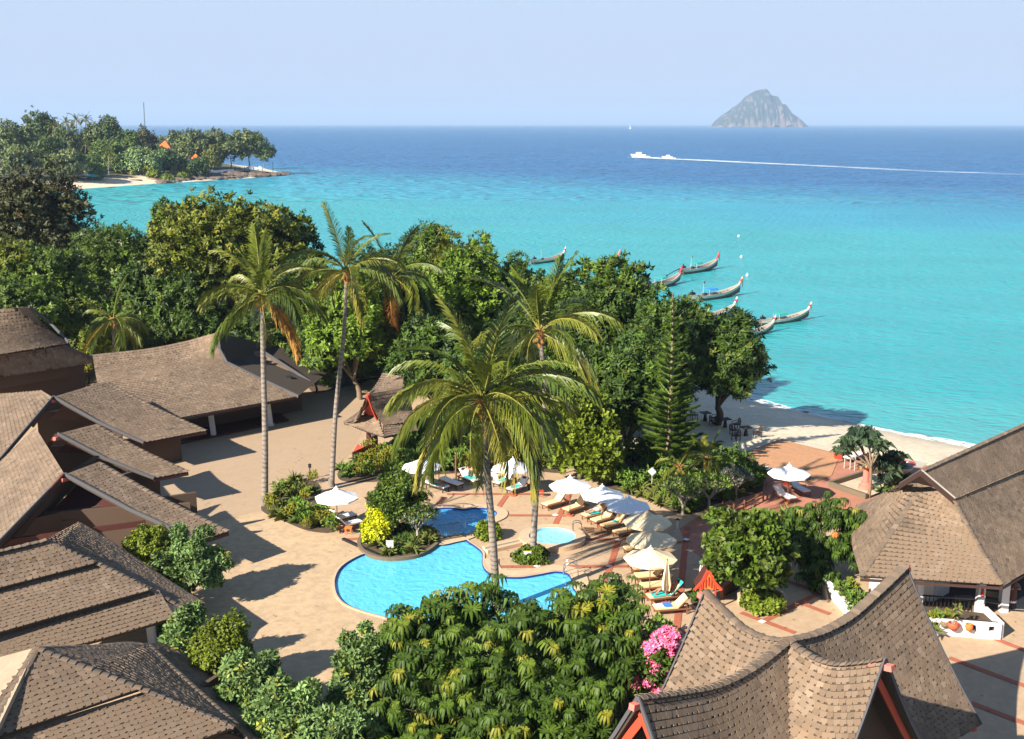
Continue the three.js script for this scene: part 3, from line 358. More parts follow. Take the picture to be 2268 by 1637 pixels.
// ---------- front roof with four upswept gables ----------
{
  const C = V(9.86, 7.0, -37.32), th = 0.7326, dir = (k) => V(Math.cos(th + k * Math.PI / 2), 0, -Math.sin(th + k * Math.PI / 2)), hT = 7.65, he = 2.1;
  const t = thing('cross_gabled_house', 'near house at the lower right with four upswept shingle gables', 'house', V(C.x, 0, C.z));
  const len = [7.96, 3.71, 7.96, 3.71], half = [3.6, 4.1, 3.6, 4.1];
  const ridge = (k) => { const d = dir(k), L = len[k]; return [0, 0.25, 0.5, 0.75, 1].map((q) => C.clone().addScaledVector(d, L * q).setY(7.0 - (k % 2 ? 0.42 : 0.55) * Math.sin(Math.PI * Math.min(1, q * 1.1)) * 0.9 + (hT - 7.0) * q * q)); };
  const tip = (k) => ridge(k)[4];
  // each arm has two slopes, from its ridge to an eave that starts in the valley corner
  for (let k = 0; k < 4; k++) for (const s of [1, -1]) { const d = dir(k), o = dir((k + (s > 0 ? 1 : 3)) % 4), kk = (k + (s > 0 ? 1 : 3)) % 4; const w = half[k], wo = half[kk], rg = ridge(k);
    const end = C.clone().addScaledVector(d, len[k] + 0.10).addScaledVector(o, w).setY(he), inner = C.clone().addScaledVector(d, Math.min(wo, len[k] - 0.4)).addScaledVector(o, Math.min(w, len[kk] - 0.4)).setY(he + (wo > len[k] - 0.4 ? 0.35 : 0));
    roofSlope(t, [inner, inner.clone().lerp(end, 0.5), end], rg, { sag: 0.28, wid: 0.27, pitch: 0.22, seed: 60 + k * 2 + s });
    const e2 = rg[4], m2 = e2.clone().lerp(end, 0.5).add(V(0, -0.28, 0)); const out = d.clone().multiplyScalar(0.05);
    verge(t, [e2.clone().add(out).add(V(0, 0.03, 0)), e2.clone().lerp(end, 0.25).add(out).add(V(0, -0.20, 0)), m2.clone().add(out), e2.clone().lerp(end, 0.75).add(out).add(V(0, -0.20, 0)), end.clone().add(out)], 0.07, 0.12);
    verge(t, [e2.clone().add(V(0, -0.55, 0)), m2.clone().add(V(0, -0.26, 0)), end.clone().add(V(0, -0.18, 0))].map((p) => p.addScaledVector(d, -0.2).addScaledVector(o, -0.12).add(V(0, -0.06, 0))), 0.07, 0.26, mat.red, 'fascia_board'); }
  for (let k = 0; k < 4; k++) { const d = dir(k), s = dir((k + 1) % 4); ridgeTiles(t, ridge(k), 0.24, 0.42); const e = tip(k), w = half[k] * 0.92; gablePanel(t, e, e.clone().addScaledVector(s, w).setY(he + 0.2), e.clone().addScaledVector(s, -w).setY(he + 0.2), [-d.x * 0.9, -d.z * 0.9], mat.wallDark); finial(t, e, [d.x, d.z]);
    const f = C.clone().addScaledVector(d, len[k] - 1.0); wallLine(t, [f.clone().addScaledVector(s, half[k] - 0.9), f.clone().addScaledVector(s, -half[k] + 0.9)], 0, he + 0.3, 0.2, mat.white); }
  finishShingles(t, 300);
}
// ---------- villa at the right ----------
{
  const t = thing('shingled_villa', 'large villa at the right with hipped shingle roof, white walls and dark gablet', 'house', P(2060, 1330));
  const gl = P(1991, 1073, 6.0), ap = P(2040, 1044, 7.5), gr = P(2114, 1106, 6.0), tl = P(2046, 1070, 6.05), hl = P(1906, 1276, 2.6), hr = P(2221, 1295, 2.6), mr = P(2150, 1156, 4.9);
  roofSlope(t, [hl, hr], [tl, gr], { sag: 0.12, wid: 0.29, pitch: 0.24 });
  roofSlope(t, [P(1897, 1118, 2.6), P(1888, 1200, 2.6), hl], [gl, tl.clone().lerp(gl, 0.5), tl], { sag: 0.12, wid: 0.29, pitch: 0.24 });
  roofSlope(t, [hr, P(2420, 1186, 2.6)], [gr, P(2330, 1012, 5.6)], { sag: 0.12, wid: 0.29, pitch: 0.24 });
  roofSlope(t, [gr.clone().add(V(0.02, 0.1, 0)), P(2330, 1012, 5.75)], [ap, P(2420, 872, 7.8)], { sag: 0.05, wid: 0.29, pitch: 0.24 });
  verge(t, [ap.clone().add(V(0, 0.1, 0.05)), gl.clone().add(V(0, 0.06, 0.1))], 0.05, 0.10, mat.verge); verge(t, [ap.clone().add(V(0, 0.1, 0.05)), gr.clone().add(V(0, 0.1, 0.1))], 0.04, 0.08, mat.stone);
  verge(t, [ap.clone().add(V(0, -0.1, 0.02)), gl.clone().add(V(0, -0.12, 0.05))], 0.08, 0.26, mat.darkWood); verge(t, [ap.clone().add(V(0, -0.1, 0.02)), gr.clone().add(V(0, -0.12, 0.05))], 0.08, 0.26, mat.darkWood);
  gablePanel(t, ap, gl, gr, [0.5, -0.8], mat.wallDark);
  ridgeTiles(t, [tl, tl.clone().lerp(hl, 0.5).add(V(0, -0.1, 0)), hl], 0.36, 0.3); ridgeTiles(t, [gr, gr.clone().lerp(hr, 0.5).add(V(0, -0.1, 0)), hr], 0.36, 0.3); ridgeTiles(t, [ap, P(2230, 958, 7.65), P(2420, 872, 7.8)], 0.4, 0.3);
  part(t, 'eave_board', [bar(hl.clone().add(V(0, -0.2, 0)), hr.clone().add(V(0, -0.2, 0)), 0.06, 0.14), bar(hr.clone().add(V(0, -0.2, 0)), P(2420, 1186, 2.4), 0.06, 0.14)], mat.darkWood);
  const W = (u, v) => P(u, v); // wall feet
  wallLine(t, [W(2010, 1336), W(2072, 1342)].map((p) => p.add(V(0, 0, -0.4))), 0, 2.5, 0.2, mat.white);
  wallLine(t, [W(2072, 1342).add(V(0, 0, -0.4)), W(2080, 1336).add(V(0.9, 0, -1.2))], 0, 2.5, 0.16, mat.whiteOld, 'side_wall');
  wallLine(t, [W(1915, 1322), W(2012, 1335)].map((p) => p.add(V(0.4, 0, -0.6))), 0, 2.5, 0.2, mat.whiteOld);
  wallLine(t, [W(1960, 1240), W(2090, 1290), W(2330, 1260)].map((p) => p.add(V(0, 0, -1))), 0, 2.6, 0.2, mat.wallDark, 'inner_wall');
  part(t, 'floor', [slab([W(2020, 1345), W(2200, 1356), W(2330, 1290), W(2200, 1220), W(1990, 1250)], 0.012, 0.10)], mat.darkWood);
  for (const [u, v, w] of [[2167, 1368, 0.36], [2221, 1354, 0.40], [2034, 1350, 0.3]]) { const p = W(u, v); part(t, 'column', [bx(w, 2.45, w, p.x, 1.22, p.z)], mat.white); }
  finishShingles(t, 300);
  const ex = thing('fire_extinguisher', 'red fire extinguisher sign and holder on the white villa column', 'extinguisher', P(2167, 1368)); const q = P(2167, 1368).add(V(0, 1.35, 0.22)); part(ex, 'bottle', [cyl(0.08, 0.08, 0.36, q.x, q.y - 0.1, q.z), ball(0.08, q.x, q.y + 0.26, q.z)], mat.red); part(ex, 'holder', [bx(0.2, 0.35, 0.06, q.x, q.y - 0.3, q.z)], mat.whiteOld);
  // carved figure standing at the corner
  const s = thing('carved_statue', 'tall red carved wooden figure under the eave at the right edge', 'statue', P(2240, 1346)), b = P(2240, 1346);
  part(s, 'plinth', [cyl(0.26, 0.22, 0.25, b.x, 0, b.z)], mat.black); part(s, 'robe', [new THREE.LatheGeometry([[0.18, 0.25], [0.22, 0.3], [0.2, 0.9], [0.24, 1.3], [0.16, 1.5], [0.02, 1.52]].map(([x, y]) => new THREE.Vector2(x, y)), 14).translate(b.x, 0, b.z)], mat.redDark); part(s, 'sash', [cyl(0.225, 0.215, 0.12, b.x, 0.34, b.z)], mat.canvas); part(s, 'head', [ball(0.12, b.x, 1.64, b.z), new THREE.ConeGeometry(0.09, 0.3, 10).translate(b.x, 1.86, b.z)], mat.trunkPale); part(s, 'arm', [tube([V(b.x - 0.2, 1.35, b.z), V(b.x - 0.3, 1.1, b.z + 0.12), V(b.x - 0.1, 1.2, b.z + 0.25)], 0.07, 0.05), tube([V(b.x + 0.2, 1.35, b.z), V(b.x + 0.3, 1.1, b.z + 0.12), V(b.x + 0.1, 1.2, b.z + 0.25)], 0.07, 0.05)], mat.trunkPale);
}
// white planter walls with square openings
function planterWall(label, pts, h, holesN) {
  const t = thing('planter_wall', label, 'wall', pts[0]);
  for (let i = 0; i < pts.length - 1; i++) { const a = pts[i], b = pts[i + 1], L = Math.hypot(b.x - a.x, b.z - a.z), s = new THREE.Shape([new THREE.Vector2(0, 0), new THREE.Vector2(L, 0), new THREE.Vector2(L, h), new THREE.Vector2(0, h)]); const k = holesN[i];
    for (let j = 0; j < k; j++) { const x = L * (j + 0.5) / k, q = 0.14; s.holes.push(new THREE.Path([[x - q, h * 0.48], [x - q, h * 0.48 + 2 * q], [x + q, h * 0.48 + 2 * q], [x + q, h * 0.48]].map(([u, v]) => new THREE.Vector2(u, v)))); }
    const g = new THREE.ExtrudeGeometry(s, { depth: 0.16, bevelEnabled: false }); g.rotateY(-Math.atan2(b.z - a.z, b.x - a.x)); g.translate(a.x, 0, a.z); part(t, 'wall', [g], mat.white);
    if (k) { const d = V(b.x - a.x, 0, b.z - a.z).normalize(), n = V(-d.z, 0, d.x); part(t, 'backing', [bar(a.clone().addScaledVector(n, -0.3).setY(h * 0.5), b.clone().addScaledVector(n, -0.3).setY(h * 0.5), 0.05, h * 0.8)], mat.darkWood); } }
  return t;
}
planterWall('white wall with four square openings in front of the villa porch', [P(2050, 1402), P(2214, 1415), P(2177, 1378)], 0.85, [4, 0]);
planterWall('short white wall with three square openings behind the upswept front roof', [P(1822, 1306), P(1840, 1320), P(1900, 1384)], 0.8, [0, 4]);
struct('planter_bed', [slab([P(2052, 1400), P(2210, 1412), P(2176, 1380), P(2040, 1364)], 0.02, 0.55)], mat.soil); struct('planter_bed', [slab([P(1842, 1318), P(1902, 1380), P(1925, 1350), P(1880, 1300)], 0.02, 0.5)], mat.soil);

// ---------- sala with red gable behind the palms ----------
{
  const q = (x, y, h) => P(738.3 + 0.1443 * x, 815 + 0.1443 * y, h); // 1250..1750 x 1380..1780
  const t = thing('garden_sala', 'small shingled sala with a bright red gable behind the tall palms', 'pavilion', q(560, 1230, 0));
  const ap = q(535, 408, 5.4), rb = q(760, 70, 6.2);
  // front skirt, flared
  const sl = q(165, 840, 2.5), sr = q(780, 1060, 2.5);
  roofSlope(t, [sl, q(480, 960, 2.45), sr], [q(410, 735, 3.4), q(570, 700, 3.4), q(690, 770, 3.4)], { sag: 0.1, wid: 0.26, pitch: 0.22 });
  roofSlope(t, [sl, sl.clone().add(V(0.2, 0, -1)), sl.clone().add(V(1.2, 0.1, -5))], [q(405, 740, 3.4), ap.clone().add(V(-0.05, -0.1, 0)), ap.clone().add(V(0.9, 0, -3))], { sag: 0.3, wid: 0.26, pitch: 0.22 });
  roofSlope(t, [q(760, 860, 3.1), q(1260, 830, 3.0)], [ap, ap.clone().lerp(q(870, 345, 5.4), 1), q(1150, 300, 5.4)], { sag: 0.2, wid: 0.26, pitch: 0.22 });
  roofSlope(t, [sr, q(1300, 950, 2.4)], [q(760, 870, 3.0), q(1260, 840, 2.9)], { sag: 0.05, wid: 0.26, pitch: 0.22 });
  roofSlope(t, [ap.clone().add(V(0, -0.02, -0.1)), q(870, 350, 5.35), q(1050, 330, 5.3)], [rb, q(920, 110, 6.2), q(1080, 150, 6.1)], { sag: 0.1, wid: 0.26, pitch: 0.22 });
  const gl = q(395, 740, 3.3), gr = q(690, 800, 3.2);
  verge(t, [ap.clone().add(V(0, 0, 0.12)), ap.clone().lerp(gl, 0.5).add(V(0.03, -0.05, 0.12)), gl.clone().add(V(0, 0, 0.12))], 0.1, 0.26, mat.red); verge(t, [ap.clone().add(V(0, 0, 0.12)), ap.clone().lerp(gr, 0.5).add(V(-0.03, -0.05, 0.12)), gr.clone().add(V(0, 0, 0.12))], 0.1, 0.26, mat.red); gablePanel(t, ap, gl, gr, [0.15, -0.5], mat.red);
  for (const [x, y] of [[545, 1220], [660, 1200], [1000, 1120]]) { const p = q(x, y, 0); part(t, 'post', [bar(p, p.clone().add(V(0, 2.6, 0)), 0.14)], mat.redDark); }
  const a = q(515, 1215, 0), b = q(585, 1235, 0), c = q(680, 1190, 0); wallLine(t, [a, b], 0, 2.4, 0.08, mat.redDark, 'carved_panel'); wallLine(t, [b, c], 0, 0.9, 0.08, mat.darkWood, 'rail_panel'); for (let i = 1; i < 5; i++) { const p = b.clone().lerp(c, i / 5); part(t, 'baluster', [bx(0.06, 2.3, 0.06, p.x, 1.15, p.z)], mat.darkWood); }
  finishShingles(t, 0);
  const d = thing('red_canopy', 'small red pitched canopy beside the red-gabled sala', 'canopy', q(420, 1310, 0)), o = q(440, 1320, 0); const L = q(300, 1290, 0.9), Rr = q(560, 1250, 0.9), T = q(470, 1212, 1.25); part(d, 'roof', [tris([L, Rr, T, L, T, T.clone().add(V(-0.6, 0, -0.8)), Rr, T.clone().add(V(0.6, 0, -0.8)), T])], mat.red); part(d, 'side', [bar(L.clone().add(V(0, -0.1, 0)), Rr.clone().add(V(0, -0.1, 0)), 0.1, 0.2)], mat.redDark); for (const p of [L, Rr]) part(d, 'post', [bx(0.1, 0.9, 0.1, p.x, 0.45, p.z)], mat.redDark);
}
// red fretwork kiosk showing behind the front roof's tip
{ const b = P(1566, 1350), t = thing('red_kiosk', 'bright red carved gable kiosk peeping over the front roof tip', 'kiosk', b); const h = 1.5, w = 0.6; for (const s of [-1, 1]) part(t, 'post', [bx(0.08, h, 0.08, b.x + s * 0.4, h / 2, b.z)], mat.red); const A = V(b.x, h + 0.75, b.z), L = V(b.x - w, h - 0.35, b.z), R = V(b.x + w, h - 0.35, b.z); part(t, 'gable_panel', [tris([A, L, R])], mat.orange); verge(t, [A, V(b.x - w * 0.5, h + 0.1, b.z + 0.03), L.clone().add(V(-0.12, -0.05, 0.03))], 0.06, 0.14, mat.red); verge(t, [A, V(b.x + w * 0.5, h + 0.1, b.z + 0.03), R.clone().add(V(0.12, -0.05, 0.03))], 0.06, 0.14, mat.red); for (let i = -2; i <= 2; i++) part(t, 'fretwork', [bx(0.05, 0.5, 0.04, b.x + i * 0.15, h - 0.1 + 0.1 * (2 - Math.abs(i)), b.z + 0.05)], mat.red); part(t, 'roof', [tris([A, L, L.clone().add(V(0, 0, -1)), A, L.clone().add(V(0, 0, -1)), A.clone().add(V(0, 0, -1)), A, A.clone().add(V(0, 0, -1)), R.clone().add(V(0, 0, -1)), A, R.clone().add(V(0, 0, -1)), R])], mat.redDark); }
// ---------- foliage ----------
// leaves as folded blades: origin, direction, normal-ish up, length, width, droop
function blades(list) { const p = [];
  for (const [o, d, u, l, w, dr = 0] of list) { const s = d.clone().cross(u).normalize().multiplyScalar(w / 2), n = s.clone().cross(d).normalize(), mid = o.clone().addScaledVector(d, l * 0.5).addScaledVector(n, l * 0.06), tip = o.clone().addScaledVector(d, l).add(V(0, -dr * l, 0)); const a = mid.clone().add(s).addScaledVector(n, w * 0.14), b = mid.clone().sub(s).addScaledVector(n, w * 0.14);
    for (const q of [o, a, tip, o, tip, b]) p.push(q.x, q.y, q.z); }
  const g = new THREE.BufferGeometry(); g.setAttribute('position', new THREE.Float32BufferAttribute(p, 3)); g.setAttribute('uv', new THREE.Float32BufferAttribute(new Float32Array(p.length / 3 * 2), 2)); g.computeVertexNormals(); return g; }
function cluster(seed, n, len, wid, up = 0.3, droop = 0.15) { const r = rng(seed), L = []; for (let i = 0; i < n; i++) { const a = i * 2.4 + r() * 0.8, e = up + (r() - 0.35) * 1.5, d = V(Math.cos(a) * Math.cos(e), Math.sin(e), Math.sin(a) * Math.cos(e)).normalize(), o = V((r() - 0.5) * len * 0.9, (r() - 0.5) * len * 0.7, (r() - 0.5) * len * 0.9); L.push([o, d, V(r() * 0.6 - 0.3, 1, r() * 0.6 - 0.3), len * (0.7 + 0.6 * r()), wid * (0.8 + 0.4 * r()), droop]); } return blades(L); }
// leaf clusters kept as lists of leaf quads (base, side, tip, side), so that a crown is one real mesh
function quads(seed, n, len, wid, up = 0.3, droop = 0.15, tri = false) { const r = rng(seed), Q = []; for (let i = 0; i < n; i++) { const a = i * 2.4 + r() * 0.9, e = up + (r() - 0.35) * 1.6, d = V(Math.cos(a) * Math.cos(e), Math.sin(e), Math.sin(a) * Math.cos(e)), o = V((r() - 0.5) * len * 1.1, (r() - 0.5) * len * 0.8, (r() - 0.5) * len * 1.1), l = len * (0.7 + 0.6 * r()), w = wid * (0.8 + 0.4 * r()), sd = d.clone().cross(V(r() * 0.8 - 0.4, 1, r() * 0.8 - 0.4)).normalize(), m = o.clone().addScaledVector(d, l * 0.45), tip = o.clone().addScaledVector(d, l).add(V(0, -droop * l, 0)); Q.push(tri ? [o.clone().lerp(m, 0.25).addScaledVector(sd, w / 2), tip, o.clone().lerp(m, 0.25).addScaledVector(sd, -w / 2)] : [o, m.clone().addScaledVector(sd, w / 2), tip, m.clone().addScaledVector(sd, -w / 2)]); } return Q; }
const cl = { broad: quads(1, 17, 0.48, 0.30, 0.3, 0.15, true), fine: quads(2, 22, 0.36, 0.16, 0.3, 0.15, true), med: quads(3, 18, 0.40, 0.22, 0.3, 0.15, true), medium: quads(13, 9, 0.42, 0.22), round: quads(4, 9, 0.34, 0.30, 0.5), far: quads(5, 14, 1.25, 0.72, 0.3, 0.15, true), big: quads(7, 8, 0.80, 0.48), tiny: quads(8, 12, 0.19, 0.085), young: quads(9, 11, 0.26, 0.10) };
const hues = { // linear leaf colours: darker, lighter, accent
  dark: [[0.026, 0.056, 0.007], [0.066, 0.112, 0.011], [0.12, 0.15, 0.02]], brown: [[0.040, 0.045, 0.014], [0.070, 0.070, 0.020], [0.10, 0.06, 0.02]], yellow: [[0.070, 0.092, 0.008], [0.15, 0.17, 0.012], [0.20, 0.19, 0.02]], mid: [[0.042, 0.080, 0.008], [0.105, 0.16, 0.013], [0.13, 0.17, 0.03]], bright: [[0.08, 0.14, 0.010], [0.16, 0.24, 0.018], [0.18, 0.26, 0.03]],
  olive: [[0.085, 0.115, 0.007], [0.16, 0.20, 0.012], [0.15, 0.18, 0.02]], blueish: [[0.085, 0.14, 0.03], [0.19, 0.29, 0.095], [0.27, 0.28, 0.04]], lime: [[0.09, 0.13, 0.008], [0.16, 0.21, 0.012], [0.2, 0.24, 0.02]], gold: [[0.36, 0.38, 0.01], [0.52, 0.52, 0.015], [0.5, 0.5, 0.02]], far: [[0.065, 0.095, 0.025], [0.12, 0.15, 0.035], [0.16, 0.16, 0.05]], pink: [[0.80, 0.10, 0.26], [0.90, 0.26, 0.42], [0.10, 0.13, 0.02]], grey: [[0.06, 0.085, 0.05], [0.11, 0.14, 0.08], [0.2, 0.2, 0.15]],
};
const UPV = V(0, 1, 0);
function leafMesh(t, name, items, geo, m, r) { // items: position, axis, colour, scale
  const K = geo[0].length, N = items.length * geo.length, pos = new Float32Array(N * K * 3), nor = new Float32Array(N * K * 3), col = new Float32Array(N * K * 3), idx = new Uint32Array(N * (K - 2) * 3), Q = new THREE.Quaternion(), Q2 = new THREE.Quaternion(), A = [V(0, 0, 0), V(0, 0, 0), V(0, 0, 0), V(0, 0, 0)], e1 = V(0, 0, 0), e2 = V(0, 0, 0); let n = 0;
  for (const [p, d, c, s] of items) { Q.setFromUnitVectors(UPV, d).multiply(Q2.setFromAxisAngle(UPV, r() * 6.28)); for (const q of geo) { const k = 0.78 + 0.44 * r(); for (let j = 0; j < K; j++) A[j].copy(q[j]).multiplyScalar(s).applyQuaternion(Q).add(p).sub(t.position); if (K === 4) { e1.copy(A[2]).sub(A[0]); e2.copy(A[3]).sub(A[1]); } else { e1.copy(A[1]).sub(A[0]); e2.copy(A[2]).sub(A[0]); } e1.cross(e2).normalize(); const fl = e1.y < 0; if (fl) e1.negate(); for (let j = 0; j < K; j++) { const o = (n * K + j) * 3; A[j].toArray(pos, o); e1.toArray(nor, o); col[o] = c[0] * k; col[o + 1] = c[1] * k; col[o + 2] = c[2] * k; } if (K === 4) idx.set(fl ? [n * 4, n * 4 + 2, n * 4 + 1, n * 4, n * 4 + 3, n * 4 + 2] : [n * 4, n * 4 + 1, n * 4 + 2, n * 4, n * 4 + 2, n * 4 + 3], n * 6); else idx.set(fl ? [n * 3, n * 3 + 2, n * 3 + 1] : [n * 3, n * 3 + 1, n * 3 + 2], n * 3); n++; } }
  const g = new THREE.BufferGeometry(); g.setAttribute('position', new THREE.BufferAttribute(pos, 3)); g.setAttribute('normal', new THREE.BufferAttribute(nor, 3)); g.setAttribute('color', new THREE.BufferAttribute(col, 3)); g.setIndex(new THREE.BufferAttribute(idx, 1)); const mesh = shadow(new THREE.Mesh(g, m)); mesh.name = name; t.add(mesh); leafMesh.n = (leafMesh.n ?? 0) + N * (K - 2); return mesh; }
function crown(t, c, rx, ry, rz, o = {}) { // clumps of leaf clusters over an uneven volume
  const r = rng(o.seed ?? Math.floor(c.x * 97 + c.z * 13) & 0xffff), nb = o.blobs ?? 26, per = o.per ?? 42, hue = hues[o.hue ?? 'mid'], acc = o.accent ?? 0.06, sc = o.scale ?? 1, br = o.blob ?? 0.27, items = [], B = [];
  for (let i = 0; i < nb; i++) { const y = o.full ? lerp(-0.95, 0.97, (i + 0.5) / nb) : lerp(-0.75, 0.97, (i + 0.5) / nb), a = i * 2.39996 + r() * 0.9, h = Math.sqrt(Math.max(0, 1 - y * y)), k = (o.k0 ?? 0.44) + (o.k1 ?? 0.34) * r(), wob = o.full ? 1 : 1 + 0.55 * noise(Math.cos(a) * h * 1.6 + c.x, y * 1.6, Math.sin(a) * h * 1.6 + c.z), bs = 0.7 + 0.75 * r(); B.push([V(c.x + Math.cos(a) * h * rx * k * wob, c.y + y * ry * k * wob, c.z + Math.sin(a) * h * rz * k * wob), (br + 0.10 * r()) * Math.min(rx, rz) * bs, (br + 0.06 * r()) * ry * (o.flat ?? 0.85) * bs, 0.74 + 0.5 * r()]); }
  for (const [b, q, qy, tone] of B) for (let i = 0; i < per; i++) { const z = lerp(-0.7, 1, Math.pow(r(), 0.8)), a = r() * 6.2832, h = Math.sqrt(1 - z * z), k = (r() < 0.16 ? 1.0 + 0.38 * r() : 0.45 + 0.62 * Math.sqrt(r())), d = V(Math.cos(a) * h, z, Math.sin(a) * h), p = V(b.x + d.x * q * k, b.y + d.y * qy * k, b.z + d.z * q * k); if (p.y < 0.05 - 2.5) continue; const f = r(), T1 = tone * (0.85 + 0.3 * r()), qc = r() < acc ? hue[2] : hue[0].map((x, j) => lerp(x, hue[1][j], f)); items.push([p, d.add(V(0, 0.35, 0)).normalize(), qc.map((x) => x * T1), sc * (0.7 + 0.6 * r())]); }
  leafMesh(t, o.name ?? 'crown', items, o.geo ?? cl.med, o.mat ?? mat.leaf, r); return B;
}
function limbs(t, foot, fork, r0, B, m = mat.trunk, n = 6) { const g = [tube([foot.clone().add(V(0, -0.2, 0)), foot.clone().lerp(fork, 0.5).add(V(r0 * 0.6, 0, 0)), fork], r0, r0 * 0.62, 8)]; for (let i = 0; i < Math.min(n, B.length); i++) { const b = B[Math.floor(i * B.length / n)][0]; g.push(tube([fork, fork.clone().lerp(b, 0.5).add(V(0, 0.2, 0)), b], r0 * 0.45, r0 * 0.10, 6)); } return part(t, 'trunk', g, m); }
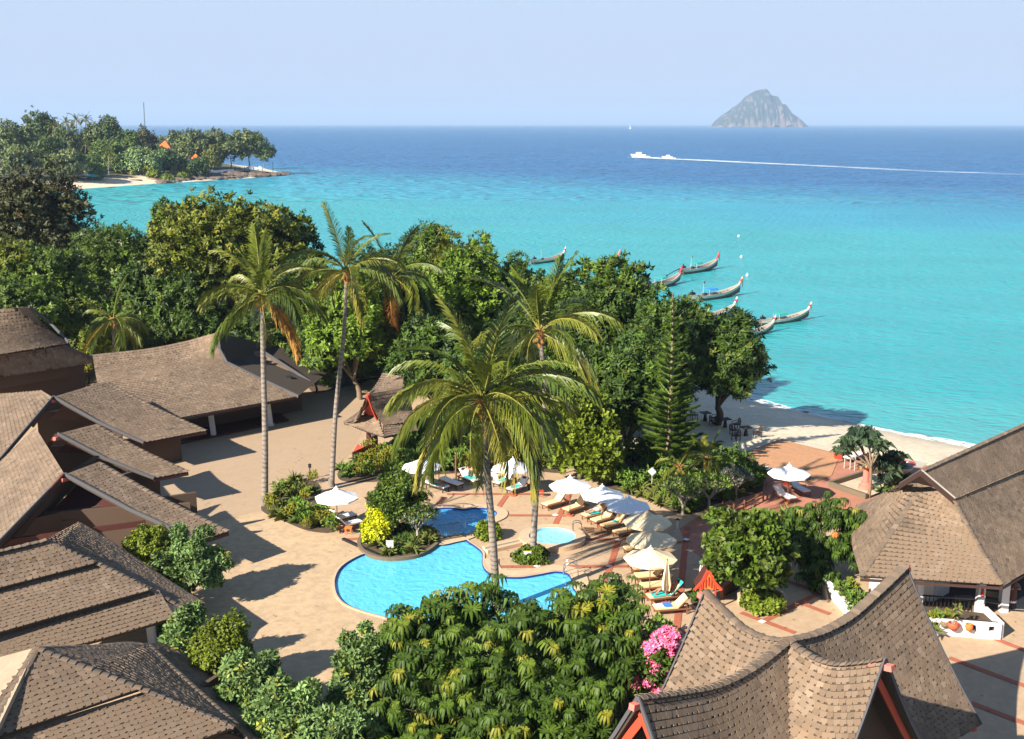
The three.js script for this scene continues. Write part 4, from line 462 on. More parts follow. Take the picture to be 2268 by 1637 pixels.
// a broadleaf tree placed by the foot, with its crown top and half width read off the survey
function tree(label, u, vTop, vFoot, half, o = {}) {
  const f = P(u + (o.lean ?? 0), vFoot, o.y ?? 0), zc = proj(f)[2], k = zc / FOC, H = (vFoot - vTop) * k / CP * 0.99, rx = half * k, cb = o.base ?? 0.1, ry = H * (1 - cb) / 2, c = V((u - CX) * k, f.y + H - ry, f.z);
  const t = thing(o.kind ?? 'broadleaf_tree', label, o.cat ?? 'tree', f, o.group); const B = crown(t, c, rx, ry, o.rz ?? rx * (o.deep ?? 0.9), o); limbs(t, f, V(f.x * 0.5 + c.x * 0.5, f.y + H * Math.max(0.12, cb), f.z), o.trunkR ?? Math.max(0.05, H * 0.022), B, o.trunkMat); return t;
}
const T = [
  ['dark brownish tree with rounded crown at the far left shore', 92, 362, 690, 135, { hue: 'brown', geo: cl.broad, blobs: 44, per: 46, base: 0.12 }],
  ['yellow-tinged green tree below the dark brownish tree at the left edge', 30, 520, 800, 105, { hue: 'yellow', accent: 0.10, blobs: 34 }],
  ['bushy green tree with golden tips left of the upright-fronded palm', 130, 535, 800, 100, { hue: 'mid', accent: 0.10, blobs: 34 }],
  ['feathery dark green tree standing against the water at the left', 262, 486, 740, 100, { hue: 'mid', geo: cl.fine, blobs: 40, per: 50 }],
  ['loose green tree between the upright palm and the sweeping pavilion', 365, 560, 800, 110, { hue: 'dark', blobs: 40 }],
  ['low yellow-green bush tree directly above the two-tier hall roof', 55, 610, 860, 115, { hue: 'mid', blobs: 34, accent: 0.1 }],
  ['low green bush tree at the corner of the sweeping pavilion ridge', 195, 690, 850, 90, { hue: 'yellow', geo: cl.fine, blobs: 34, per: 50 }],
  ['dense green bush right behind the sweeping pavilion ridge', 330, 680, 810, 85, { hue: 'mid', geo: cl.fine, blobs: 34, per: 50, accent: 0.12 }],
  ['small round tree at the upper left shoulder of the big golden tree', 380, 430, 700, 45, { hue: 'mid', geo: cl.broad, blobs: 14 }],
  ['big domed tree with golden tips, tallest of the wood by the sea', 520, 424, 790, 172, { hue: 'yellow', geo: cl.broad, blobs: 90, per: 44, accent: 0.13 }],
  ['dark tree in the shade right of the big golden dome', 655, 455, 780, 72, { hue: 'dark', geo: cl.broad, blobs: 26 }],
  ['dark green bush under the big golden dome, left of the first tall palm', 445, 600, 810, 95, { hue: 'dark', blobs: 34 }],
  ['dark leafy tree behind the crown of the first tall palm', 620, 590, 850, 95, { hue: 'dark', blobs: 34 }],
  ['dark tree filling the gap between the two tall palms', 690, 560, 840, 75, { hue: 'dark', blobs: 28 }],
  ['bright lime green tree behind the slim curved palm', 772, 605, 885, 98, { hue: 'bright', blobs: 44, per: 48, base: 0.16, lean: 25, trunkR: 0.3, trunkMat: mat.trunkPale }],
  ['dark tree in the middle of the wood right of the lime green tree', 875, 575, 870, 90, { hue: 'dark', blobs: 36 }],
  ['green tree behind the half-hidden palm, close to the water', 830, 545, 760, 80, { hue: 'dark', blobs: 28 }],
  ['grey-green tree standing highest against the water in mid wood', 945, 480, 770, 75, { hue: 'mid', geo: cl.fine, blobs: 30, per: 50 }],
  ['brown-green tree sloping to the sea right of mid wood', 1030, 512, 790, 75, { hue: 'yellow', geo: cl.fine, blobs: 30, per: 50 }],
  ['pale sunlit leafy tree above the main palm crown', 1040, 548, 830, 105, { hue: 'bright', geo: cl.broad, blobs: 40, accent: 0.02 }],
  ['green tree at the wood edge with white boats behind it', 1140, 560, 820, 75, { hue: 'mid', geo: cl.fine, blobs: 30, per: 50 }],
  ['broad leafy tree at the back of the big dark grove by the bay', 1240, 590, 850, 95, { hue: 'mid', geo: cl.broad, blobs: 40 }],
  ['leafy tree on the crest of the big dark grove facing the longtails', 1375, 584, 870, 95, { hue: 'mid', geo: cl.broad, blobs: 44 }],
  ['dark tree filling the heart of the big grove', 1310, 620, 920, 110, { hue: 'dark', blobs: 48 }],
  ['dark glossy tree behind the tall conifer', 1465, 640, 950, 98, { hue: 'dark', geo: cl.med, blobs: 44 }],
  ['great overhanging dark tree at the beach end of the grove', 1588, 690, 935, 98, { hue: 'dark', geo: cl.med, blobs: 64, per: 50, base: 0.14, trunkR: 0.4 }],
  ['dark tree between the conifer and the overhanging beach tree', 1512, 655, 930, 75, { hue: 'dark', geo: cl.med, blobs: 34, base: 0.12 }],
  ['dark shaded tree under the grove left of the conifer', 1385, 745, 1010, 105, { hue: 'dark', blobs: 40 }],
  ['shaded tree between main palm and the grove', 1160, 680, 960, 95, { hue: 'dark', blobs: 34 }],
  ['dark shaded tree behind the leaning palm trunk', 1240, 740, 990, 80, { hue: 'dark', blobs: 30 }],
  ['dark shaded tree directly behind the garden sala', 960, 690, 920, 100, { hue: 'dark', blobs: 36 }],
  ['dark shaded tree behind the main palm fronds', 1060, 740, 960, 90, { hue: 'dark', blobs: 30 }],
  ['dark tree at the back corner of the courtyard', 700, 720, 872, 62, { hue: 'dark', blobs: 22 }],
  ['dense bright rounded shrub tree in front of the dark grove', 1283, 850, 1062, 76, { hue: 'lime', geo: cl.round, blobs: 60, per: 46, base: 0.02, full: true, scale: 0.95, accent: 0.2 }],
  ['lower lobe of bright rounded shrub right of the garden umbrellas', 1325, 935, 1075, 48, { hue: 'lime', geo: cl.round, blobs: 34, per: 40, base: 0.0, full: true, scale: 0.95, kind: 'shrub', cat: 'shrub', accent: 0.2 }],
  ['glossy rosette-leaved tree in the round beige planter', 1655, 1128, 1330, 90, { hue: 'mid', geo: cl.round, blobs: 64, per: 24, base: 0.2, lean: 28, trunkR: 0.13, trunkMat: mat.trunkPale, y: 0.3, scale: 0.9, accent: 0.2, blob: 0.13, k1: 0.55 }],
  ['olive round-headed young tree at the end of the hedge row by the dark gable', 335, 1158, 1292, 50, { hue: 'olive', geo: cl.tiny, blobs: 40, per: 55, base: 0.12 }],
  ['blue-green young tree second in the hedge row, on the pebble yard edge', 422, 1190, 1335, 70, { hue: 'blueish', geo: cl.young, blobs: 40, per: 50, base: 0.2, blob: 0.16, k1: 0.58 }],
  ['blue-green young tree beside the white column of the tiered hall', 415, 1335, 1490, 48, { hue: 'blueish', geo: cl.young, blobs: 30, per: 40, base: 0.08, blob: 0.2 }],
  ['olive round-headed young tree in the middle of the hedge row', 500, 1360, 1535, 66, { hue: 'olive', geo: cl.tiny, blobs: 50, per: 60, base: 0.12 }],
  ['blue-green young tree below the middle olive tree', 560, 1455, 1615, 68, { hue: 'blueish', geo: cl.young, blobs: 36, per: 42, base: 0.1, blob: 0.16, k1: 0.58 }],
  ['blue-green young tree at the near end of the hedge row', 640, 1495, 1690, 80, { hue: 'blueish', geo: cl.young, blobs: 40, per: 46, base: 0.08, blob: 0.16, k1: 0.58 }],
  ['dark blue-green young tree at the bottom edge, nearest in the hedge row', 745, 1550, 1760, 82, { hue: 'blueish', geo: cl.young, blobs: 40, per: 46, base: 0.08, blob: 0.16, k1: 0.58 }],
  ['blue-green young tree left of the big umbrella-leaved tree', 802, 1390, 1530, 52, { hue: 'blueish', geo: cl.young, blobs: 30, per: 44, base: 0.12, blob: 0.16, k1: 0.58 }],
  ['lower blue-green young tree touching the big umbrella-leaved tree', 785, 1480, 1650, 68, { hue: 'blueish', geo: cl.young, blobs: 36, per: 46, base: 0.1, blob: 0.16, k1: 0.58 }],
];
T.forEach((a, i) => tree(a[0], a[1], a[2], a[3], a[4], { seed: 500 + i * 17, ...a[5] }));

// ---------- coconut palms ----------
function frondGeo(seed, L, a0, bend, o = {}) { const r = rng(seed), n = 22, pts = [], ang = []; let p = V(0, 0, 0); for (let i = 0; i <= n; i++) { const t = i / n, a = a0 - bend * Math.pow(t, 1.25); pts.push(p.clone()); ang.push(a); p = p.clone().add(V(Math.cos(a) * L / n, Math.sin(a) * L / n, 0)); }
  const rib = tube(pts.filter((_, i) => i % 3 === 0 || i === n), 0.055, 0.014, 4, 9), g = [], k = o.n ?? 58, out = [], side0 = r() * 0.4 - 0.2;
  for (let i = 0; i < k; i++) { const t = 0.13 + 0.87 * (i / (k - 1)), x = t * n, j = Math.min(n - 1, Math.floor(x)), c = pts[j].clone().lerp(pts[j + 1], x - j), a = ang[j], fw = V(Math.cos(a), Math.sin(a), 0), nn = V(-Math.sin(a), Math.cos(a), 0), len = (o.leaf ?? 1.25) * Math.pow(Math.sin(Math.PI * (0.14 + 0.80 * t)), 0.55) * (0.85 + 0.3 * r());
    for (const s of [1, -1]) { const spread = 0.85 - 0.35 * t + (r() - 0.5) * 0.25, lift = (o.lift ?? 0.25) + (r() - 0.5) * 0.3 + s * side0, d = fw.clone().multiplyScalar(Math.cos(spread)).addScaledVector(V(0, 0, s), Math.sin(spread)).addScaledVector(nn, lift).normalize(); const drp = V(0, -(o.droop ?? 0.95) * (0.7 + 0.6 * r()), 0), m = c.clone().addScaledVector(d, len * 0.5).addScaledVector(drp, len * 0.12), e = c.clone().addScaledVector(d, len * 0.86).addScaledVector(drp, len * 0.60), w = nn.clone().multiplyScalar(0.026).addScaledVector(fw, 0.026);
      out.push(c.clone().sub(w), c.clone().add(w), m.clone().add(w), c.clone().sub(w), m.clone().add(w), m.clone().sub(w), m.clone().sub(w), m.clone().add(w), e); } }
  g.push(tris(out)); const G = merge(g); G.rib = clean(rib); return G; }
const frondKinds = [ [5.4, 1.42, 0.55, { droop: 0.35, lift: 0.15 }], [5.6, 1.15, 1.15, { droop: 0.6 }], [5.6, 0.80, 1.50, {}], [5.4, 0.45, 1.55, { droop: 1.15 }], [5.0, 0.10, 1.45, { droop: 1.25 }], [4.6, -0.35, 1.0, { droop: 1.15 }] ].map(([L, a, b, o], i) => [0, 1].map((k) => frondGeo(90 + i * 5 + k, L * (1 - 0.06 * k), a - 0.10 * k, b + 0.15 * k, o)));
const frondMat = [[0.095, 0.13, 0.014], [0.13, 0.16, 0.018], [0.19, 0.20, 0.028], [0.065, 0.10, 0.012]].map((c) => new THREE.MeshPhysicalMaterial({ color: new THREE.Color().setRGB(...c), roughness: 0.42, specularIntensity: 0.7, transmission: 0.16, thickness: 0 })), frondDry = M(0.42, 0.20, 0.04), frondYel = M(0.28, 0.23, 0.03);
const ribMat = M(0.24, 0.22, 0.04, { roughness: 0.5 }), podMat = M(0.36, 0.15, 0.05), nutGeo = ball(0.13, 0, 0, 0, 1, 1.15, 1, 8);
function palm(label, foot, bend, crownAt, o = {}) { // bend: middle points of the trunk
  const t = thing('coconut_palm', label, 'palm', foot, o.group), r = rng(o.seed ?? 3), s = o.scale ?? 1, top = crownAt.clone();
  part(t, 'trunk', [tube([foot.clone().add(V(0, -0.3, 0)), ...bend, top], (o.r ?? 0.21), (o.r ?? 0.21) * 0.62, 10, 30), cyl((o.r ?? 0.21) * 1.5, (o.r ?? 0.21) * 0.95, 0.6, foot.x, foot.y, foot.z, 10)], mat.trunkPalm);
  part(t, 'crown_shaft', [tube([top.clone().add(V(0, -0.7, 0)), top.clone().add(V(0, 0.35, 0))], 0.17 * s, 0.30 * s, 9), ...Array.from({ length: 7 }, (_, i) => tube([top.clone(), top.clone().add(V(Math.cos(i) * 0.35, 0.35, Math.sin(i) * 0.35))], 0.06, 0.03, 5))], podMat);
  const N = o.n ?? 24; for (let i = 0; i < N; i++) { const q = i / N, k = Math.min(5, Math.floor(Math.pow(q, o.up ?? 0.9) * 6)), a = i * 2.39996 + r() * 0.5 + (o.turn ?? 0); const g = frondKinds[k][i % 2], dry = k === 5 && r() < (o.dry ?? 0.08), m = shadow(new THREE.Mesh(g, dry ? frondDry : k === 5 && r() < 0.4 ? frondYel : frondMat[Math.floor(r() * 4)])); m.name = 'frond'; m.position.copy(top).sub(t.position).add(V(0, 0.15, 0)); m.rotation.set((r() - 0.5) * 0.9, a, (r() - 0.5) * 0.25, 'YXZ'); m.scale.setScalar(s * (0.80 + 0.32 * r())); const rb = shadow(new THREE.Mesh(g.rib, dry ? frondDry : ribMat)); rb.name = 'midrib'; m.add(rb); t.add(m); }
  for (let i = 0; i < 6; i++) { const m = shadow(new THREE.Mesh(nutGeo, i % 2 ? podMat : frondYel)); m.name = 'coconut'; m.position.copy(top).sub(t.position).add(V(Math.cos(i * 1.05) * 0.32 * s, -0.25 - 0.1 * (i % 2), Math.sin(i * 1.05) * 0.32 * s)); t.add(m); }
  return t; }
// point straight above a foot's distance that falls on the sight line (u, v)
function above(foot, u, v, dz = 0) { const zc0 = proj(foot)[2]; let z = foot.z + dz; const dn = SP * FOC + CP * (v - CY), fw = CP * FOC - SP * (v - CY), t = -z / fw; return V((u - CX) * t, EYE - dn * t, z); }
{
  let f = P(586, 1119); palm('tall straight coconut palm in front of the sweeping pavilion, leftmost of the tall palms', f, [above(f, 587, 960), above(f, 583, 800)], above(f, 580, 664), { seed: 4, n: 25, scale: 0.92, r: 0.23, turn: 0.6 });
  f = P(734, 1077); palm('slim coconut palm with a long curved pale trunk, second from the left', f, [above(f, 744, 905), above(f, 762, 730)], above(f, 767, 606), { seed: 8, n: 20, scale: 0.92, r: 0.19, turn: 2.0, up: 0.75 });
  f = P(1101, 1352); palm('nearest coconut palm, its trunk rising beside the pool in mid view', f, [above(f, 1092, 1200), above(f, 1078, 1030)], above(f, 1068, 896), { seed: 12, n: 46, scale: 1.12, r: 0.235, turn: 0.2, dry: 0.04, up: 0.62 });
  f = P(1179, 1232, 0.2); palm('tall leaning coconut palm in the round hedge by the whirlpool', f, [above(f, 1190, 1050), above(f, 1207, 880)], above(f, 1196, 742), { seed: 16, n: 22, scale: 0.92, r: 0.21, turn: 1.1 });
  f = P(905, 880); palm('coconut palm half hidden in the wood behind the slim curved palm', f, [above(f, 900, 760), above(f, 885, 660)], above(f, 868, 618), { seed: 21, n: 22, scale: 1.1, turn: 2.6, up: 0.6 });
  f = P(250, 862); palm('short palm with stiff upright fronds above the pavilion roof at the left', f, [above(f, 250, 800), above(f, 252, 755)], above(f, 252, 712), { seed: 25, n: 15, scale: 0.95, dry: 0, up: 0.3, turn: 0.3 });
  f = P(1562, 1090); palm('short young coconut palm between the conifer and the terrace', f, [above(f, 1563, 1060), above(f, 1564, 1040)], above(f, 1566, 1022), { seed: 29, n: 16, scale: 0.46, r: 0.14, up: 0.7 });
  f = P(1500, 1085); palm('low palm with arching fronds in the shaded bed beside the conifer', f, [above(f, 1502, 1065), above(f, 1503, 1050)], above(f, 1504, 1038), { seed: 33, n: 12, scale: 0.4, r: 0.12, up: 0.7 });
  f = P(900, 1140); palm('low bushy palm on the planted island beside the upper pool', f, [above(f, 898, 1120), above(f, 897, 1110)], above(f, 896, 1098), { seed: 37, n: 14, scale: 0.40, r: 0.1, up: 0.7 });
  // palms behind the photographer's left whose shadows fall across the villa roof
  for (const [u, v, h, H] of [[2060, 1200, 4.2, 13], [2190, 1010, 7.2, 15]]) { const p = P(u, v, h), k = (H - h) / SUN.y, c = p.clone().addScaledVector(SUN, k); if (inFrame(c, 250)) continue; palm(`coconut palm outside the frame shading the villa roof, ${H > 14 ? 'farther' : 'nearer'} one`, V(c.x, 0, c.z), [V(c.x + 0.1, H * 0.3, c.z), V(c.x, H * 0.7, c.z)], c, { seed: H, n: 22, scale: 0.9 }); }
}
// ---------- Norfolk pine ----------
{ const f = P(1478, 1050), topP = above(f, 1476, 648), H = topP.y, t = thing('norfolk_pine', 'tall tiered conifer standing in front of the dark grove', 'conifer', f); part(t, 'trunk', [tube([f.clone(), f.clone().add(V(0.12, H * 0.5, 0)), f.clone().add(V(0, H, 0))], 0.24, 0.03, 8)], mat.trunkPale);
  const r = rng(77), L = []; for (let i = 0; i < 110; i++) { const s = Math.pow(i / 110, 0.9), a = r() * 6.28, d = V(0.55, Math.abs(Math.cos(a)) * 0.75 + 0.1, Math.sin(a) * 0.75).normalize(); L.push([V(0.12 + s * 0.88, 0.10 * s * s, 0), d, UPV, 0.24 * (1.1 - 0.4 * s), 0.10, 0]); } const bg = merge([blades(L), tube([V(0, 0, 0), V(0.5, 0.02, 0), V(1, 0.1, 0)], 0.02, 0.006, 5)]);
  const bm = [[0.065, 0.12, 0.011], [0.105, 0.17, 0.015]].map((c) => M(...c, { roughness: 0.6 })); const tiers = 25; for (let j = 0; j < tiers; j++) { const q = j / tiers, y = H * (0.12 + 0.86 * q), R = (1 - q) * 2.3 * (q < 0.12 ? 0.8 + q * 1.6 : 1) + 0.22, k = q > 0.75 ? 6 : 8; for (let i = 0; i < k; i++) { const m = shadow(new THREE.Mesh(bg, bm[(i + j) % 2])); m.name = 'branch'; m.position.set(0, y, 0); m.rotation.set(0, i / k * 6.28 + j * 0.9 + r() * 0.3, 0.14 + 0.14 * r() + q * 0.35, 'YXZ'); const s = R * (0.85 + 0.3 * r()); if (r() < 0.08) continue; m.scale.set(s * (0.75 + 0.4 * r()), Math.max(0.85, s * 0.7), Math.max(0.65, s * 0.6)); t.add(m); } } }
// ---------- umbrella-leaved trees ----------
function whorlGeo(seed, n, len, w, drop, Q = 3) { const r = rng(seed), p = [], col = []; for (let i = 0; i < n; i++) { const a = i / n * 6.283 + r() * 0.25, c = Math.cos(a), s = Math.sin(a), l = len * (0.8 + 0.35 * r()), pts = []; let R = 0.02, y = 0.02; for (let k = 0; k <= Q; k++) { const q = k / Q; pts.push([R, y, w * Math.sin(Math.PI * (0.10 + 0.84 * q))]); const ang = 0.25 - drop * 1.95 * Math.pow(q, 0.42) ; R += Math.cos(ang) * l / Q; y += Math.sin(ang) * l / Q; } const tone = 0.75 + 0.5 * r(), at = (k, sd) => { const [R2, y2, ww] = pts[k]; return V(c * R2 - s * ww * sd, y2 - (sd ? ww * 0.3 : 0), s * R2 + c * ww * sd); };
    for (let k = 0; k < Q; k++) for (const sd of [1, -1]) { const A = at(k, 0), B = at(k + 1, 0), C2 = at(k + 1, sd), D = at(k, sd); sd > 0 ? p.push(A, B, C2, A, C2, D) : p.push(A, C2, B, A, D, C2); const ca = (kk, mid) => { const q = kk / Q, rib = mid ? lerp(1.9, 1.0, q) : lerp(1.15, 0.8, q); return [tone * rib, tone * lerp(rib, 1, 0.35), tone * lerp(rib, 1, 0.5)]; }; const cA = ca(k, 1), cB = ca(k + 1, 1), cC = ca(k + 1, 0), cD = ca(k, 0); col.push(...(sd > 0 ? [cA, cB, cC, cA, cC, cD] : [cA, cC, cB, cA, cD, cC]).flat()); } }
  const g = tris(p, new Array(p.length * 2).fill(0)); g.setAttribute('color', new THREE.Float32BufferAttribute(col, 3)); return g; }
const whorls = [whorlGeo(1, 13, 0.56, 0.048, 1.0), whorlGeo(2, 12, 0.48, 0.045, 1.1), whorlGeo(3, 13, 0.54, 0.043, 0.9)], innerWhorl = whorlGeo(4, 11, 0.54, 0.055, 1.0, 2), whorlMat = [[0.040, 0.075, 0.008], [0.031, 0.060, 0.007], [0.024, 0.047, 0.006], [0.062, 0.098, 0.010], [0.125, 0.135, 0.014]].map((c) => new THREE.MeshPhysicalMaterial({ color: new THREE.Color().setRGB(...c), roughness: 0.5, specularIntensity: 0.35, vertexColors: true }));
function umbrellaTree(label, f, blobs, n, s, seed, topMix) { const t = thing('umbrella_tree', label, 'tree', f), r = rng(seed), own = [], rest = []; const g = [], cx = blobs.reduce((a, b) => a + b[0].x, 0) / blobs.length, cz = blobs.reduce((a, b) => a + b[0].z, 0) / blobs.length, fork = V(cx, f.y + 1.2, cz); g.push(tube([f, f.clone().lerp(fork, 0.5), fork], 0.16, 0.11, 8)); for (const [b] of blobs) g.push(tube([fork, fork.clone().lerp(b, 0.5).add(V(0, -0.3, 0)), b], 0.08, 0.03, 6)); part(t, 'trunk', g, mat.trunkPale);
  for (let i = 0; i < n; i++) { const [b, q, qy] = blobs[i % blobs.length], z = lerp(-0.75, 1, Math.pow(r(), 0.75)), a = r() * 6.28, h = Math.sqrt(1 - z * z), k = i % 4 === 3 ? 0.45 + 0.4 * r() : 0.80 + 0.45 * r(), d = V(Math.cos(a) * h, z, Math.sin(a) * h), p = V(b.x + d.x * q * k, b.y + d.y * qy * k, b.z + d.z * q * k); const lit = k > 0.8 && r() < topMix * (0.4 + 0.8 * Math.max(0, z)), m = whorlMat[lit ? (r() < 0.55 ? 4 : 3) : Math.floor(r() * 3)]; (k > 0.8 && proj(p)[2] ? own : rest).push([p, d, m, s * (0.65 + 0.75 * r())]); }  // outer upper whorls more often get the sunlit yellow-green tones
  for (let i = 0; i < n * 0.7; i++) { const [b, q, qy] = blobs[i % blobs.length], a = r() * 6.28, z = r() * 2 - 1, h = Math.sqrt(1 - z * z), k = 0.8 * Math.cbrt(r()); rest.push([V(b.x + Math.cos(a) * h * q * k, b.y + z * qy * k, b.z + Math.sin(a) * h * q * k), V(Math.cos(a) * h, z, Math.sin(a) * h), whorlMat[2], s * 1.1]); }  // crown shade put into the colour: inner whorls all take the darkest green
  own.sort((x, y) => x[0].distanceTo(camera.position) - y[0].distanceTo(camera.position)); for (const x of own.splice(300)) rest.push(x);
  const place = (m, [p, d, , sc]) => { m.position.copy(p).sub(t.position); m.quaternion.setFromUnitVectors(UPV, d.clone().multiplyScalar(0.28).add(V(0, 0.9, 0)).normalize()); m.rotateY(r() * 6.28); m.scale.setScalar(sc); return m; };
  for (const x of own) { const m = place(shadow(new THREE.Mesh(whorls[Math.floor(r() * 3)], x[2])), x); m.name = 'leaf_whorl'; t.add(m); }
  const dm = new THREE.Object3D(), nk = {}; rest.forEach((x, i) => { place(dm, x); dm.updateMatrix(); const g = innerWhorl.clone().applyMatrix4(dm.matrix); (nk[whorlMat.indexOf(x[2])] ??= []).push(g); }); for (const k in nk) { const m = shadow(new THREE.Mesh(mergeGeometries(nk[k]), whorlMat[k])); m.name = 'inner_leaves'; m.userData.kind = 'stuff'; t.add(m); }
  return t; }
{ const at = (u, v, zc) => { const dn = SP * FOC + CP * (v - CY), k = zc / FOC, fw = CP * FOC - SP * (v - CY); return V((u - CX) * k, EYE - dn * k, -fw * k); };
  const B = [[905, 1400, 47, 60], [985, 1370, 48, 62], [1080, 1355, 48.5, 70], [1175, 1385, 47.5, 70], [1270, 1365, 48, 72], [1350, 1330, 48.5, 62], [1400, 1400, 47, 62], [930, 1480, 45.5, 80], [1040, 1460, 46, 90], [1160, 1470, 45.5, 90], [1290, 1455, 46, 95], [1370, 1480, 46, 70], [900, 1570, 43.5, 80], [1000, 1570, 44, 90], [1110, 1580, 43.5, 90], [1230, 1560, 44, 95], [1320, 1580, 43.5, 80], [960, 1660, 42.5, 80], [1100, 1670, 42.5, 90], [1240, 1660, 42.5, 90]].map(([u, v, z, w]) => { const c = at(u, v, z), q = w * z / FOC * 0.92; return [c, q, q * 0.95]; });
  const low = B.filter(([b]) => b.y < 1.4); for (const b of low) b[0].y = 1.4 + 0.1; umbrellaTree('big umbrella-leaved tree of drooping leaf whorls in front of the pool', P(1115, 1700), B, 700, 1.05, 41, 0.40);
  const D = [[1770, 1165, 64, 42], [1835, 1140, 64, 46], [1890, 1165, 64, 40], [1795, 1225, 63, 44], [1860, 1220, 63, 44], [1815, 1275, 62, 36], [1760, 1210, 63, 30]].map(([u, v, z, w]) => { const c = at(u, v, z), q = w * z / FOC * 0.92; return [c, q, q * 0.95]; });
  const rt = umbrellaTree('darker umbrella-leaved tree beside the villa roof', P(1830, 1335), D, 330, 0.9, 43, 0.05); for (const [u, v] of [[1850, 1182], [1899, 1189]]) { const c = at(u, v, 62.2); part(rt, 'dead_whorl', [whorls[1].clone().scale(0.8, 0.8, 0.8).translate(c.x, c.y, c.z)], mat.orange); } }
// ---------- pandanus clumps ----------
{ const heads = cluster(55, 90, 1.15, 0.05, 0.6, 0.6), pm = [M(0.030, 0.055, 0.030, { roughness: 0.5 }), M(0.05, 0.085, 0.04, { roughness: 0.5 })];
  const pan = (label, foot, list, s) => { const t = thing('screw_pine', label, 'tree', foot); const fork = foot.clone().add(V(0, list[0][1].y * 0.55, 0)); part(t, 'trunk', [tube([foot, foot.clone().lerp(fork, 0.5).add(V(0.05, 0, 0)), fork], 0.13, 0.10, 7), ...list.map(([, c]) => tube([fork, fork.clone().lerp(c, 0.6).add(V(0, -0.1, 0)), c], 0.08, 0.05, 6))], mat.trunkPale); list.forEach(([k, c], i) => { const m = shadow(new THREE.Mesh(heads, pm[i % 2])); m.name = 'leaf_head'; m.position.copy(c).sub(t.position); m.rotation.y = i * 1.3; m.scale.setScalar(s * k); t.add(m); }); };
  let f = P(1924, 1103); const A = (u, v, dz) => above(f, u, v, dz); pan('tall screw pine with tufted grey-green heads beside the terrace bed', f, [[1, A(1905, 975, -0.5)], [0.9, A(1880, 985, 0)], [1, A(1925, 965, -1)], [0.8, A(1940, 985, 0.4)], [0.9, A(1895, 962, -1.2)], [0.7, A(1865, 1000, -1)], [0.8, A(1950, 990, -0.8)]], 0.78);
  f = P(1968, 1085); pan('shorter screw pine with dark heads right of the tall one', f, [[1, A(1965, 1020, 0)], [0.9, A(1985, 1015, -0.4)], [0.8, A(1945, 1030, 0.2)], [0.9, A(1972, 1040, 0.5)], [0.7, A(1955, 1060, 0.5)]], 0.72); }
// ---------- small garden plants ----------
const rosette = (seed, n, len, w, up, droop) => { const r = rng(seed), L = []; for (let i = 0; i < n; i++) { const a = i * 2.4, e = lerp(up, 0.25, i / n) + (r() - 0.5) * 0.3; L.push([V(0, 0.05, 0), V(Math.cos(a) * Math.cos(e), Math.sin(e), Math.sin(a) * Math.cos(e)), UPV, len * (0.7 + 0.5 * r()), w, droop * r()]); } return blades(L); };
const plantMat = { yellow: M(0.20, 0.20, 0.012), green: M(0.060, 0.12, 0.014), fresh: M(0.11, 0.19, 0.016), dark: M(0.085, 0.150, 0.015), gold: M(0.52, 0.44, 0.02), olive: M(0.12, 0.14, 0.02), rust: M(0.22, 0.06, 0.02) };
function plant(name, label, cat, group, parts) { const t = thing(name, label, cat, V(0, 0, 0), group); for (const [n, g, m] of parts) part(t, n, g, m); return t; }
const protoPlants = {
  lily: plant('lily_plant', 'x', 'plant', 'x', [['leaves', [rosette(1, 26, 0.85, 0.09, 1.2, 0.4)], plantMat.green]]),
  croton: plant('croton_bush', 'x', 'bush', 'x', [['leaves', [...Array(7)].map((_, i) => cluster(70 + i, 16, 0.36, 0.11, 0.9).translate(Math.cos(i * 2.4) * 0.3, 0.35 + 0.15 * i * 0.6, Math.sin(i * 2.4) * 0.3)), plantMat.yellow], ['stem', [tube([V(0, 0, 0), V(0.05, 0.6, 0)], 0.04, 0.02, 5)], mat.trunk]]),
  fern: plant('fern_clump', 'x', 'plant', 'x', [['leaves', [rosette(5, 44, 1.0, 0.06, 1.3, 0.7), rosette(6, 22, 0.7, 0.08, 0.9, 0.3)], plantMat.olive]]),
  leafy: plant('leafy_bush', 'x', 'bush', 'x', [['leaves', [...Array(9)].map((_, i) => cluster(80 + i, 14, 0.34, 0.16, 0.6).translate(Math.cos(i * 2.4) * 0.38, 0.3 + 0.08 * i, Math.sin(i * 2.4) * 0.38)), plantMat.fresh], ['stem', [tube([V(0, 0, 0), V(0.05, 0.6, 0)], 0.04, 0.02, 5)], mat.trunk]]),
  shade: plant('shade_bush', 'x', 'bush', 'x', [['leaves', [...Array(9)].map((_, i) => cluster(90 + i, 14, 0.36, 0.15, 0.6).translate(Math.cos(i * 2.4) * 0.42, 0.3 + 0.09 * i, Math.sin(i * 2.4) * 0.42)), plantMat.dark], ['stem', [tube([V(0, 0, 0), V(0.05, 0.6, 0)], 0.04, 0.02, 5)], mat.trunk]]),  // leafy bush again in a darker green, chosen to deepen shaded beds
  banana: plant('banana_plant', 'x', 'plant', 'x', [['leaves', [rosette(9, 9, 1.9, 0.42, 1.35, 0.35)], plantMat.fresh], ['stem', [tube([V(0, 0, 0), V(0, 0.7, 0)], 0.1, 0.07, 7)], plantMat.olive]]),
};
const used = {}, ord = ['first', 'second', 'third', 'fourth', 'fifth', 'sixth', 'seventh', 'eighth', 'ninth', 'tenth', 'eleventh', 'twelfth', 'thirteenth', 'fourteenth', 'fifteenth', 'sixteenth', 'seventeenth', 'eighteenth', 'nineteenth', 'twentieth', 'twenty-first', 'twenty-second', 'twenty-third', 'twenty-fourth', 'twenty-fifth'];
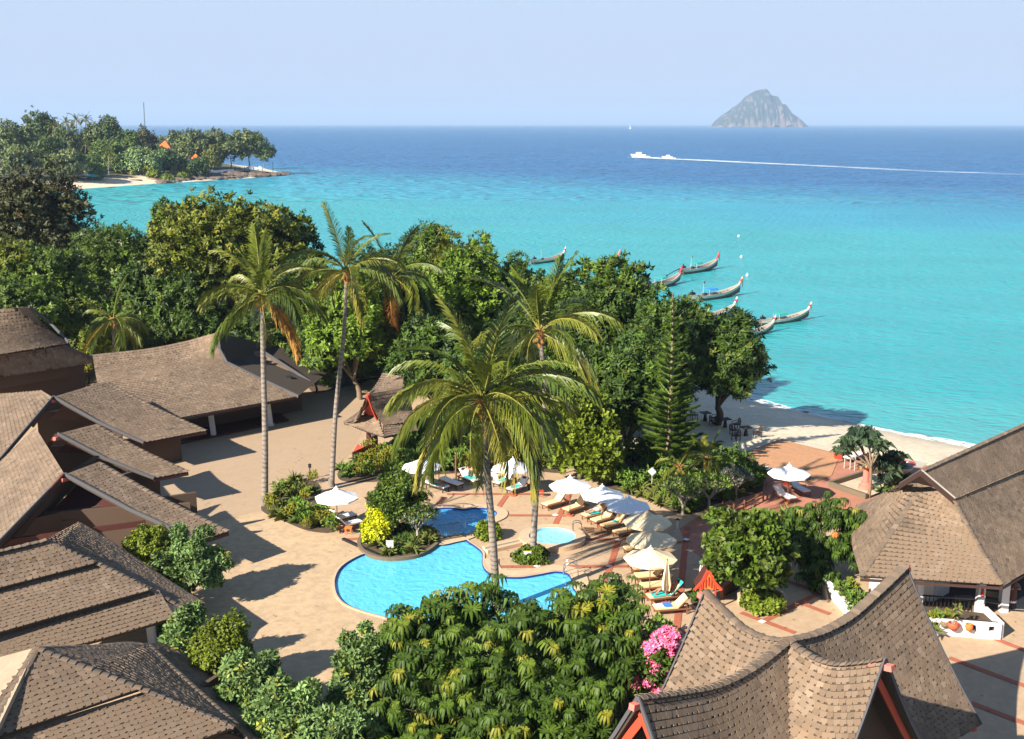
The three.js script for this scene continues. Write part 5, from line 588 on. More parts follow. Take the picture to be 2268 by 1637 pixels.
function spots(kinds, poly, n, s, seed, y) { const r = rng(seed), L = poly.map(([u, v]) => P(u, v, y)), xs = L.map((p) => p.x), zs = L.map((p) => p.z), out = []; let tries = 0; while (out.length < n && tries++ < n * 60) { const x = lerp(Math.min(...xs), Math.max(...xs), r()), z = lerp(Math.min(...zs), Math.max(...zs), r()); if (inside(L, x, z)) out.push({ kind: kinds[Math.floor(r() * kinds.length)], pos: V(x, y, z), sc: s * (0.75 + 0.5 * r()), turn: r() * 6.28, tall: 0.85 + 0.3 * r() }); } return out; }
function bed(kinds, poly, n, label, group, s = 1, seed = 1, y = 0) { const all = spots(kinds, poly, n, s, seed, y), count = {}; all.sort((a, b) => proj(a.pos)[0] - proj(b.pos)[0]); for (const { kind, pos, sc, turn, tall } of all) { const k = count[kind] = (count[kind] ?? -1) + 1, pr = protoPlants[kind], lb = `${label[kind][0]}, ${ord[k]} from left ${label[kind][1]}`; let c; if (used[kind]) c = copy(pr, pos, turn, lb, group); else { used[kind] = c = pr; pr.position.copy(pos); pr.rotation.y = turn; pr.userData.label = lb; pr.userData.group = group; } c.scale.set(sc, sc * tall, sc); } }
function undergrowth(label, kinds, poly, n, s, seed, y = 0) { const by = new Map(), d = new THREE.Object3D(); for (const { kind, pos, sc, turn, tall } of spots(kinds, poly, n, s, seed, y)) { d.position.copy(pos); d.rotation.y = turn; d.scale.set(sc, sc * tall, sc); d.updateMatrix(); for (const ch of protoPlants[kind].children) { const l = by.get(ch.material) ?? []; l.push(ch.geometry.clone().applyMatrix4(d.matrix)); by.set(ch.material, l); } } const t = new THREE.Group(); t.name = numbered('undergrowth'); t.userData = { kind: 'stuff', label }; scene.add(t); for (const [m, l] of by) { const k = shadow(new THREE.Mesh(mergeGeometries(l), m)); k.name = 'foliage'; k.userData.kind = 'stuff'; t.add(k); } }
const bedSoil = (poly, y = 0.03) => struct('flower_bed', [slab(smoothLoop(poly.map(([u, v]) => P(u, v)), 60), -0.1, y)], mat.soil);
const bd = (a, k, n, where, s, seed, y) => { bedSoil(a, 0.034); const words = { lily: 'strap-leaved green plant', croton: 'yellow-leaved croton bush', fern: 'arching olive grass clump', leafy: 'fresh green leafy bush', shade: 'dark green leafy bush', banana: 'broad-leaved banana plant' }; const l = {}; for (const q of k) l[q] = [words[q], where]; bed(k, a, n, l, `plants ${where}`, s, seed, y); };
const ug = (a, k, n, label, s, seed) => { bedSoil(a, 0.034); undergrowth(label, k, a, n, s, seed); };
bd([[578, 1128], [610, 1095], [660, 1062], [700, 1068], [712, 1110], [722, 1150], [738, 1180], [690, 1178], [640, 1160]], ['fern', 'fern', 'lily', 'croton', 'leafy'], 46, 'in the bed by the lone umbrella', 0.85, 3);
bd([[752, 1040], [800, 1012], [860, 1006], [880, 1045], [862, 1064], [760, 1066]], ['croton', 'croton', 'lily', 'leafy'], 34, 'in the bed behind the second palm', 0.9, 5);
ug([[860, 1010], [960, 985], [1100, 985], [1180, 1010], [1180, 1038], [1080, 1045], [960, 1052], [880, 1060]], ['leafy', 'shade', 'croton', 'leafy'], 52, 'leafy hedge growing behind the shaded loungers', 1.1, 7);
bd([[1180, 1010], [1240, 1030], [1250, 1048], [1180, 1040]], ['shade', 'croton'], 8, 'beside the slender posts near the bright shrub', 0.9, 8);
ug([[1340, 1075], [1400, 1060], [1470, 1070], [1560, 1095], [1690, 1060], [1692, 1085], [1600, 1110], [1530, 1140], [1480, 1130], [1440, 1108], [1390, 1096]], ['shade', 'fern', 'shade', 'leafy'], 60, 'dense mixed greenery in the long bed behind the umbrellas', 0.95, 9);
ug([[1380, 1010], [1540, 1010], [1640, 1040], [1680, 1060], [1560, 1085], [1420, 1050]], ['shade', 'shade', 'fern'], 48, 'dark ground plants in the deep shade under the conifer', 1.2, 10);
bd([[808, 1195], [840, 1178], [890, 1172], [950, 1178], [968, 1200], [935, 1222], [880, 1232], [830, 1224]], ['lily', 'lily', 'fern'], 34, 'on the planted island in the pool', 0.72, 11, 0.12);
bd([[1590, 1306], [1630, 1283], [1680, 1262], [1660, 1255], [1600, 1280], [1565, 1300]], ['croton', 'leafy', 'shade'], 16, 'behind the rail beside the round planter', 0.8, 12);
bd([[1940, 1098], [1985, 1060], [2010, 1062], [1990, 1085]], ['fern', 'lily'], 9, 'around the screw pines', 0.9, 13);
bd([[1852, 1320], [1885, 1308], [1920, 1345], [1905, 1372]], ['croton', 'shade', 'leafy'], 9, 'inside the short white planter', 0.7, 14, 0.45);
bd([[2048, 1385], [2090, 1375], [2120, 1372], [2110, 1392], [2060, 1396]], ['leafy', 'croton', 'fern'], 7, 'inside the porch planter', 0.55, 15, 0.5);
bd([[1530, 1335], [1545, 1310], [1556, 1320], [1548, 1345]], ['leafy', 'lily'], 5, 'beside the red kiosk', 0.7, 16);
bd([[1725, 1160], [1760, 1150], [1770, 1165], [1735, 1175]], ['banana'], 3, 'with yellow leaves beside the terrace', 0.7, 17);
ug([[700, 870], [790, 850], [850, 830], [860, 815], [780, 820], [690, 845]], ['shade', 'leafy'], 14, 'low greenery at the back of the courtyard', 1.0, 18);
ug([[900, 960], [1000, 940], [1180, 950], [1200, 1000], [1080, 985], [950, 985], [890, 1000]], ['shade', 'leafy', 'banana'], 40, 'tangled garden greenery behind the main palm', 1.3, 19);
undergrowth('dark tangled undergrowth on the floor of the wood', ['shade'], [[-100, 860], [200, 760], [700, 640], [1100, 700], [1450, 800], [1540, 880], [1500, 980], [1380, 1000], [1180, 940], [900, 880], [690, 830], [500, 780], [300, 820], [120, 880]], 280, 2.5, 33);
undergrowth('mixed low greenery along the pavilion and hall roofs', ['leafy', 'shade', 'shade'], [[-100, 800], [150, 720], [480, 700], [480, 760], [210, 800], [-100, 850]], 120, 2.2, 34);
ug([[838, 1420], [900, 1400], [1010, 1385], [1150, 1400], [1300, 1395], [1400, 1390], [1470, 1420], [1500, 1520], [1440, 1700], [1200, 1800], [880, 1800], [800, 1640]], ['shade', 'shade', 'leafy', 'banana'], 130, 'dark green undergrowth beneath the big umbrella-leaved tree', 1.1, 41);  // soil and dark plants added so gaps below the crown look shaded
ug([[300, 1290], [420, 1330], [450, 1460], [560, 1580], [720, 1690], [800, 1660], [860, 1500], [880, 1640], [700, 1800], [500, 1700], [380, 1480], [330, 1380]], ['shade', 'leafy'], 60, 'low green planting under the row of young trees', 0.7, 42);
for (const p of Object.entries(protoPlants)) if (!used[p[0]]) scene.remove(p[1]);
// clipped round hedges and domes
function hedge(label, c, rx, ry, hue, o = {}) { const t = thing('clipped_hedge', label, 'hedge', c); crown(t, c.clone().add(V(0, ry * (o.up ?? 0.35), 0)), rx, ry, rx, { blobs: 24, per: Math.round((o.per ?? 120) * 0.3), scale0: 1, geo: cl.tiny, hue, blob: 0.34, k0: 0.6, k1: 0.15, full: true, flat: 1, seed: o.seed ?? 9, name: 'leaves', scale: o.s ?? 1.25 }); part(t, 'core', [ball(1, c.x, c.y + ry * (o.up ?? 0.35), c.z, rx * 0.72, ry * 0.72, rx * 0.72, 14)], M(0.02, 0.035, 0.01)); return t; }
function kerb(label, c, r, h, w = 0.14) { const o = circ(c, r), i = circ(c, r - w), t = thing('round_planter', label, 'planter', c); part(t, 'rim', [ring(i, o, c.y + h), wallStrip(o, c.y, c.y + h), wallStrip(i, c.y, c.y + h)], mat.coping); part(t, 'soil', [sheet(i, c.y + h - 0.06)], mat.soil); return t; }
kerb('round kerb round the palm by the whirlpool', P(1179, 1236), 0.98, 0.2); hedge('ring of clipped green hedge at the foot of the leaning palm', P(1179, 1236, 0.15), 0.78, 0.5, 'mid', { seed: 3 });
kerb('round kerb of the hedge dome left of the whirlpool', P(1084, 1186), 0.85, 0.2); hedge('clipped green dome hedge beside the upper pool', P(1083, 1186, 0.15), 0.66, 0.62, 'lime', { seed: 4 });
kerb('large round beige planter in front of the villa', P(1687, 1335), 1.30, 0.45, 0.16); hedge('low ring of golden-green bedding inside the large round planter', P(1687, 1334, 0.38), 1.0, 0.34, 'lime', { seed: 5, per: 170 });
hedge('bright yellow clipped bush on the planted island', P(832, 1196, 0.1), 0.78, 0.82, 'gold', { seed: 6, per: 150, up: 0.7 }); hedge('upper lobe of bright yellow clipped bush behind the first', P(842, 1182, 0.15), 0.66, 1.08, 'gold', { seed: 7, per: 130, up: 1.0 });
// island kerb
{ const L = smoothLoop([[800, 1200], [808, 1222], [840, 1236], [880, 1238], [922, 1232], [955, 1214], [968, 1198], [960, 1178], [900, 1165], [830, 1175]].map(([u, v]) => P(u, v, 0)), 90), o = offsetLoop(L, 0.22); struct('island_kerb', [ring(L, o, 0.16), wallStrip(o, -0.12, 0.16)], mat.copingDark, 'weathered stone kerb round the planted island'); struct('island_footing', [wallStrip(o, -1.15, -0.121)], mat.poolTile); struct('flower_bed', [slab(L, -1.1, 0.12)], mat.soil); }
// bushy dracaena and bare-branched frangipanis
tree('dense weeping green tree on the planted island behind the yellow bushes', 872, 1048, 1180, 54, { hue: 'mid', geo: cl.young, blobs: 40, per: 44, base: 0.1, seed: 901, blob: 0.16, k1: 0.58, y: 0.15 });
function frangipani(label, foot, w, h, seed, hue) { const t = thing('frangipani', label, 'tree', foot), r = rng(seed), g = [], tips = []; const grow = (p, d, l, rad, k) => { const e = p.clone().addScaledVector(d, l); g.push(tube([p, e], rad, rad * 0.72, 5)); if (k === 0) { tips.push(e); return; } const n = k > 2 ? 4 : 3; for (let i = 0; i < n; i++) { const a = i / n * 6.28 + r() * 1.2; grow(e, d.clone().multiplyScalar(0.75).add(V(Math.cos(a) * 0.75, 0.12 + 0.2 * r(), Math.sin(a) * 0.75)).normalize(), l * (0.72 + 0.15 * r()), rad * 0.68, k - 1); } }; grow(foot, V(0, 1, 0), h * 0.3, w * 0.05, 4); part(t, 'branches', g, M(0.38, 0.33, 0.27)); leafMesh(t, 'leaves', tips.map((p) => [p, UPV, hues[hue][Math.floor(r() * 3)], 0.34 + 0.3 * r()]), cl.medium, mat.leaf, r); return t; }
frangipani('pale-branched frangipani behind the cream umbrellas', P(1512, 1145), 2.4, 2.7, 5, 'mid'); frangipani('pale-branched frangipani beside the terrace rail', P(1570, 1130), 2.4, 2.6, 6, 'bright'); frangipani('pale-branched frangipani nearest the terrace loungers', P(1630, 1105), 2.0, 2.3, 8, 'grey'); frangipani('dark-leaved frangipani leaning over the upper pool from the island', P(925, 1195, 0.25), 1.9, 2.1, 7, 'dark');
{ // fallen leaves on the paving under the palms and trees
  const r = rng(123), L = []; for (const [u, v, n, w] of [[600, 1110, 26, 5], [760, 1060, 26, 5], [1100, 1180, 24, 5], [1180, 1230, 26, 4], [1420, 1290, 26, 6], [1700, 1330, 40, 5], [500, 1300, 40, 7], [1250, 1120, 30, 7], [640, 960, 40, 10], [2150, 1440, 24, 6]]) for (let i = 0; i < n; i++) { const c = P(u, v), q = V(c.x + (r() - 0.5) * 2 * w, 0.062 + 0.004 * r(), c.z + (r() - 0.5) * 2 * w), a = r() * 6.28; if ([mainPool, upPool, jac].some((l) => inside(offsetLoop(l, 0.9), q.x, q.z))) continue; L.push([q, V(Math.cos(a), 0.08, Math.sin(a)), UPV, 0.10 + 0.14 * r(), 0.05 + 0.04 * r()]); }
  const m = shadow(new THREE.Mesh(blades(L), M(0.22, 0.13, 0.04))); m.name = 'fallen_leaves'; m.userData = { kind: 'stuff', label: 'dry leaves scattered on the paving' }; scene.add(m); }
// bougainvillea
{ const f = P(1450, 1560), t = thing('bougainvillea', 'magenta flowering bougainvillea beside the upswept roof', 'shrub', f); const c = V(f.x + 0.0, 2.3, f.z + 1.2); const at = (u, v) => { return above(f, u, v, 3.2); };
  const B = []; for (const [u, v, rx, ry] of [[1468, 1436, 0.75, 0.6], [1450, 1478, 0.75, 0.6], [1418, 1496, 0.6, 0.35], [1478, 1412, 0.55, 0.4], [1462, 1515, 0.4, 0.5], [1400, 1505, 0.35, 0.2]]) { const p = at(u, v); B.push([p]); crown(t, p, rx, ry, 0.6, { geo: cl.tiny, hue: 'pink', blobs: 10, per: 24, seed: u, name: 'blossom', full: true, mat: mat.leafFar, scale: 0.9 }); } crown(t, at(1452, 1470), 0.9, 1.0, 0.6, { geo: cl.young, hue: 'dark', blobs: 14, per: 26, seed: 2, name: 'leaves', full: true }); limbs(t, f, V(f.x, 1.2, f.z + 1.8), 0.07, B, mat.trunk, 5); }
// ---------- sun loungers ----------
function loungerProto(back, cush, frame = mat.teak) { // foot end at x = 0, head end towards +x
  const t = new THREE.Group(); t.name = 'sun_lounger'; const L = 1.25, bl = 0.72, c = Math.cos(back), s = Math.sin(back), y = 0.32;
  part(t, 'frame', [bx(1.95, 0.07, 0.05, 0.98, y, 0.31), bx(1.95, 0.07, 0.05, 0.98, y, -0.31), bx(0.05, 0.07, 0.57, 0.025, y, 0), bx(0.05, 0.07, 0.57, 1.92, y, 0), bx(0.05, 0.05, 0.57, 1.2, y, 0)], frame);
  for (const [x, z] of [[0.12, 0.3], [0.12, -0.3], [1.7, 0.3], [1.7, -0.3]]) part(t, 'leg', [bx(0.06, y, 0.06, x, y / 2, z)], frame);
  const slat = (x) => [bx(0.06, 0.02, 0.57, x, y + 0.03, 0)]; part(t, 'slats', [...Array(9)].flatMap((_, i) => slat(0.12 + i * 0.13)), frame);
  part(t, 'backrest', [bx(bl, 0.03, 0.6, L + bl / 2 * c, y + 0.05 + bl / 2 * s, 0, 0, back)], frame); if (back > 0.2) part(t, 'prop', [bar(V(L + bl * 0.7 * c, y + bl * 0.7 * s, 0.2), V(1.75, y, 0.2), 0.035), bar(V(L + bl * 0.7 * c, y + bl * 0.7 * s, -0.2), V(1.75, y, -0.2), 0.035)], frame);
  const pad = (len, x, yy, a) => { const sh = new THREE.Shape(), w = len / 2, h = 0.045; sh.moveTo(-w + 0.03, -h); sh.lineTo(w - 0.03, -h); sh.quadraticCurveTo(w, -h, w, 0); sh.quadraticCurveTo(w, h, w - 0.03, h); sh.lineTo(-w + 0.03, h); sh.quadraticCurveTo(-w, h, -w, 0); sh.quadraticCurveTo(-w, -h, -w + 0.03, -h); const g = new THREE.ExtrudeGeometry(sh, { depth: 0.58, bevelEnabled: false, curveSegments: 4 }); g.translate(0, 0, -0.29); g.rotateZ(a); g.translate(x, yy, 0); return g; };
  part(t, 'cushion', [pad(1.24, 0.63, y + 0.09, 0), pad(bl, L + bl / 2 * c - 0.045 * s, y + 0.10 + bl / 2 * s + 0.02, back)], cush); part(t, 'head_strap', [bx(0.16, 0.012, 0.34, L + bl * 0.8 * c - 0.085 * s, y + 0.125 + bl * 0.8 * s + 0.02, 0, 0, back)], mat.darkWood);
  return t; }
const LP = { cream: loungerProto(0.78, mat.cushion), creamFlat: loungerProto(0.05, mat.cushion), white: loungerProto(0.85, mat.cushionW, mat.darkWood), whiteFlat: loungerProto(0.05, mat.cushionW, mat.darkWood), whiteLow: loungerProto(0.6, mat.cushionW, mat.teak) };
function lounger(kind, foot, head, label, group) { const d = head.clone().sub(foot), turn = Math.atan2(-d.z, d.x), c = LP[kind].clone(); c.name = numbered('sun_lounger'); c.position.copy(foot); c.rotation.y = turn; scene.add(tag(c, label, 'sun lounger', group)); return { t: c, foot, turn, at: (x, y, z) => V(x, y, z).applyAxisAngle(UPV, turn).add(foot) }; }
const gArc = 'cream loungers in the arc right of the pool';
const A = [
  [[228, 540], [440, 478], 'first cream lounger of the arc, nearest the leaning palm, empty'], [[428, 588], [665, 512], 'second cream lounger of the arc, under the first white umbrella, empty'], [[598, 642], [840, 590], 'cream lounger with a sunbather on a turquoise towel, third of the arc'], [[688, 692], [925, 622], 'fourth cream lounger of the arc, empty, past the sunbather'], [[780, 745], [1030, 675], 'fifth cream lounger of the arc, with a bunched turquoise towel'], [[895, 805], [1145, 745], 'sixth cream lounger, its head under the first cream umbrella'], [[1025, 872], [1270, 822], 'seventh cream lounger, half hidden by the second cream umbrella'], [[985, 962], [1290, 930], 'eighth cream lounger, its foot left of the third cream umbrella'], [[1012, 1052], [1320, 1018], 'ninth cream lounger, turquoise towel showing below the third cream umbrella'], [[1052, 1140], [1370, 1108], 'cream lounger with a person in red on a big turquoise towel'], [[1088, 1218], [1400, 1190], 'empty cream lounger beside the foot of the third cream umbrella'], [[1140, 1315], [1450, 1280], 'cream lounger behind the striped closed umbrella'], [[1205, 1418], [1520, 1378], 'cream lounger with a sunbather near the closed umbrella'], [[1262, 1522], [1560, 1500], 'last cream lounger of the arc, white and blue towels on it'],
].map(([a, b, l], i) => lounger([6, 7, 8].includes(i) ? 'creamFlat' : 'cream', Z8(...a), Z8(...b), l, gArc));
const gSh = 'white loungers in the shade behind the upper pool';
const LD = Z7(1488, 590), B1 = [ lounger('whiteFlat', Z7(895, 640), Z7(680, 580), 'white lounger with a sunbather, leftmost of the shaded group', gSh), lounger('whiteFlat', Z7(1060, 605), Z7(860, 540), 'empty grey-white lounger in the middle of the shaded group', gSh), lounger('white', Z7(1262, 560), Z7(1100, 500), 'white lounger with two people sitting on its edge', gSh), lounger('white', Z7(1490, 590), Z7(1720, 500), 'white lounger with turquoise towel under the second back umbrella', gSh), lounger('white', Z7(1650, 670), Z7(1880, 590), 'white lounger with turquoise towel in front of the leaning palm', gSh) ];
const gL = 'white loungers below the lone umbrella'; lounger('white', P(786, 1150), P(742, 1162), 'white lounger behind the post of the lone white umbrella', gL); lounger('white', P(800, 1166), P(752, 1178), 'white lounger nearest the black wall below the lone umbrella', gL);
const Zt = (x, y) => P(1476.5 + 0.2604 * x, 856.4 + 0.2604 * y), gT = 'white loungers on the terrace';
lounger('whiteLow', Zt(1075, 1000), Zt(895, 920), 'white lounger on the terracotta terrace, the nearer of the pair', gT); lounger('whiteLow', Zt(1195, 940), Zt(1010, 850), 'white lounger on the terracotta terrace, the farther of the pair', gT); lounger('whiteFlat', Zt(1200, 790), Zt(1060, 815), 'white daybed under the terrace umbrella', gT); lounger('whiteFlat', Zt(880, 745), Zt(800, 730), 'dark lounger with turquoise towel at the terrace edge', gT);
lounger('whiteFlat', Zt(1525, 650), Zt(1660, 610), 'white daybed between thin posts behind the screw pine, nearer one', 'white daybeds behind the screw pine'); lounger('whiteFlat', Zt(1470, 590), Zt(1590, 560), 'white daybed nearest the beach behind the screw pine', 'white daybeds behind the screw pine');
function towel(lg, label, m, x0, x1, w, yb = 0.46, rise = 0, zo = 0) { const pos = [], n = 14, k = 6, r = rng(Math.floor(x0 * 100 + yb * 50)), y = (x) => yb + (x > 1.25 ? Math.max(0, x - 1.25) * rise : 0), T = []; const pt = (i, j, d) => { const x = lerp(x0, x1, i / n), z = zo + lerp(-w / 2, w / 2, j / k); return lg.at(x, y(x) + d + 0.018 * noise(x * 7, z * 9, x0) + (Math.abs(z) > 0.31 ? -(Math.abs(z) - 0.31) * 1.2 : 0), z); }; for (let i = 0; i < n; i++) for (let j = 0; j < k; j++) { const a = pt(i, j, 0), b = pt(i + 1, j, 0), c = pt(i + 1, j + 1, 0), d = pt(i, j + 1, 0); T.push(a, c, b, a, d, c); const [e, f, g, h] = [pt(i, j, -0.02), pt(i + 1, j, -0.02), pt(i + 1, j + 1, -0.02), pt(i, j + 1, -0.02)]; T.push(e, f, g, e, g, h); } const t = new THREE.Mesh(clean(tris(T)), m); t.name = numbered('towel'); const o = lg.foot; t.geometry.translate(-o.x, -o.y, -o.z); t.position.copy(o); shadow(t); scene.add(tag(t, label, 'towel', 'towels on the loungers')); return t; }
towel(A[2], 'turquoise towel under the sunbather on the third lounger of the arc', mat.turquoise, 0.35, 1.9, 0.62, 0.475, 0.98); towel(A[4], 'bunched turquoise towel in the middle of the fifth lounger', mat.turquoise, 0.95, 1.45, 0.4, 0.50, 0.9); towel(A[8], 'turquoise towel just below the third cream umbrella', mat.turquoise, 0.5, 1.8, 0.7, 0.475, 0.0); towel(A[9], 'big turquoise towel under the person in red', mat.turquoise, 0.35, 1.92, 0.78, 0.475, 0.98); towel(A[12], 'turquoise towel under the sunbather beside the closed umbrella', mat.turquoise, 0.2, 1.9, 0.64, 0.475, 0.98); towel(A[13], 'white towel on the last lounger of the arc', mat.canvas, 0.1, 0.6, 0.5, 0.48); towel(A[13], 'deep blue towel on the last lounger of the arc', mat.blue, 0.5, 0.95, 0.66, 0.49, 0, -0.1);
towel(B1[0], 'turquoise towel on the leftmost shaded lounger', mat.turquoise, 0.15, 1.8, 0.6, 0.475); towel(B1[2], 'turquoise towel on the lounger where people sit', mat.turquoise, 0.4, 1.2, 0.6, 0.475); towel(B1[3], 'turquoise towel on the white lounger under the back umbrella', mat.turquoise, 0.35, 1.25, 0.42, 0.475); towel(B1[4], 'turquoise towel on the white lounger before the leaning palm', mat.turquoise, 0.3, 1.2, 0.42, 0.475);
// ---------- umbrellas ----------
function umbrella(foot, label, m, R = 1.38, h = 2.05, cat = 'umbrella', tilt = 0) { const t = thing('sun_umbrella', label, cat, foot, m === mat.cream ? 'open cream umbrellas by the pool' : 'open white umbrellas'); const n = 8, rise = 0.62, T = [], U = []; const top = V(foot.x, foot.y + h + rise, foot.z); const q = (i, k, d = 0) => { const a = i / n * 6.2832 + foot.x * 1.7, sag = 0.10 * Math.sin(Math.PI * k); return V(foot.x + Math.cos(a) * R * k, foot.y + h + rise * (1 - k) - sag * 0.5 + d, foot.z + Math.sin(a) * R * k); };
  for (let i = 0; i < n; i++) for (let k = 0; k < 4; k++) { const k0 = k / 4, k1 = (k + 1) / 4, mid = (kk, d) => q(i + 0.5, kk, d - 0.05 * kk).lerp(q(i, kk, d).lerp(q(i + 1, kk, d), 0.5), 0.75); for (const [d, f] of [[0, 1], [-0.02, 0]]) { const a = q(i, k0, d), b = q(i, k1, d), c = mid(k1, d), e = mid(k0, d), g = q(i + 1, k1, d), hh = q(i + 1, k0, d); for (const tr of [[a, c, b], [a, e, c], [e, g, c], [e, hh, g]]) T.push(...(f ? tr : [tr[0], tr[2], tr[1]])); } }
  part(t, 'canopy', [tris(T)], m); part(t, 'cap', [new THREE.ConeGeometry(0.2, 0.14, 8).translate(top.x, top.y + 0.01, top.z), ball(0.04, top.x, top.y + 0.1, top.z)], m); part(t, 'pole', [cyl(0.026, 0.026, h + rise, foot.x, foot.y, foot.z, 8)], mat.teak); for (let i = 0; i < n; i++) part(t, 'rib', [bar(V(top.x, top.y - 0.1, top.z), q(i, 1, -0.04), 0.022)], mat.teak); part(t, 'base', [cyl(0.30, 0.26, 0.09, foot.x, foot.y, foot.z, 14)], mat.terracotta); part(t, 'valance', [wallStrip([...Array(n)].map((_, i) => q(i, 1)), foot.y + h - 0.10, foot.y + h + 0.0)], m); return t; }
const under = (u, v, h = 2.3) => { const p = P(u, v, h); return p.setY(0); };
umbrella(under(745, 1093), 'lone white umbrella at the left end of the pool, nearest the pebble yard', mat.canvas); umbrella(under(934, 1026), 'white umbrella partly hidden by the main palm fronds, at the left back', mat.canvas); umbrella(under(1136, 1027), 'white umbrella between the two palm trunks behind the pool', mat.canvas); umbrella(under(1263, 1068), 'white umbrella at the start of the lounger arc, right of the leaning palm', mat.canvas); umbrella(under(1334, 1088), 'white umbrella second in the lounger arc', mat.canvas); umbrella(under(1391, 1112), 'white umbrella third in the arc, just behind the cream ones', mat.canvas);
umbrella(under(1434, 1147), 'cream umbrella farthest back of three overlapping cream ones', mat.cream, 1.45); umbrella(under(1443, 1187), 'cream umbrella in the middle of three overlapping cream ones', mat.cream, 1.45); umbrella(under(1441, 1227), 'cream umbrella nearest of three overlapping cream ones', mat.cream, 1.45); umbrella(under(1748, 1041), 'white umbrella on the terracotta terrace above the two loungers', mat.canvas, 1.42);
function closedUmbrella(foot, label, ms, H = 2.3, w = 0.24) { const t = thing('closed_umbrella', label, 'umbrella', foot); part(t, 'pole', [cyl(0.025, 0.025, H, foot.x, 0, foot.z, 8)], mat.teak); for (let i = 0; i < 8; i++) { const a = i / 8 * 6.28, b = (i + 1) / 8 * 6.28, k = (q, y) => V(foot.x + Math.cos(q) * (y > 2 ? 0.05 : w) * (y < 0.9 ? 0.8 : 1), y, foot.z + Math.sin(q) * (y > 2 ? 0.05 : w) * (y < 0.9 ? 0.8 : 1)), m = (a + b) / 2, f = (y) => k(m, y).lerp(V(foot.x, y, foot.z), 0.35); part(t, 'fold', [tris([k(a, H - 0.05), f(1.1), k(a, 1.1), k(a, H - 0.05), k(b, H - 0.05), f(1.1), k(b, H - 0.05), k(b, 1.1), f(1.1), k(a, 1.1), f(1.1), k(a, 0.75), f(1.1), f(0.75), k(a, 0.75), f(1.1), k(b, 1.1), k(b, 0.75), f(1.1), k(b, 0.75), f(0.75)])], ms[i % ms.length]); } part(t, 'base', [cyl(0.28, 0.24, 0.09, foot.x, 0, foot.z, 12)], mat.terracotta); }
closedUmbrella(P(1475, 1336), 'closed cream umbrella with brown stripes among the last loungers', [mat.cream, mat.cream, mat.trunkPale], 2.5, 0.27); closedUmbrella(P(1551, 1322), 'slim closed orange and white umbrella beside the red kiosk', [mat.orange, mat.canvas], 2.1, 0.13);
// ---------- small poolside things ----------
{ const a = Z4(1122, 925), b = Z4(1300, 895), t = thing('pool_railing', 'low metal railing on the weir between the two pools', 'railing', a); const w = (q, y) => a.clone().lerp(b, q).setY(y); part(t, 'weir', [bar(w(-0.03, -0.5), w(0.95, -0.5), 0.32, 1.3)], mat.copingDark); part(t, 'rail', [bar(w(0, 1.0), w(1, 1.0), 0.05), bar(w(0, 0.25), w(1, 0.25), 0.04)], mat.iron); for (let i = 0; i <= 15; i++) part(t, 'baluster', [bar(w(i / 15, 0.14), w(i / 15, 1.0), i % 15 ? 0.025 : 0.05)], mat.iron); }
{ const c = Z4(1985, 1150), t = thing('pool_ladder', 'polished steel ladder on the right curve of the pool', 'ladder', c); const o = [V(0, 0, -0.28), V(0, 0, 0.28)]; for (const d of o) { const q = c.clone().add(d); part(t, 'handrail', [tube([q.clone().add(V(0.45, 0.05, 0)), q.clone().add(V(0.35, 0.75, 0)), q.clone().add(V(0.0, 0.9, 0)), q.clone().add(V(-0.3, 0.6, 0)), q.clone().add(V(-0.38, -0.7, 0))], 0.028, 0.028, 7)], mat.steel); } for (let i = 0; i < 3; i++) part(t, 'step', [bar(c.clone().add(V(-0.38, -0.15 - i * 0.22, -0.28)), c.clone().add(V(-0.38, -0.15 - i * 0.22, 0.28)), 0.08, 0.03)], mat.steel); }
{ const c = Z4(2035, 880), t = thing('whirlpool_handrail', 'small dark handrail on the right rim of the whirlpool', 'handrail', c); for (const z of [-0.2, 0.2]) part(t, 'hoop', [tube([c.clone().add(V(-0.3, 0.3, z)), c.clone().add(V(-0.25, 0.8, z)), c.clone().add(V(0.15, 0.8, z)), c.clone().add(V(0.3, 0.1, z))], 0.025, 0.025, 6)], mat.iron); }
function signBoard(label, p, w, h, m, rim, turn = 0) { const t = thing('notice_board', label, 'sign', p); part(t, 'board', [bx(w, h, 0.04, p.x, p.y + 0.25 + h / 2, p.z, turn)], m); part(t, 'rim', [bx(w + 0.06, 0.04, 0.05, p.x, p.y + 0.25 + h, p.z, turn), bx(w + 0.06, 0.04, 0.05, p.x, p.y + 0.25, p.z, turn)], rim); part(t, 'post', [bx(0.05, 0.3, 0.05, p.x, p.y + 0.14, p.z - 0.02)], rim); }
signBoard('small white notice with yellow rim in front of the palm hedge', P(1168, 1250), 0.42, 0.55, mat.white, mat.yellow); signBoard('small white notice at the front of the planted island', P(864, 1221, 0.3), 0.4, 0.4, mat.white, mat.whiteOld);
{ const p = P(1443, 1085), t = thing('square_sign', 'grey square sign turned on its corner on a post in the dark bed', 'sign', p); const q = above(p, 1445, 1044); part(t, 'post', [bar(p, V(p.x, q.y, p.z), 0.06)], mat.stone); part(t, 'plate', [new THREE.BoxGeometry(0.42, 0.42, 0.04).rotateZ(Math.PI / 4).rotateY(-0.2).translate(p.x, q.y, p.z + 0.05)], mat.whiteOld); }
function bollard(label, p) { const t = thing('garden_light', label, 'garden lamp', p, 'white bollard lamps'); part(t, 'post', [cyl(0.075, 0.07, 0.6, p.x, 0, p.z, 12)], mat.white); part(t, 'cap', [new THREE.ConeGeometry(0.16, 0.12, 12).translate(p.x, 0.70, p.z), cyl(0.05, 0.05, 0.1, p.x, 0.6, p.z, 8)], mat.black); }
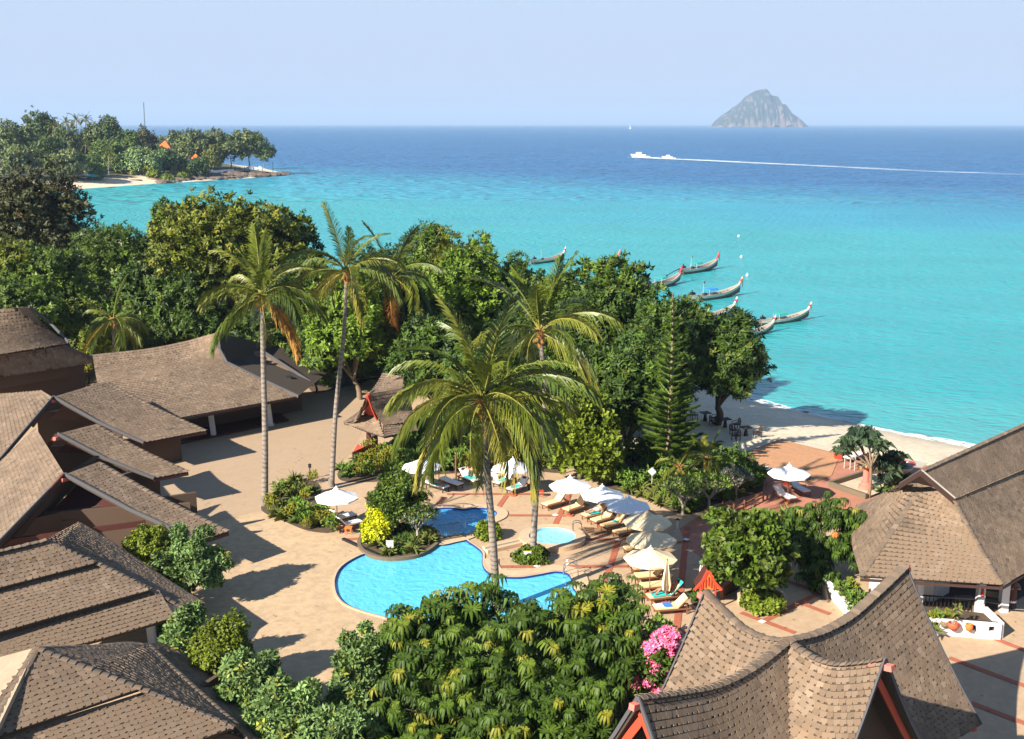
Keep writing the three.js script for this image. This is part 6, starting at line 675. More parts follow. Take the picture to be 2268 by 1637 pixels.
bollard('white bollard lamp behind the cream umbrellas', P(1500, 1172)); bollard('white bollard lamp left of the round planter tree', P(1568, 1246)); bollard('white bollard lamp in the shade right of the round planter', P(1755, 1262));
{ const p = P(727, 1048), t = thing('garden_lantern', 'small dark lantern post at the edge of the courtyard', 'garden lamp', P(687, 1062)); const q = P(687, 1062); part(t, 'post', [cyl(0.04, 0.04, 0.9, q.x, 0, q.z, 8)], mat.black); part(t, 'lamp', [cyl(0.12, 0.09, 0.2, q.x, 0.9, q.z, 8), new THREE.ConeGeometry(0.15, 0.12, 8).translate(q.x, 1.16, q.z)], mat.black); }
for (const [u, v, lb] of [[1245, 1050, 'slender brown wooden post behind the first white umbrella'], [1010, 1062, 'slender brown wooden post behind the seated people'], [1178, 1046, 'slender brown wooden post between the two back umbrellas']]) { const p = P(u, v), t = thing('wooden_post', lb, 'post', p); part(t, 'shaft', [cyl(0.07, 0.06, 1.9, p.x, 0, p.z, 8)], mat.teak); part(t, 'top', [ball(0.09, p.x, 1.95, p.z)], mat.teak); }
{ const t = thing('terrace_fence', 'low red-brown rustic rail along the terrace edge', 'fence', P(1562, 1152)); const F = [[1562, 1152, 0.5], [1600, 1133, 0.55], [1625, 1140, 0.55], [1648, 1132, 0.55], [1690, 1110, 0.6], [1694, 1082, 0.7], [1738, 1066, 0.7]].map(([u, v, h]) => [P(u, v), h]); F.forEach(([p, h], i) => { part(t, 'post', [cyl(0.07, 0.06, h + 0.2, p.x, 0, p.z, 8)], mat.teak); if (i) for (const k of [0.95, 0.5]) part(t, 'rail', [bar(F[i - 1][0].clone().setY(F[i - 1][1] * k), p.clone().setY(h * k), 0.07, 0.07)], mat.teak); }); }
{ const t = thing('timber_rail', 'dark timber rail behind the round planter', 'fence', P(1598, 1326)); const a = P(1598, 1326), b = P(1640, 1304); part(t, 'rail', [bar(a.clone().setY(0.75), b.clone().setY(0.75), 0.12)], mat.teak); for (const p of [a, b]) part(t, 'post', [bx(0.14, 0.75, 0.14, p.x, 0.37, p.z)], mat.teak); part(t, 'panel', [bar(a.clone().setY(0.35), b.clone().setY(0.35), 0.06, 0.6)], mat.wallDark); }
{ const a = P(760, 1196), b = P(852, 1238), t = thing('low_wall', 'low black wall slanting down to the pool beside the loungers', 'wall', a); part(t, 'wall', [bar(a.clone().setY(0.06), b.clone().setY(0.06), 0.2, 0.16)], mat.black); }
function sideTable(label, p, m = mat.terracotta) { const t = thing('side_table', label, 'table', p); part(t, 'table_top', [bx(0.45, 0.05, 0.45, p.x, 0.4, p.z)], m); for (const [x, z] of [[1, 1], [1, -1], [-1, 1], [-1, -1]]) part(t, 'leg', [bx(0.05, 0.38, 0.05, p.x + x * 0.18, 0.19, p.z + z * 0.18)], m); }
sideTable('orange-brown side table between the fifth and sixth loungers', Z8(1040, 730)); sideTable('orange-brown side table between the third and fourth loungers', Z8(830, 628)); sideTable('orange side table in front of the lone umbrella loungers', P(772, 1182), mat.orange); sideTable('red side table behind the leaning palm', Z7(2030, 690), mat.red);
{ const p = Z7(985, 545), t = thing('beach_bag', 'turquoise bag on the ground beside the seated people', 'bag', p); part(t, 'body', [new THREE.CylinderGeometry(0.24, 0.18, 0.4, 12).scale(1, 1, 0.7).translate(p.x, 0.2, p.z)], mat.turquoise); part(t, 'handle', [new THREE.TorusGeometry(0.12, 0.015, 6, 14, Math.PI).translate(p.x, 0.4, p.z)], mat.turquoise); }
{ const p = Z7(1475, 470), t = thing('towel_pile', 'pile of white towels on a low stand by the main palm trunk', 'towels', p); part(t, 'stand', [bx(0.5, 0.4, 0.5, p.x, 0.2, p.z)], mat.whiteOld); for (let i = 0; i < 5; i++) part(t, 'towel', [ball(0.2, p.x + 0.08 * Math.sin(i * 2), 0.46 + i * 0.09, p.z + 0.08 * Math.cos(i * 2), 1, 0.4, 0.8)], mat.canvas); }
// ---------- villa porch things ----------
function pot(label, p, r, h, m, leaf) { const t = thing('plant_pot', label, 'plant pot', p); part(t, 'pot', [new THREE.LatheGeometry([[0.02, 0], [r * 0.7, 0], [r, h * 0.55], [r * 0.8, h], [r * 0.68, h], [r * 0.8, h * 0.6], [0, h * 0.5]].map(([x, y]) => new THREE.Vector2(x, y)), 18).translate(p.x, p.y, p.z)], m); if (leaf) { part(t, 'stem', [tube([p.clone().add(V(0, h * 0.5, 0)), p.clone().add(V(0.05, h + 0.5, 0))], 0.03, 0.015, 5)], mat.trunkPale); part(t, 'leaves', [0, 1, 2].map((i) => cluster(200 + i, 11, 0.34, 0.13, 0.4).translate(p.x + 0.12 * (i - 1), p.y + h + 0.3 + i * 0.22, p.z)), plantMat.olive); } }
pot('red round pot with a leafy plant on the porch planter', P(2111, 1393, 0.5), 0.30, 0.34, mat.terracotta, true); pot('red round pot inside the short white planter', P(1896, 1347, 0.45), 0.26, 0.3, mat.terracotta, false); pot('tan round pot left of the red porch pot', P(2092, 1388, 0.5), 0.22, 0.3, mat.trunkPale, false); pot('orange clay jar at the right of the porch planter', P(2146, 1396, 0.5), 0.2, 0.34, mat.orange, false);
{ const a = P(2040, 1352), b = P(2160, 1362), t = thing('porch_railing', 'dark wooden railing of the villa porch', 'railing', a); part(t, 'rail', [bar(a.clone().setY(0.85), b.clone().setY(0.85), 0.07)], mat.black); for (let i = 0; i <= 14; i++) part(t, 'baluster', [bar(a.clone().lerp(b, i / 14).setY(0.1), a.clone().lerp(b, i / 14).setY(0.85), 0.04)], mat.black); }
{ const p = P(2198, 1350), t = thing('wooden_bench', 'light wooden bench between the two white porch columns', 'bench', p); part(t, 'seat', [bx(1.0, 0.06, 0.45, p.x, 0.45, p.z, -0.35)], mat.trunkPale); part(t, 'backrest', [bx(1.0, 0.3, 0.05, p.x, 0.75, p.z - 0.25, -0.35)], mat.trunkPale); for (const x of [-0.42, 0.42]) part(t, 'leg', [bx(0.06, 0.45, 0.4, p.x + x, 0.22, p.z, -0.35)], mat.trunkPale); }
{ const p = P(2135, 1352), t = thing('porch_table', 'low wooden table inside the dark villa porch', 'table', p); part(t, 'table_top', [bx(0.9, 0.05, 0.6, p.x, 0.7, p.z)], mat.trunkPale); for (const [x, z] of [[1, 1], [1, -1], [-1, 1], [-1, -1]]) part(t, 'leg', [bx(0.06, 0.68, 0.06, p.x + x * 0.38, 0.34, p.z + z * 0.24)], mat.trunkPale); }
{ const p = P(1776 + 37, 1262), t = thing('wall_lamp', 'white hanging lamp post under the dark umbrella-leaved tree', 'garden lamp', P(1873, 1262)); const q = P(1873, 1262); part(t, 'post', [cyl(0.05, 0.05, 1.2, q.x, 0, q.z, 8)], mat.white); part(t, 'shade', [cyl(0.16, 0.09, 0.4, q.x, 1.2, q.z, 10)], mat.white); }
// ---------- terrace corner: spirit house, posts, stone bowl, red tables ----------
{ const q = (x, y, h = 0) => P(1801.3 + 0.1263 * x, 915.5 + 0.1263 * y, h); // 3050..3500 x 1550..1900
  const bd2 = [q(285, 1290), q(900, 1095), q(1420, 1010), q(1500, 1230), q(930, 1510)]; struct('garden_bed', [sheet(bd2, 0.05)], mat.sand); const t0 = thing('bed_wall', 'low dark wall edging the sandy bed on the terrace', 'wall', bd2[0]); for (const [a, b] of [[0, 1], [0, 4], [1, 2]]) part(t0, 'wall', [bar(bd2[a].clone().setY(0.2), bd2[b].clone().setY(0.2), 0.22, 0.4)], mat.copingDark);
  const b = q(915, 1330), s = thing('spirit_house', 'red and yellow garlanded spirit house on a stepped red pedestal', 'shrine', b); part(s, 'pedestal', [cyl(0.55, 0.5, 0.25, b.x, 0.05, b.z, 8), cyl(0.42, 0.36, 0.25, b.x, 0.3, b.z, 8), cyl(0.26, 0.22, 1.0, b.x, 0.55, b.z, 8), cyl(0.3, 0.5, 0.2, b.x, 1.5, b.z, 8)], mat.pink); part(s, 'tray', [bx(1.1, 0.08, 0.8, b.x, 1.75, b.z)], mat.whiteOld); part(s, 'shrine', [bx(0.5, 0.45, 0.4, b.x, 2.0, b.z)], mat.red); part(s, 'roof', [new THREE.ConeGeometry(0.5, 0.5, 4).rotateY(Math.PI / 4).translate(b.x, 2.45, b.z)], mat.red); for (let i = 0; i < 6; i++) part(s, 'garland', [new THREE.TorusGeometry(0.14, 0.05, 6, 10).rotateY(i).translate(b.x + Math.cos(i * 1.05) * 0.5, 1.75 - 0.1 * (i % 2), b.z + Math.sin(i * 1.05) * 0.4)], mat.yellow); for (const x of [-0.12, 0.12]) part(s, 'offering', [new THREE.ConeGeometry(0.09, 0.5, 8).translate(b.x + x, 2.6, b.z + 0.25)], mat.yellow);
  for (const [x, y, lb] of [[545, 965, 'thin grey post at the left of the white daybed'], [645, 985, 'thin grey post in the middle before the white daybed'], [725, 1010, 'thin grey post right of the white daybed']]) { const p = q(x, y), t = thing('thin_post', lb, 'post', p, 'thin posts before the daybed'); part(t, 'shaft', [cyl(0.05, 0.045, 1.5, p.x, 0, p.z, 7)], mat.stone); part(t, 'top', [ball(0.06, p.x, 1.52, p.z)], mat.stone); }
  const c = q(1540, 1150), w = thing('stone_bowl', 'large pale stone bowl on a round foot near the villa gablet', 'bowl', c); part(w, 'bowl', [new THREE.LatheGeometry([[0.1, 0.35], [0.4, 0.4], [0.72, 0.75], [0.8, 0.95], [0.7, 0.95], [0.6, 0.8], [0.3, 0.6], [0, 0.58]].map(([x, y]) => new THREE.Vector2(x, y)), 24).translate(c.x, 0, c.z)], mat.stone); part(w, 'foot', [cyl(0.75, 0.6, 0.18, c.x, 0, c.z, 20), cyl(0.35, 0.28, 0.3, c.x, 0.15, c.z, 16)], mat.stone); part(w, 'plants', [cluster(300, 22, 0.5, 0.12, 0.8).translate(c.x, 0.8, c.z)], plantMat.dark);
  const d = q(1640, 1060), rt = thing('red_table', 'red round table with dark foot behind the stone bowl', 'table', d); part(rt, 'table_top', [cyl(0.62, 0.58, 0.1, d.x, 0.75, d.z, 8)], mat.red); part(rt, 'leg', [cyl(0.3, 0.12, 0.75, d.x, 0, d.z, 10)], mat.redDark); part(rt, 'dish', [cyl(0.16, 0.1, 0.06, d.x, 0.85, d.z, 12)], mat.canvas);
  const e = q(430, 800), pl = thing('red_pillar_box', 'short red box post at the beach corner of the deck', 'post', e); part(pl, 'box', [bx(0.5, 0.7, 0.4, e.x, 0.35, e.z)], mat.red); part(pl, 'lid', [bx(0.6, 0.08, 0.5, e.x, 0.74, e.z)], mat.pink);
  struct('stone_path', [sheet([q(1560, 800), q(2010, 880), q(1900, 960), q(1560, 900)], 0.03)], mat.stone);
  const rd = P(1762 - 45, 1068), db = thing('red_cooler', 'small red box table in front of the terrace umbrella', 'table', P(1743, 1072)); const rp = P(1743, 1072); part(db, 'box', [bx(0.5, 0.5, 0.5, rp.x, 0.25, rp.z)], mat.red); part(db, 'lid', [bx(0.56, 0.06, 0.56, rp.x, 0.53, rp.z)], mat.pink); }
// ---------- dark cane chairs and tables on the beach ----------
{ const chair = () => { const t = new THREE.Group(); t.name = 'cane_chair'; part(t, 'seat', [bx(0.55, 0.06, 0.52, 0, 0.42, 0)], mat.darkWood); part(t, 'backrest', [tube([V(-0.27, 0.42, 0.25), V(-0.30, 0.8, 0.2), V(-0.3, 0.95, 0), V(-0.30, 0.8, -0.2), V(-0.27, 0.42, -0.25)], 0.03, 0.03, 6), ...[-0.15, -0.05, 0.05, 0.15].map((z) => bar(V(-0.28, 0.42, z), V(-0.3, 0.9, z), 0.025))], mat.darkWood); part(t, 'arms', [tube([V(-0.3, 0.7, 0.24), V(0, 0.66, 0.29), V(0.25, 0.6, 0.27), V(0.26, 0.42, 0.26)], 0.025, 0.025, 5), tube([V(-0.3, 0.7, -0.24), V(0, 0.66, -0.29), V(0.25, 0.6, -0.27), V(0.26, 0.42, -0.26)], 0.025, 0.025, 5)], mat.darkWood); for (const [x, z] of [[1, 1], [1, -1], [-1, 1], [-1, -1]]) part(t, 'leg', [bx(0.05, 0.42, 0.05, x * 0.24, 0.21, z * 0.22)], mat.darkWood); return t; }, proto = chair();
  const tbl = new THREE.Group(); tbl.name = 'beach_table'; part(tbl, 'table_top', [bx(0.85, 0.05, 0.85, 0, 0.72, 0)], mat.darkWood); part(tbl, 'leg', [cyl(0.2, 0.08, 0.7, 0, 0, 0, 8)], mat.darkWood); part(tbl, 'ashtray', [cyl(0.06, 0.05, 0.12, 0.1, 0.75, 0.1, 8)], mat.black);
  const put = (pr, p, turn, label, cat, grp) => { const s = shoreDist(p.x, p.z), y = s < 17 ? SEA + 2.35 * Math.pow(Math.max(0, s) / 17, 0.8) : -0.15 + 0.1 * sstep(17, 24, s), c = pr.clone(); c.name = numbered(pr.name); c.position.set(p.x, y, p.z); c.rotation.y = turn; scene.add(tag(c, label, cat, grp)); };
  [[1652, 964, 'nearest the wooden deck'], [1606, 944, 'in the middle of the beach row'], [1562, 928, 'nearest the conifer']].forEach(([u, v, w]) => { const c = P(u, v, -0.1); put(tbl, c, 0.3, `dark square table on the sand ${w}`, 'table', 'dark tables on the beach'); put(proto, c.clone().add(V(-0.95, 0, -0.3)), 0.3, `dark cane armchair left of the beach table ${w}`, 'chair', 'dark cane chairs on the beach'); put(proto, c.clone().add(V(0.85, 0, 0.45)), 3.4, `dark cane armchair right of the beach table ${w}`, 'chair', 'dark cane chairs on the beach'); }); put(proto, P(1630, 975, -0.1), 2.2, 'single dark cane armchair below the middle beach table', 'chair', 'dark cane chairs on the beach');
  for (let i = 0; i < 2; i++) { const a = P(1400 + i * 8, 988 + i * 24), b = P(1440 + i * 16, 1000 + i * 24), t = thing('slatted_bench', i ? 'grey slatted bench under the grove, the nearer one' : 'grey slatted bench under the grove, the farther one', 'bench', a); for (let k = 0; k < 9; k++) part(t, 'slat', [bar(a.clone().lerp(b, k / 8).setY(0.45), a.clone().lerp(b, k / 8).add(V(0.4, 0.45, -0.7)), 0.12, 0.04)], mat.stone); part(t, 'leg', [bx(0.08, 0.42, 0.5, a.x + 0.2, 0.21, a.z - 0.35)], mat.stone); part(t, 'leg', [bx(0.08, 0.42, 0.5, b.x + 0.2, 0.21, b.z - 0.35)], mat.stone); } }
// ---------- people ----------
function field(bones, k, N, grow = 0, keep) { // smooth union of tapered capsules, meshed on a grid
  const lo = V(1e9, 1e9, 1e9), hi = V(-1e9, -1e9, -1e9); for (const [a, b, r0, r1] of bones) for (const [p, r] of [[a, r0], [b, r1]]) { lo.min(p.clone().subScalar(r + grow + 0.07)); hi.max(p.clone().addScalar(r + grow + 0.07)); }
  const c = lo.clone().add(hi).multiplyScalar(0.5), half = Math.max(hi.x - lo.x, hi.y - lo.y, hi.z - lo.z) / 2, mc = new MarchingCubes(N, mat.skin, false, false, 120000), p = V(0, 0, 0), pa = V(0, 0, 0); mc.isolation = 0; const pre = bones.map(([a, b, r0, r1]) => { const d = b.clone().sub(a); return [a, d, Math.max(1e-9, d.lengthSq()), r0 + grow, r1 + grow]; });
  for (let z = 0; z < N; z++) for (let y = 0; y < N; y++) for (let x = 0; x < N; x++) { p.set((x - N / 2) / (N / 2) * half + c.x, (y - N / 2) / (N / 2) * half + c.y, (z - N / 2) / (N / 2) * half + c.z); let s = 0; for (const [a, d, l2, r0, r1] of pre) { pa.copy(p).sub(a); const t = clamp(pa.dot(d) / l2, 0, 1); const dist = pa.addScaledVector(d, -t).length() - (r0 + (r1 - r0) * t); if (dist < 0.25) s += Math.exp(-dist * k); } let v = s > 0 ? -Math.log(s) / k : 0.3; if (keep) v = Math.max(v, keep(p)); mc.field[x + y * N + z * N * N] = -v; }
  mc.update(); const n = mc.count, g = new THREE.BufferGeometry(), pos = new Float32Array(mc.positionArray.slice(0, n * 3)); for (let i = 0; i < n; i++) { pos[i * 3] = pos[i * 3] * half + c.x; pos[i * 3 + 1] = pos[i * 3 + 1] * half + c.y; pos[i * 3 + 2] = pos[i * 3 + 2] * half + c.z; } g.setAttribute('position', new THREE.BufferAttribute(pos, 3)); g.setAttribute('uv', new THREE.BufferAttribute(new Float32Array(n * 2), 2)); g.computeVertexNormals(); return g; }
function person(label, lg, J, o = {}) { // J: joints in lounger axes
  const w = (a) => lg.at(...a), K = {}; for (const k in J) K[k] = w(J[k]); const s = o.s ?? 1, b = (a, c, r0, r1) => [K[a] ?? a, K[c] ?? c, r0 * s, r1 * s], t = thing('person', label, 'person', lg.at(J.pelvis[0], 0, J.pelvis[2])); const mid = (a, c, q = 0.5) => K[a].clone().lerp(K[c], q);
  const torso = [b('pelvis', 'chest', 0.12, 0.135), b('hipL', 'hipR', 0.105, 0.105), b('shL', 'shR', 0.065, 0.065), [mid('pelvis', 'shL', 0.55), mid('pelvis', 'shL', 0.85), 0.10 * s, 0.08 * s], [mid('pelvis', 'shR', 0.55), mid('pelvis', 'shR', 0.85), 0.10 * s, 0.08 * s]], B = [...torso, b('chest', 'neck', 0.10, 0.052), b('neck', 'head', 0.05, 0.06), [K.head.clone(), K.head.clone().lerp(K.crown, 0.55), 0.082 * s, 0.095 * s], [K.head.clone().lerp(K.nose, 0.7), K.nose, 0.03 * s, 0.014 * s]]; for (const S of ['L', 'R']) B.push(b('sh' + S, 'el' + S, 0.05, 0.038), b('el' + S, 'wr' + S, 0.038, 0.027), b('hip' + S, 'kn' + S, 0.085, 0.055), b('kn' + S, 'an' + S, 0.052, 0.034), b('an' + S, 'toe' + S, 0.036, 0.022));
  for (const S of ['L', 'R']) { const wr = K['wr' + S], d = wr.clone().sub(K['el' + S]).normalize(), sd = d.clone().cross(UPV).normalize(); B.push([wr, wr.clone().addScaledVector(d, 0.07 * s), 0.03 * s, 0.032 * s]); }
  const g = [field(B, 45, 64)]; for (const S of ['L', 'R']) { const wr = K['wr' + S], d = wr.clone().sub(K['el' + S]).normalize(), sd = d.clone().cross(UPV).normalize(); for (let i = 0; i < 4; i++) { const o2 = wr.clone().addScaledVector(d, 0.085 * s).addScaledVector(sd, (i - 1.5) * 0.019 * s), l = [0.065, 0.078, 0.072, 0.055][i] * s; g.push(tube([o2, o2.clone().addScaledVector(d, l * 0.55), o2.clone().addScaledVector(d, l).add(V(0, -0.018 * s, 0))], 0.0095 * s, 0.007 * s, 5)); } g.push(tube([wr.clone().addScaledVector(d, 0.03 * s).addScaledVector(sd, 0.025 * s), wr.clone().addScaledVector(d, 0.085 * s).addScaledVector(sd, 0.055 * s)], 0.011 * s, 0.009 * s, 5)); }
  part(t, 'body', g, o.skin ?? mat.skin); const up = K.crown.clone().sub(K.head).normalize(), f = K.nose.clone().sub(K.head).addScaledVector(up, -K.nose.clone().sub(K.head).dot(up)).normalize(), side = up.clone().cross(f), hc = K.head.clone().lerp(K.crown, 0.5); part(t, 'hair', [ball(0.108 * s, 0, 0, 0, 1, 1, 1, 14).translate(...hc.clone().addScaledVector(f, -0.03 * s).addScaledVector(up, 0.022 * s).toArray())], o.hair ?? mat.hair); for (const q of [-1, 1]) part(t, 'eye', [ball(0.013 * s, ...hc.clone().addScaledVector(f, 0.083 * s).addScaledVector(side, q * 0.032 * s).addScaledVector(up, -0.01 * s).toArray())], mat.black); part(t, 'mouth', [ball(0.018 * s, 0, 0, 0, 1, 0.4, 0.6).translate(...K.head.clone().addScaledVector(f, 0.078 * s).addScaledVector(up, -0.022 * s).toArray())], mat.pink);
  const axis = K.chest.clone().sub(K.pelvis).normalize(), cut = (lo, hi) => (p) => { const q = p.clone().sub(K.pelvis).dot(axis); return Math.max(lo - q, q - hi); }; const body = [...torso, b('hipL', 'knL', 0.085, 0.055), b('hipR', 'knR', 0.085, 0.055)]; for (const [nm, lo, hi, m] of o.wear ?? []) part(t, nm, [field(body, 45, 46, 0.010, cut(lo, hi))], m); return t; }
const lie = (dy = 0, kn = 0) => ({ pelvis: [1.12, 0.60 + dy, 0], chest: [1.42, 0.80 + dy, 0], neck: [1.55, 0.93 + dy, 0], head: [1.60, 0.99 + dy, 0], crown: [1.72, 1.10 + dy, 0], nose: [1.55, 1.09 + dy, 0], hipL: [1.10, 0.60 + dy, 0.09], hipR: [1.10, 0.60 + dy, -0.09], knL: [0.68, 0.60 + dy + kn, 0.12], knR: [0.68, 0.62 + dy + kn * 0.3, -0.12], anL: [0.30 + kn * 0.6, 0.54 + dy, 0.13], anR: [0.27, 0.54 + dy, -0.13], toeL: [0.20 + kn * 0.6, 0.62 + dy - kn * 0.3, 0.15], toeR: [0.17, 0.64 + dy, -0.15], shL: [1.46, 0.82 + dy, 0.18], shR: [1.46, 0.82 + dy, -0.18], elL: [1.28, 0.70 + dy, 0.30], elR: [1.26, 0.70 + dy, -0.29], wrL: [1.03, 0.66 + dy, 0.26], wrR: [1.02, 0.72 + dy, -0.16] });
const flat = () => { const q = lie(); for (const k in q) { const [x, y, z] = q[k]; q[k] = [x, 0.58 + (y - 0.6) * (x > 1.15 ? 0.25 : 1) + (k === 'nose' ? 0.08 : 0), z]; } return q; };
person('sunbather in white lying on the third lounger of the arc', A[2], lie(), { wear: [['shorts', -0.22, 0.06, mat.canvas]], skin: mat.skin, hair: mat.hairBlond });
person('woman in a red swimsuit lying with a knee up on the turquoise towel', A[9], lie(0, 0.26), { wear: [['swimsuit', -0.12, 0.05, mat.red], ['swimsuit_top', 0.22, 0.36, mat.red]], skin: mat.skinTan });
person('sunbather in a red swimsuit on the lounger beside the closed striped umbrella', A[12], lie(0, 0.2), { wear: [['swimsuit', -0.12, 0.05, mat.red], ['swimsuit_top', 0.22, 0.36, mat.pink]], skin: mat.skinTan });
person('dark-tanned sunbather lying on the leftmost shaded lounger', B1[0], flat(), { wear: [['shorts', -0.2, 0.06, mat.turquoise]], skin: mat.skinTan });
{ const sit = (x, s, lean) => ({ pelvis: [x, 0.44 + 0.13 * s, 0.1], chest: [x, 0.44 + 0.46 * s, 0.12 + lean], neck: [x, 0.44 + 0.62 * s, 0.14 + lean], head: [x, 0.44 + 0.70 * s, 0.17 + lean], crown: [x, 0.44 + 0.88 * s, 0.18 + lean], nose: [x, 0.44 + 0.745 * s, 0.29 + lean], hipL: [x - 0.09 * s, 0.44 + 0.11 * s, 0.12], hipR: [x + 0.09 * s, 0.44 + 0.11 * s, 0.12], knL: [x - 0.13 * s, 0.54, 0.12 + 0.42 * s], knR: [x + 0.13 * s, 0.54, 0.12 + 0.42 * s], anL: [x - 0.12 * s, 0.54 - 0.42 * s, 0.14 + 0.44 * s], anR: [x + 0.12 * s, 0.54 - 0.42 * s, 0.14 + 0.44 * s], toeL: [x - 0.14 * s, 0.52 - 0.45 * s, 0.3 + 0.44 * s], toeR: [x + 0.14 * s, 0.52 - 0.45 * s, 0.3 + 0.44 * s], shL: [x - 0.18 * s, 0.44 + 0.52 * s, 0.12 + lean], shR: [x + 0.18 * s, 0.44 + 0.52 * s, 0.12 + lean], elL: [x - 0.25 * s, 0.44 + 0.28 * s, 0.2 + lean], elR: [x + 0.25 * s, 0.44 + 0.28 * s, 0.2 + lean], wrL: [x - 0.15 * s, 0.44 + 0.18 * s, 0.38], wrR: [x + 0.15 * s, 0.44 + 0.18 * s, 0.38] });
  const flip = { ...B1[2], at: (x, y, z) => B1[2].at(x, y, z) }; person('person in a dark top sitting on the edge of the shaded lounger', flip, sit(0.85, 1, 0.1), { wear: [['shorts', -0.1, 0.06, mat.black], ['top', 0.06, 0.36, mat.black]], skin: mat.skin }); person('fair-haired child sitting on the shaded lounger edge', flip, sit(0.42, 0.78, 0.08), { s: 0.78, wear: [['shorts', -0.1, 0.06, mat.turquoise]], skin: mat.skin, hair: mat.hairBlond }); person('person in pale clothes sitting at the back of the shaded lounger', flip, sit(1.28, 0.9, 0.05), { s: 0.9, wear: [['shorts', -0.1, 0.06, mat.whiteOld], ['top', 0.06, 0.34, mat.canvas]], skin: mat.skin }); }
// ---------- longtail boats ----------
const boatMat = { hull: M(0.16, 0.085, 0.05, { roughness: 0.5 }), top: M(0.62, 0.55, 0.46, { roughness: 0.6 }), deck: M(0.42, 0.30, 0.2), grey: M(0.45, 0.5, 0.55), teal: M(0.02, 0.32, 0.26), blue: M(0.02, 0.22, 0.70), red: M(0.45, 0.05, 0.04) };
function longtail(label, u, v, turn, s, awning, o = {}) { const base = P(u, v, SEA), t = thing('longtail_boat', label, 'boat', base, 'longtail boats moored in the bay'); const L = 12.6, n = 26; s *= 1.0; // bow towards +x
  const keel = (q) => { const x = q * L - L / 2, rise = Math.pow(Math.max(0, (q - 0.45) / 0.55), 2.2) * 1.05 + Math.pow(Math.max(0, (0.22 - q) / 0.22), 2) * 0.15; return [x, rise]; }, half = (q) => 0.95 * Math.pow(Math.sin(Math.PI * clamp(0.16 + q * 0.82, 0, 1)), 0.75) + 0.03; const T1 = [], T2 = [], T3 = []; const row = (q) => { const [x, r] = keel(q), w = half(q), y = 0.85 + r * 1.0; return { k: V(x, -0.35 + r * 0.75, 0), a: V(x, 0.0 + r * 0.9, w * 0.8), b: V(x, y - 0.42, w * 0.95), c: V(x, y, w), d: V(x, y, w - 0.09), f: V(x, 0.22 + r * 0.85, (w - 0.09) * 0.85) }; }, mir = (p) => V(p.x, p.y, -p.z), quad = (T, a, b, c, d) => { T.push(a, b, c, a, c, d); T.push(...[a, c, b, a, d, c].map(mir)); };
  for (let i = 0; i < n; i++) { const A = row(i / n), B = row((i + 1) / n); quad(T1, A.k, B.k, B.a, A.a); quad(T1, A.a, B.a, B.b, A.b); quad(T2, A.b, B.b, B.c, A.c); quad(T2, A.c, B.c, B.d, A.d); quad(T2, A.d, B.d, B.f, A.f); T3.push(A.f, B.f, mir(B.f), A.f, mir(B.f), mir(A.f)); } const e = row(0); quad(T1, e.k, e.a, e.b, e.k.clone());
  const tf = (g) => { g.scale(s, s, s); g.rotateY(turn); g.translate(base.x, base.y, base.z); return g; }, pt = (nm, g, m) => part(t, nm, [].concat(g).map(clean).map(tf), m); pt('hull', tris(T1), boatMat.hull); pt('gunwale', tris(T2), boatMat.top); pt('floor', tris(T3), boatMat.deck);
  const bw = keel(1); pt('prow_post', [tube([V(bw[0] - 0.3, 1.7, 0), V(bw[0] + 0.25, 2.3, 0), V(bw[0] + 0.7, 3.0, 0)], 0.20, 0.16, 6)], o.prow ?? boatMat.top); pt('ribbon', [tube([V(bw[0] + 0.3, 2.4, 0), V(bw[0] + 0.6, 1.9, 0.1), V(bw[0] + 0.45, 1.2, 0.12)], 0.07, 0.04, 5), tube([V(bw[0] + 0.2, 2.2, 0), V(bw[0] + 0.3, 2.36, 0.02), V(bw[0] + 0.42, 2.56, 0)], 0.24, 0.24, 7)], o.ribbon ?? boatMat.red);
  for (let i = 0; i < 7; i++) { const q = 0.42 + i * 0.06, r = row(q); pt('thwart', [bx(0.16, 0.05, half(q) * 1.7, r.c.x, r.c.y - 0.14, 0)], boatMat.hull); }
  if (awning) { pt('awning', [bx(2.1, 0.06, 1.6, -1.2, 1.75, 0), bx(2.1, 0.06, 0.3, -1.2, 1.66, 0.85, 0, 0, 0.5), bx(2.1, 0.06, 0.3, -1.2, 1.66, -0.85, 0, 0, -0.5)], awning); for (const [x, z] of [[-2.1, 0.7], [-2.1, -0.7], [-0.3, 0.7], [-0.3, -0.7]]) pt('awning_post', [cyl(0.03, 0.03, 1.2, x, 0.5, z, 6)], boatMat.grey); }
  pt('engine', [bx(0.7, 0.45, 0.5, -5.6, 1.35, 0), cyl(0.12, 0.1, 0.4, -5.6, 1.5, 0, 8), bx(0.35, 0.3, 0.4, -5.1, 1.25, 0)], mat.black); pt('tail_shaft', [tube([V(-5.4, 1.3, 0), V(-8.0, 0.95, 0), V(-11, 0.3, 0)], 0.08, 0.06, 6), ball(0.18, -11, 0.3, 0)], mat.black); pt('canopy_bundle', [ball(0.45, -2.7, 0.95, 0.2, 1.1, 0.6, 0.9)], mat.black);
  if (o.flag) { pt('flag_pole', [cyl(0.03, 0.02, 2.6, -2.9, 0.5, 0, 6)], boatMat.grey); pt('flag', [bx(0.5, 0.35, 0.03, -2.7, 2.9, 0)], o.flag); } return t; }
const hd = (u0, v0, u1, v1) => { const a = P(u0, v0, SEA), b = P(u1, v1, SEA), d = b.clone().sub(a); return Math.atan2(-d.z, d.x); };
longtail('longtail boat farthest out with a green awning and red-tipped prow', 1549, 601, hd(1512, 606, 1590, 592), 1.02, boatMat.teal, { prow: boatMat.red, flag: mat.yellow });
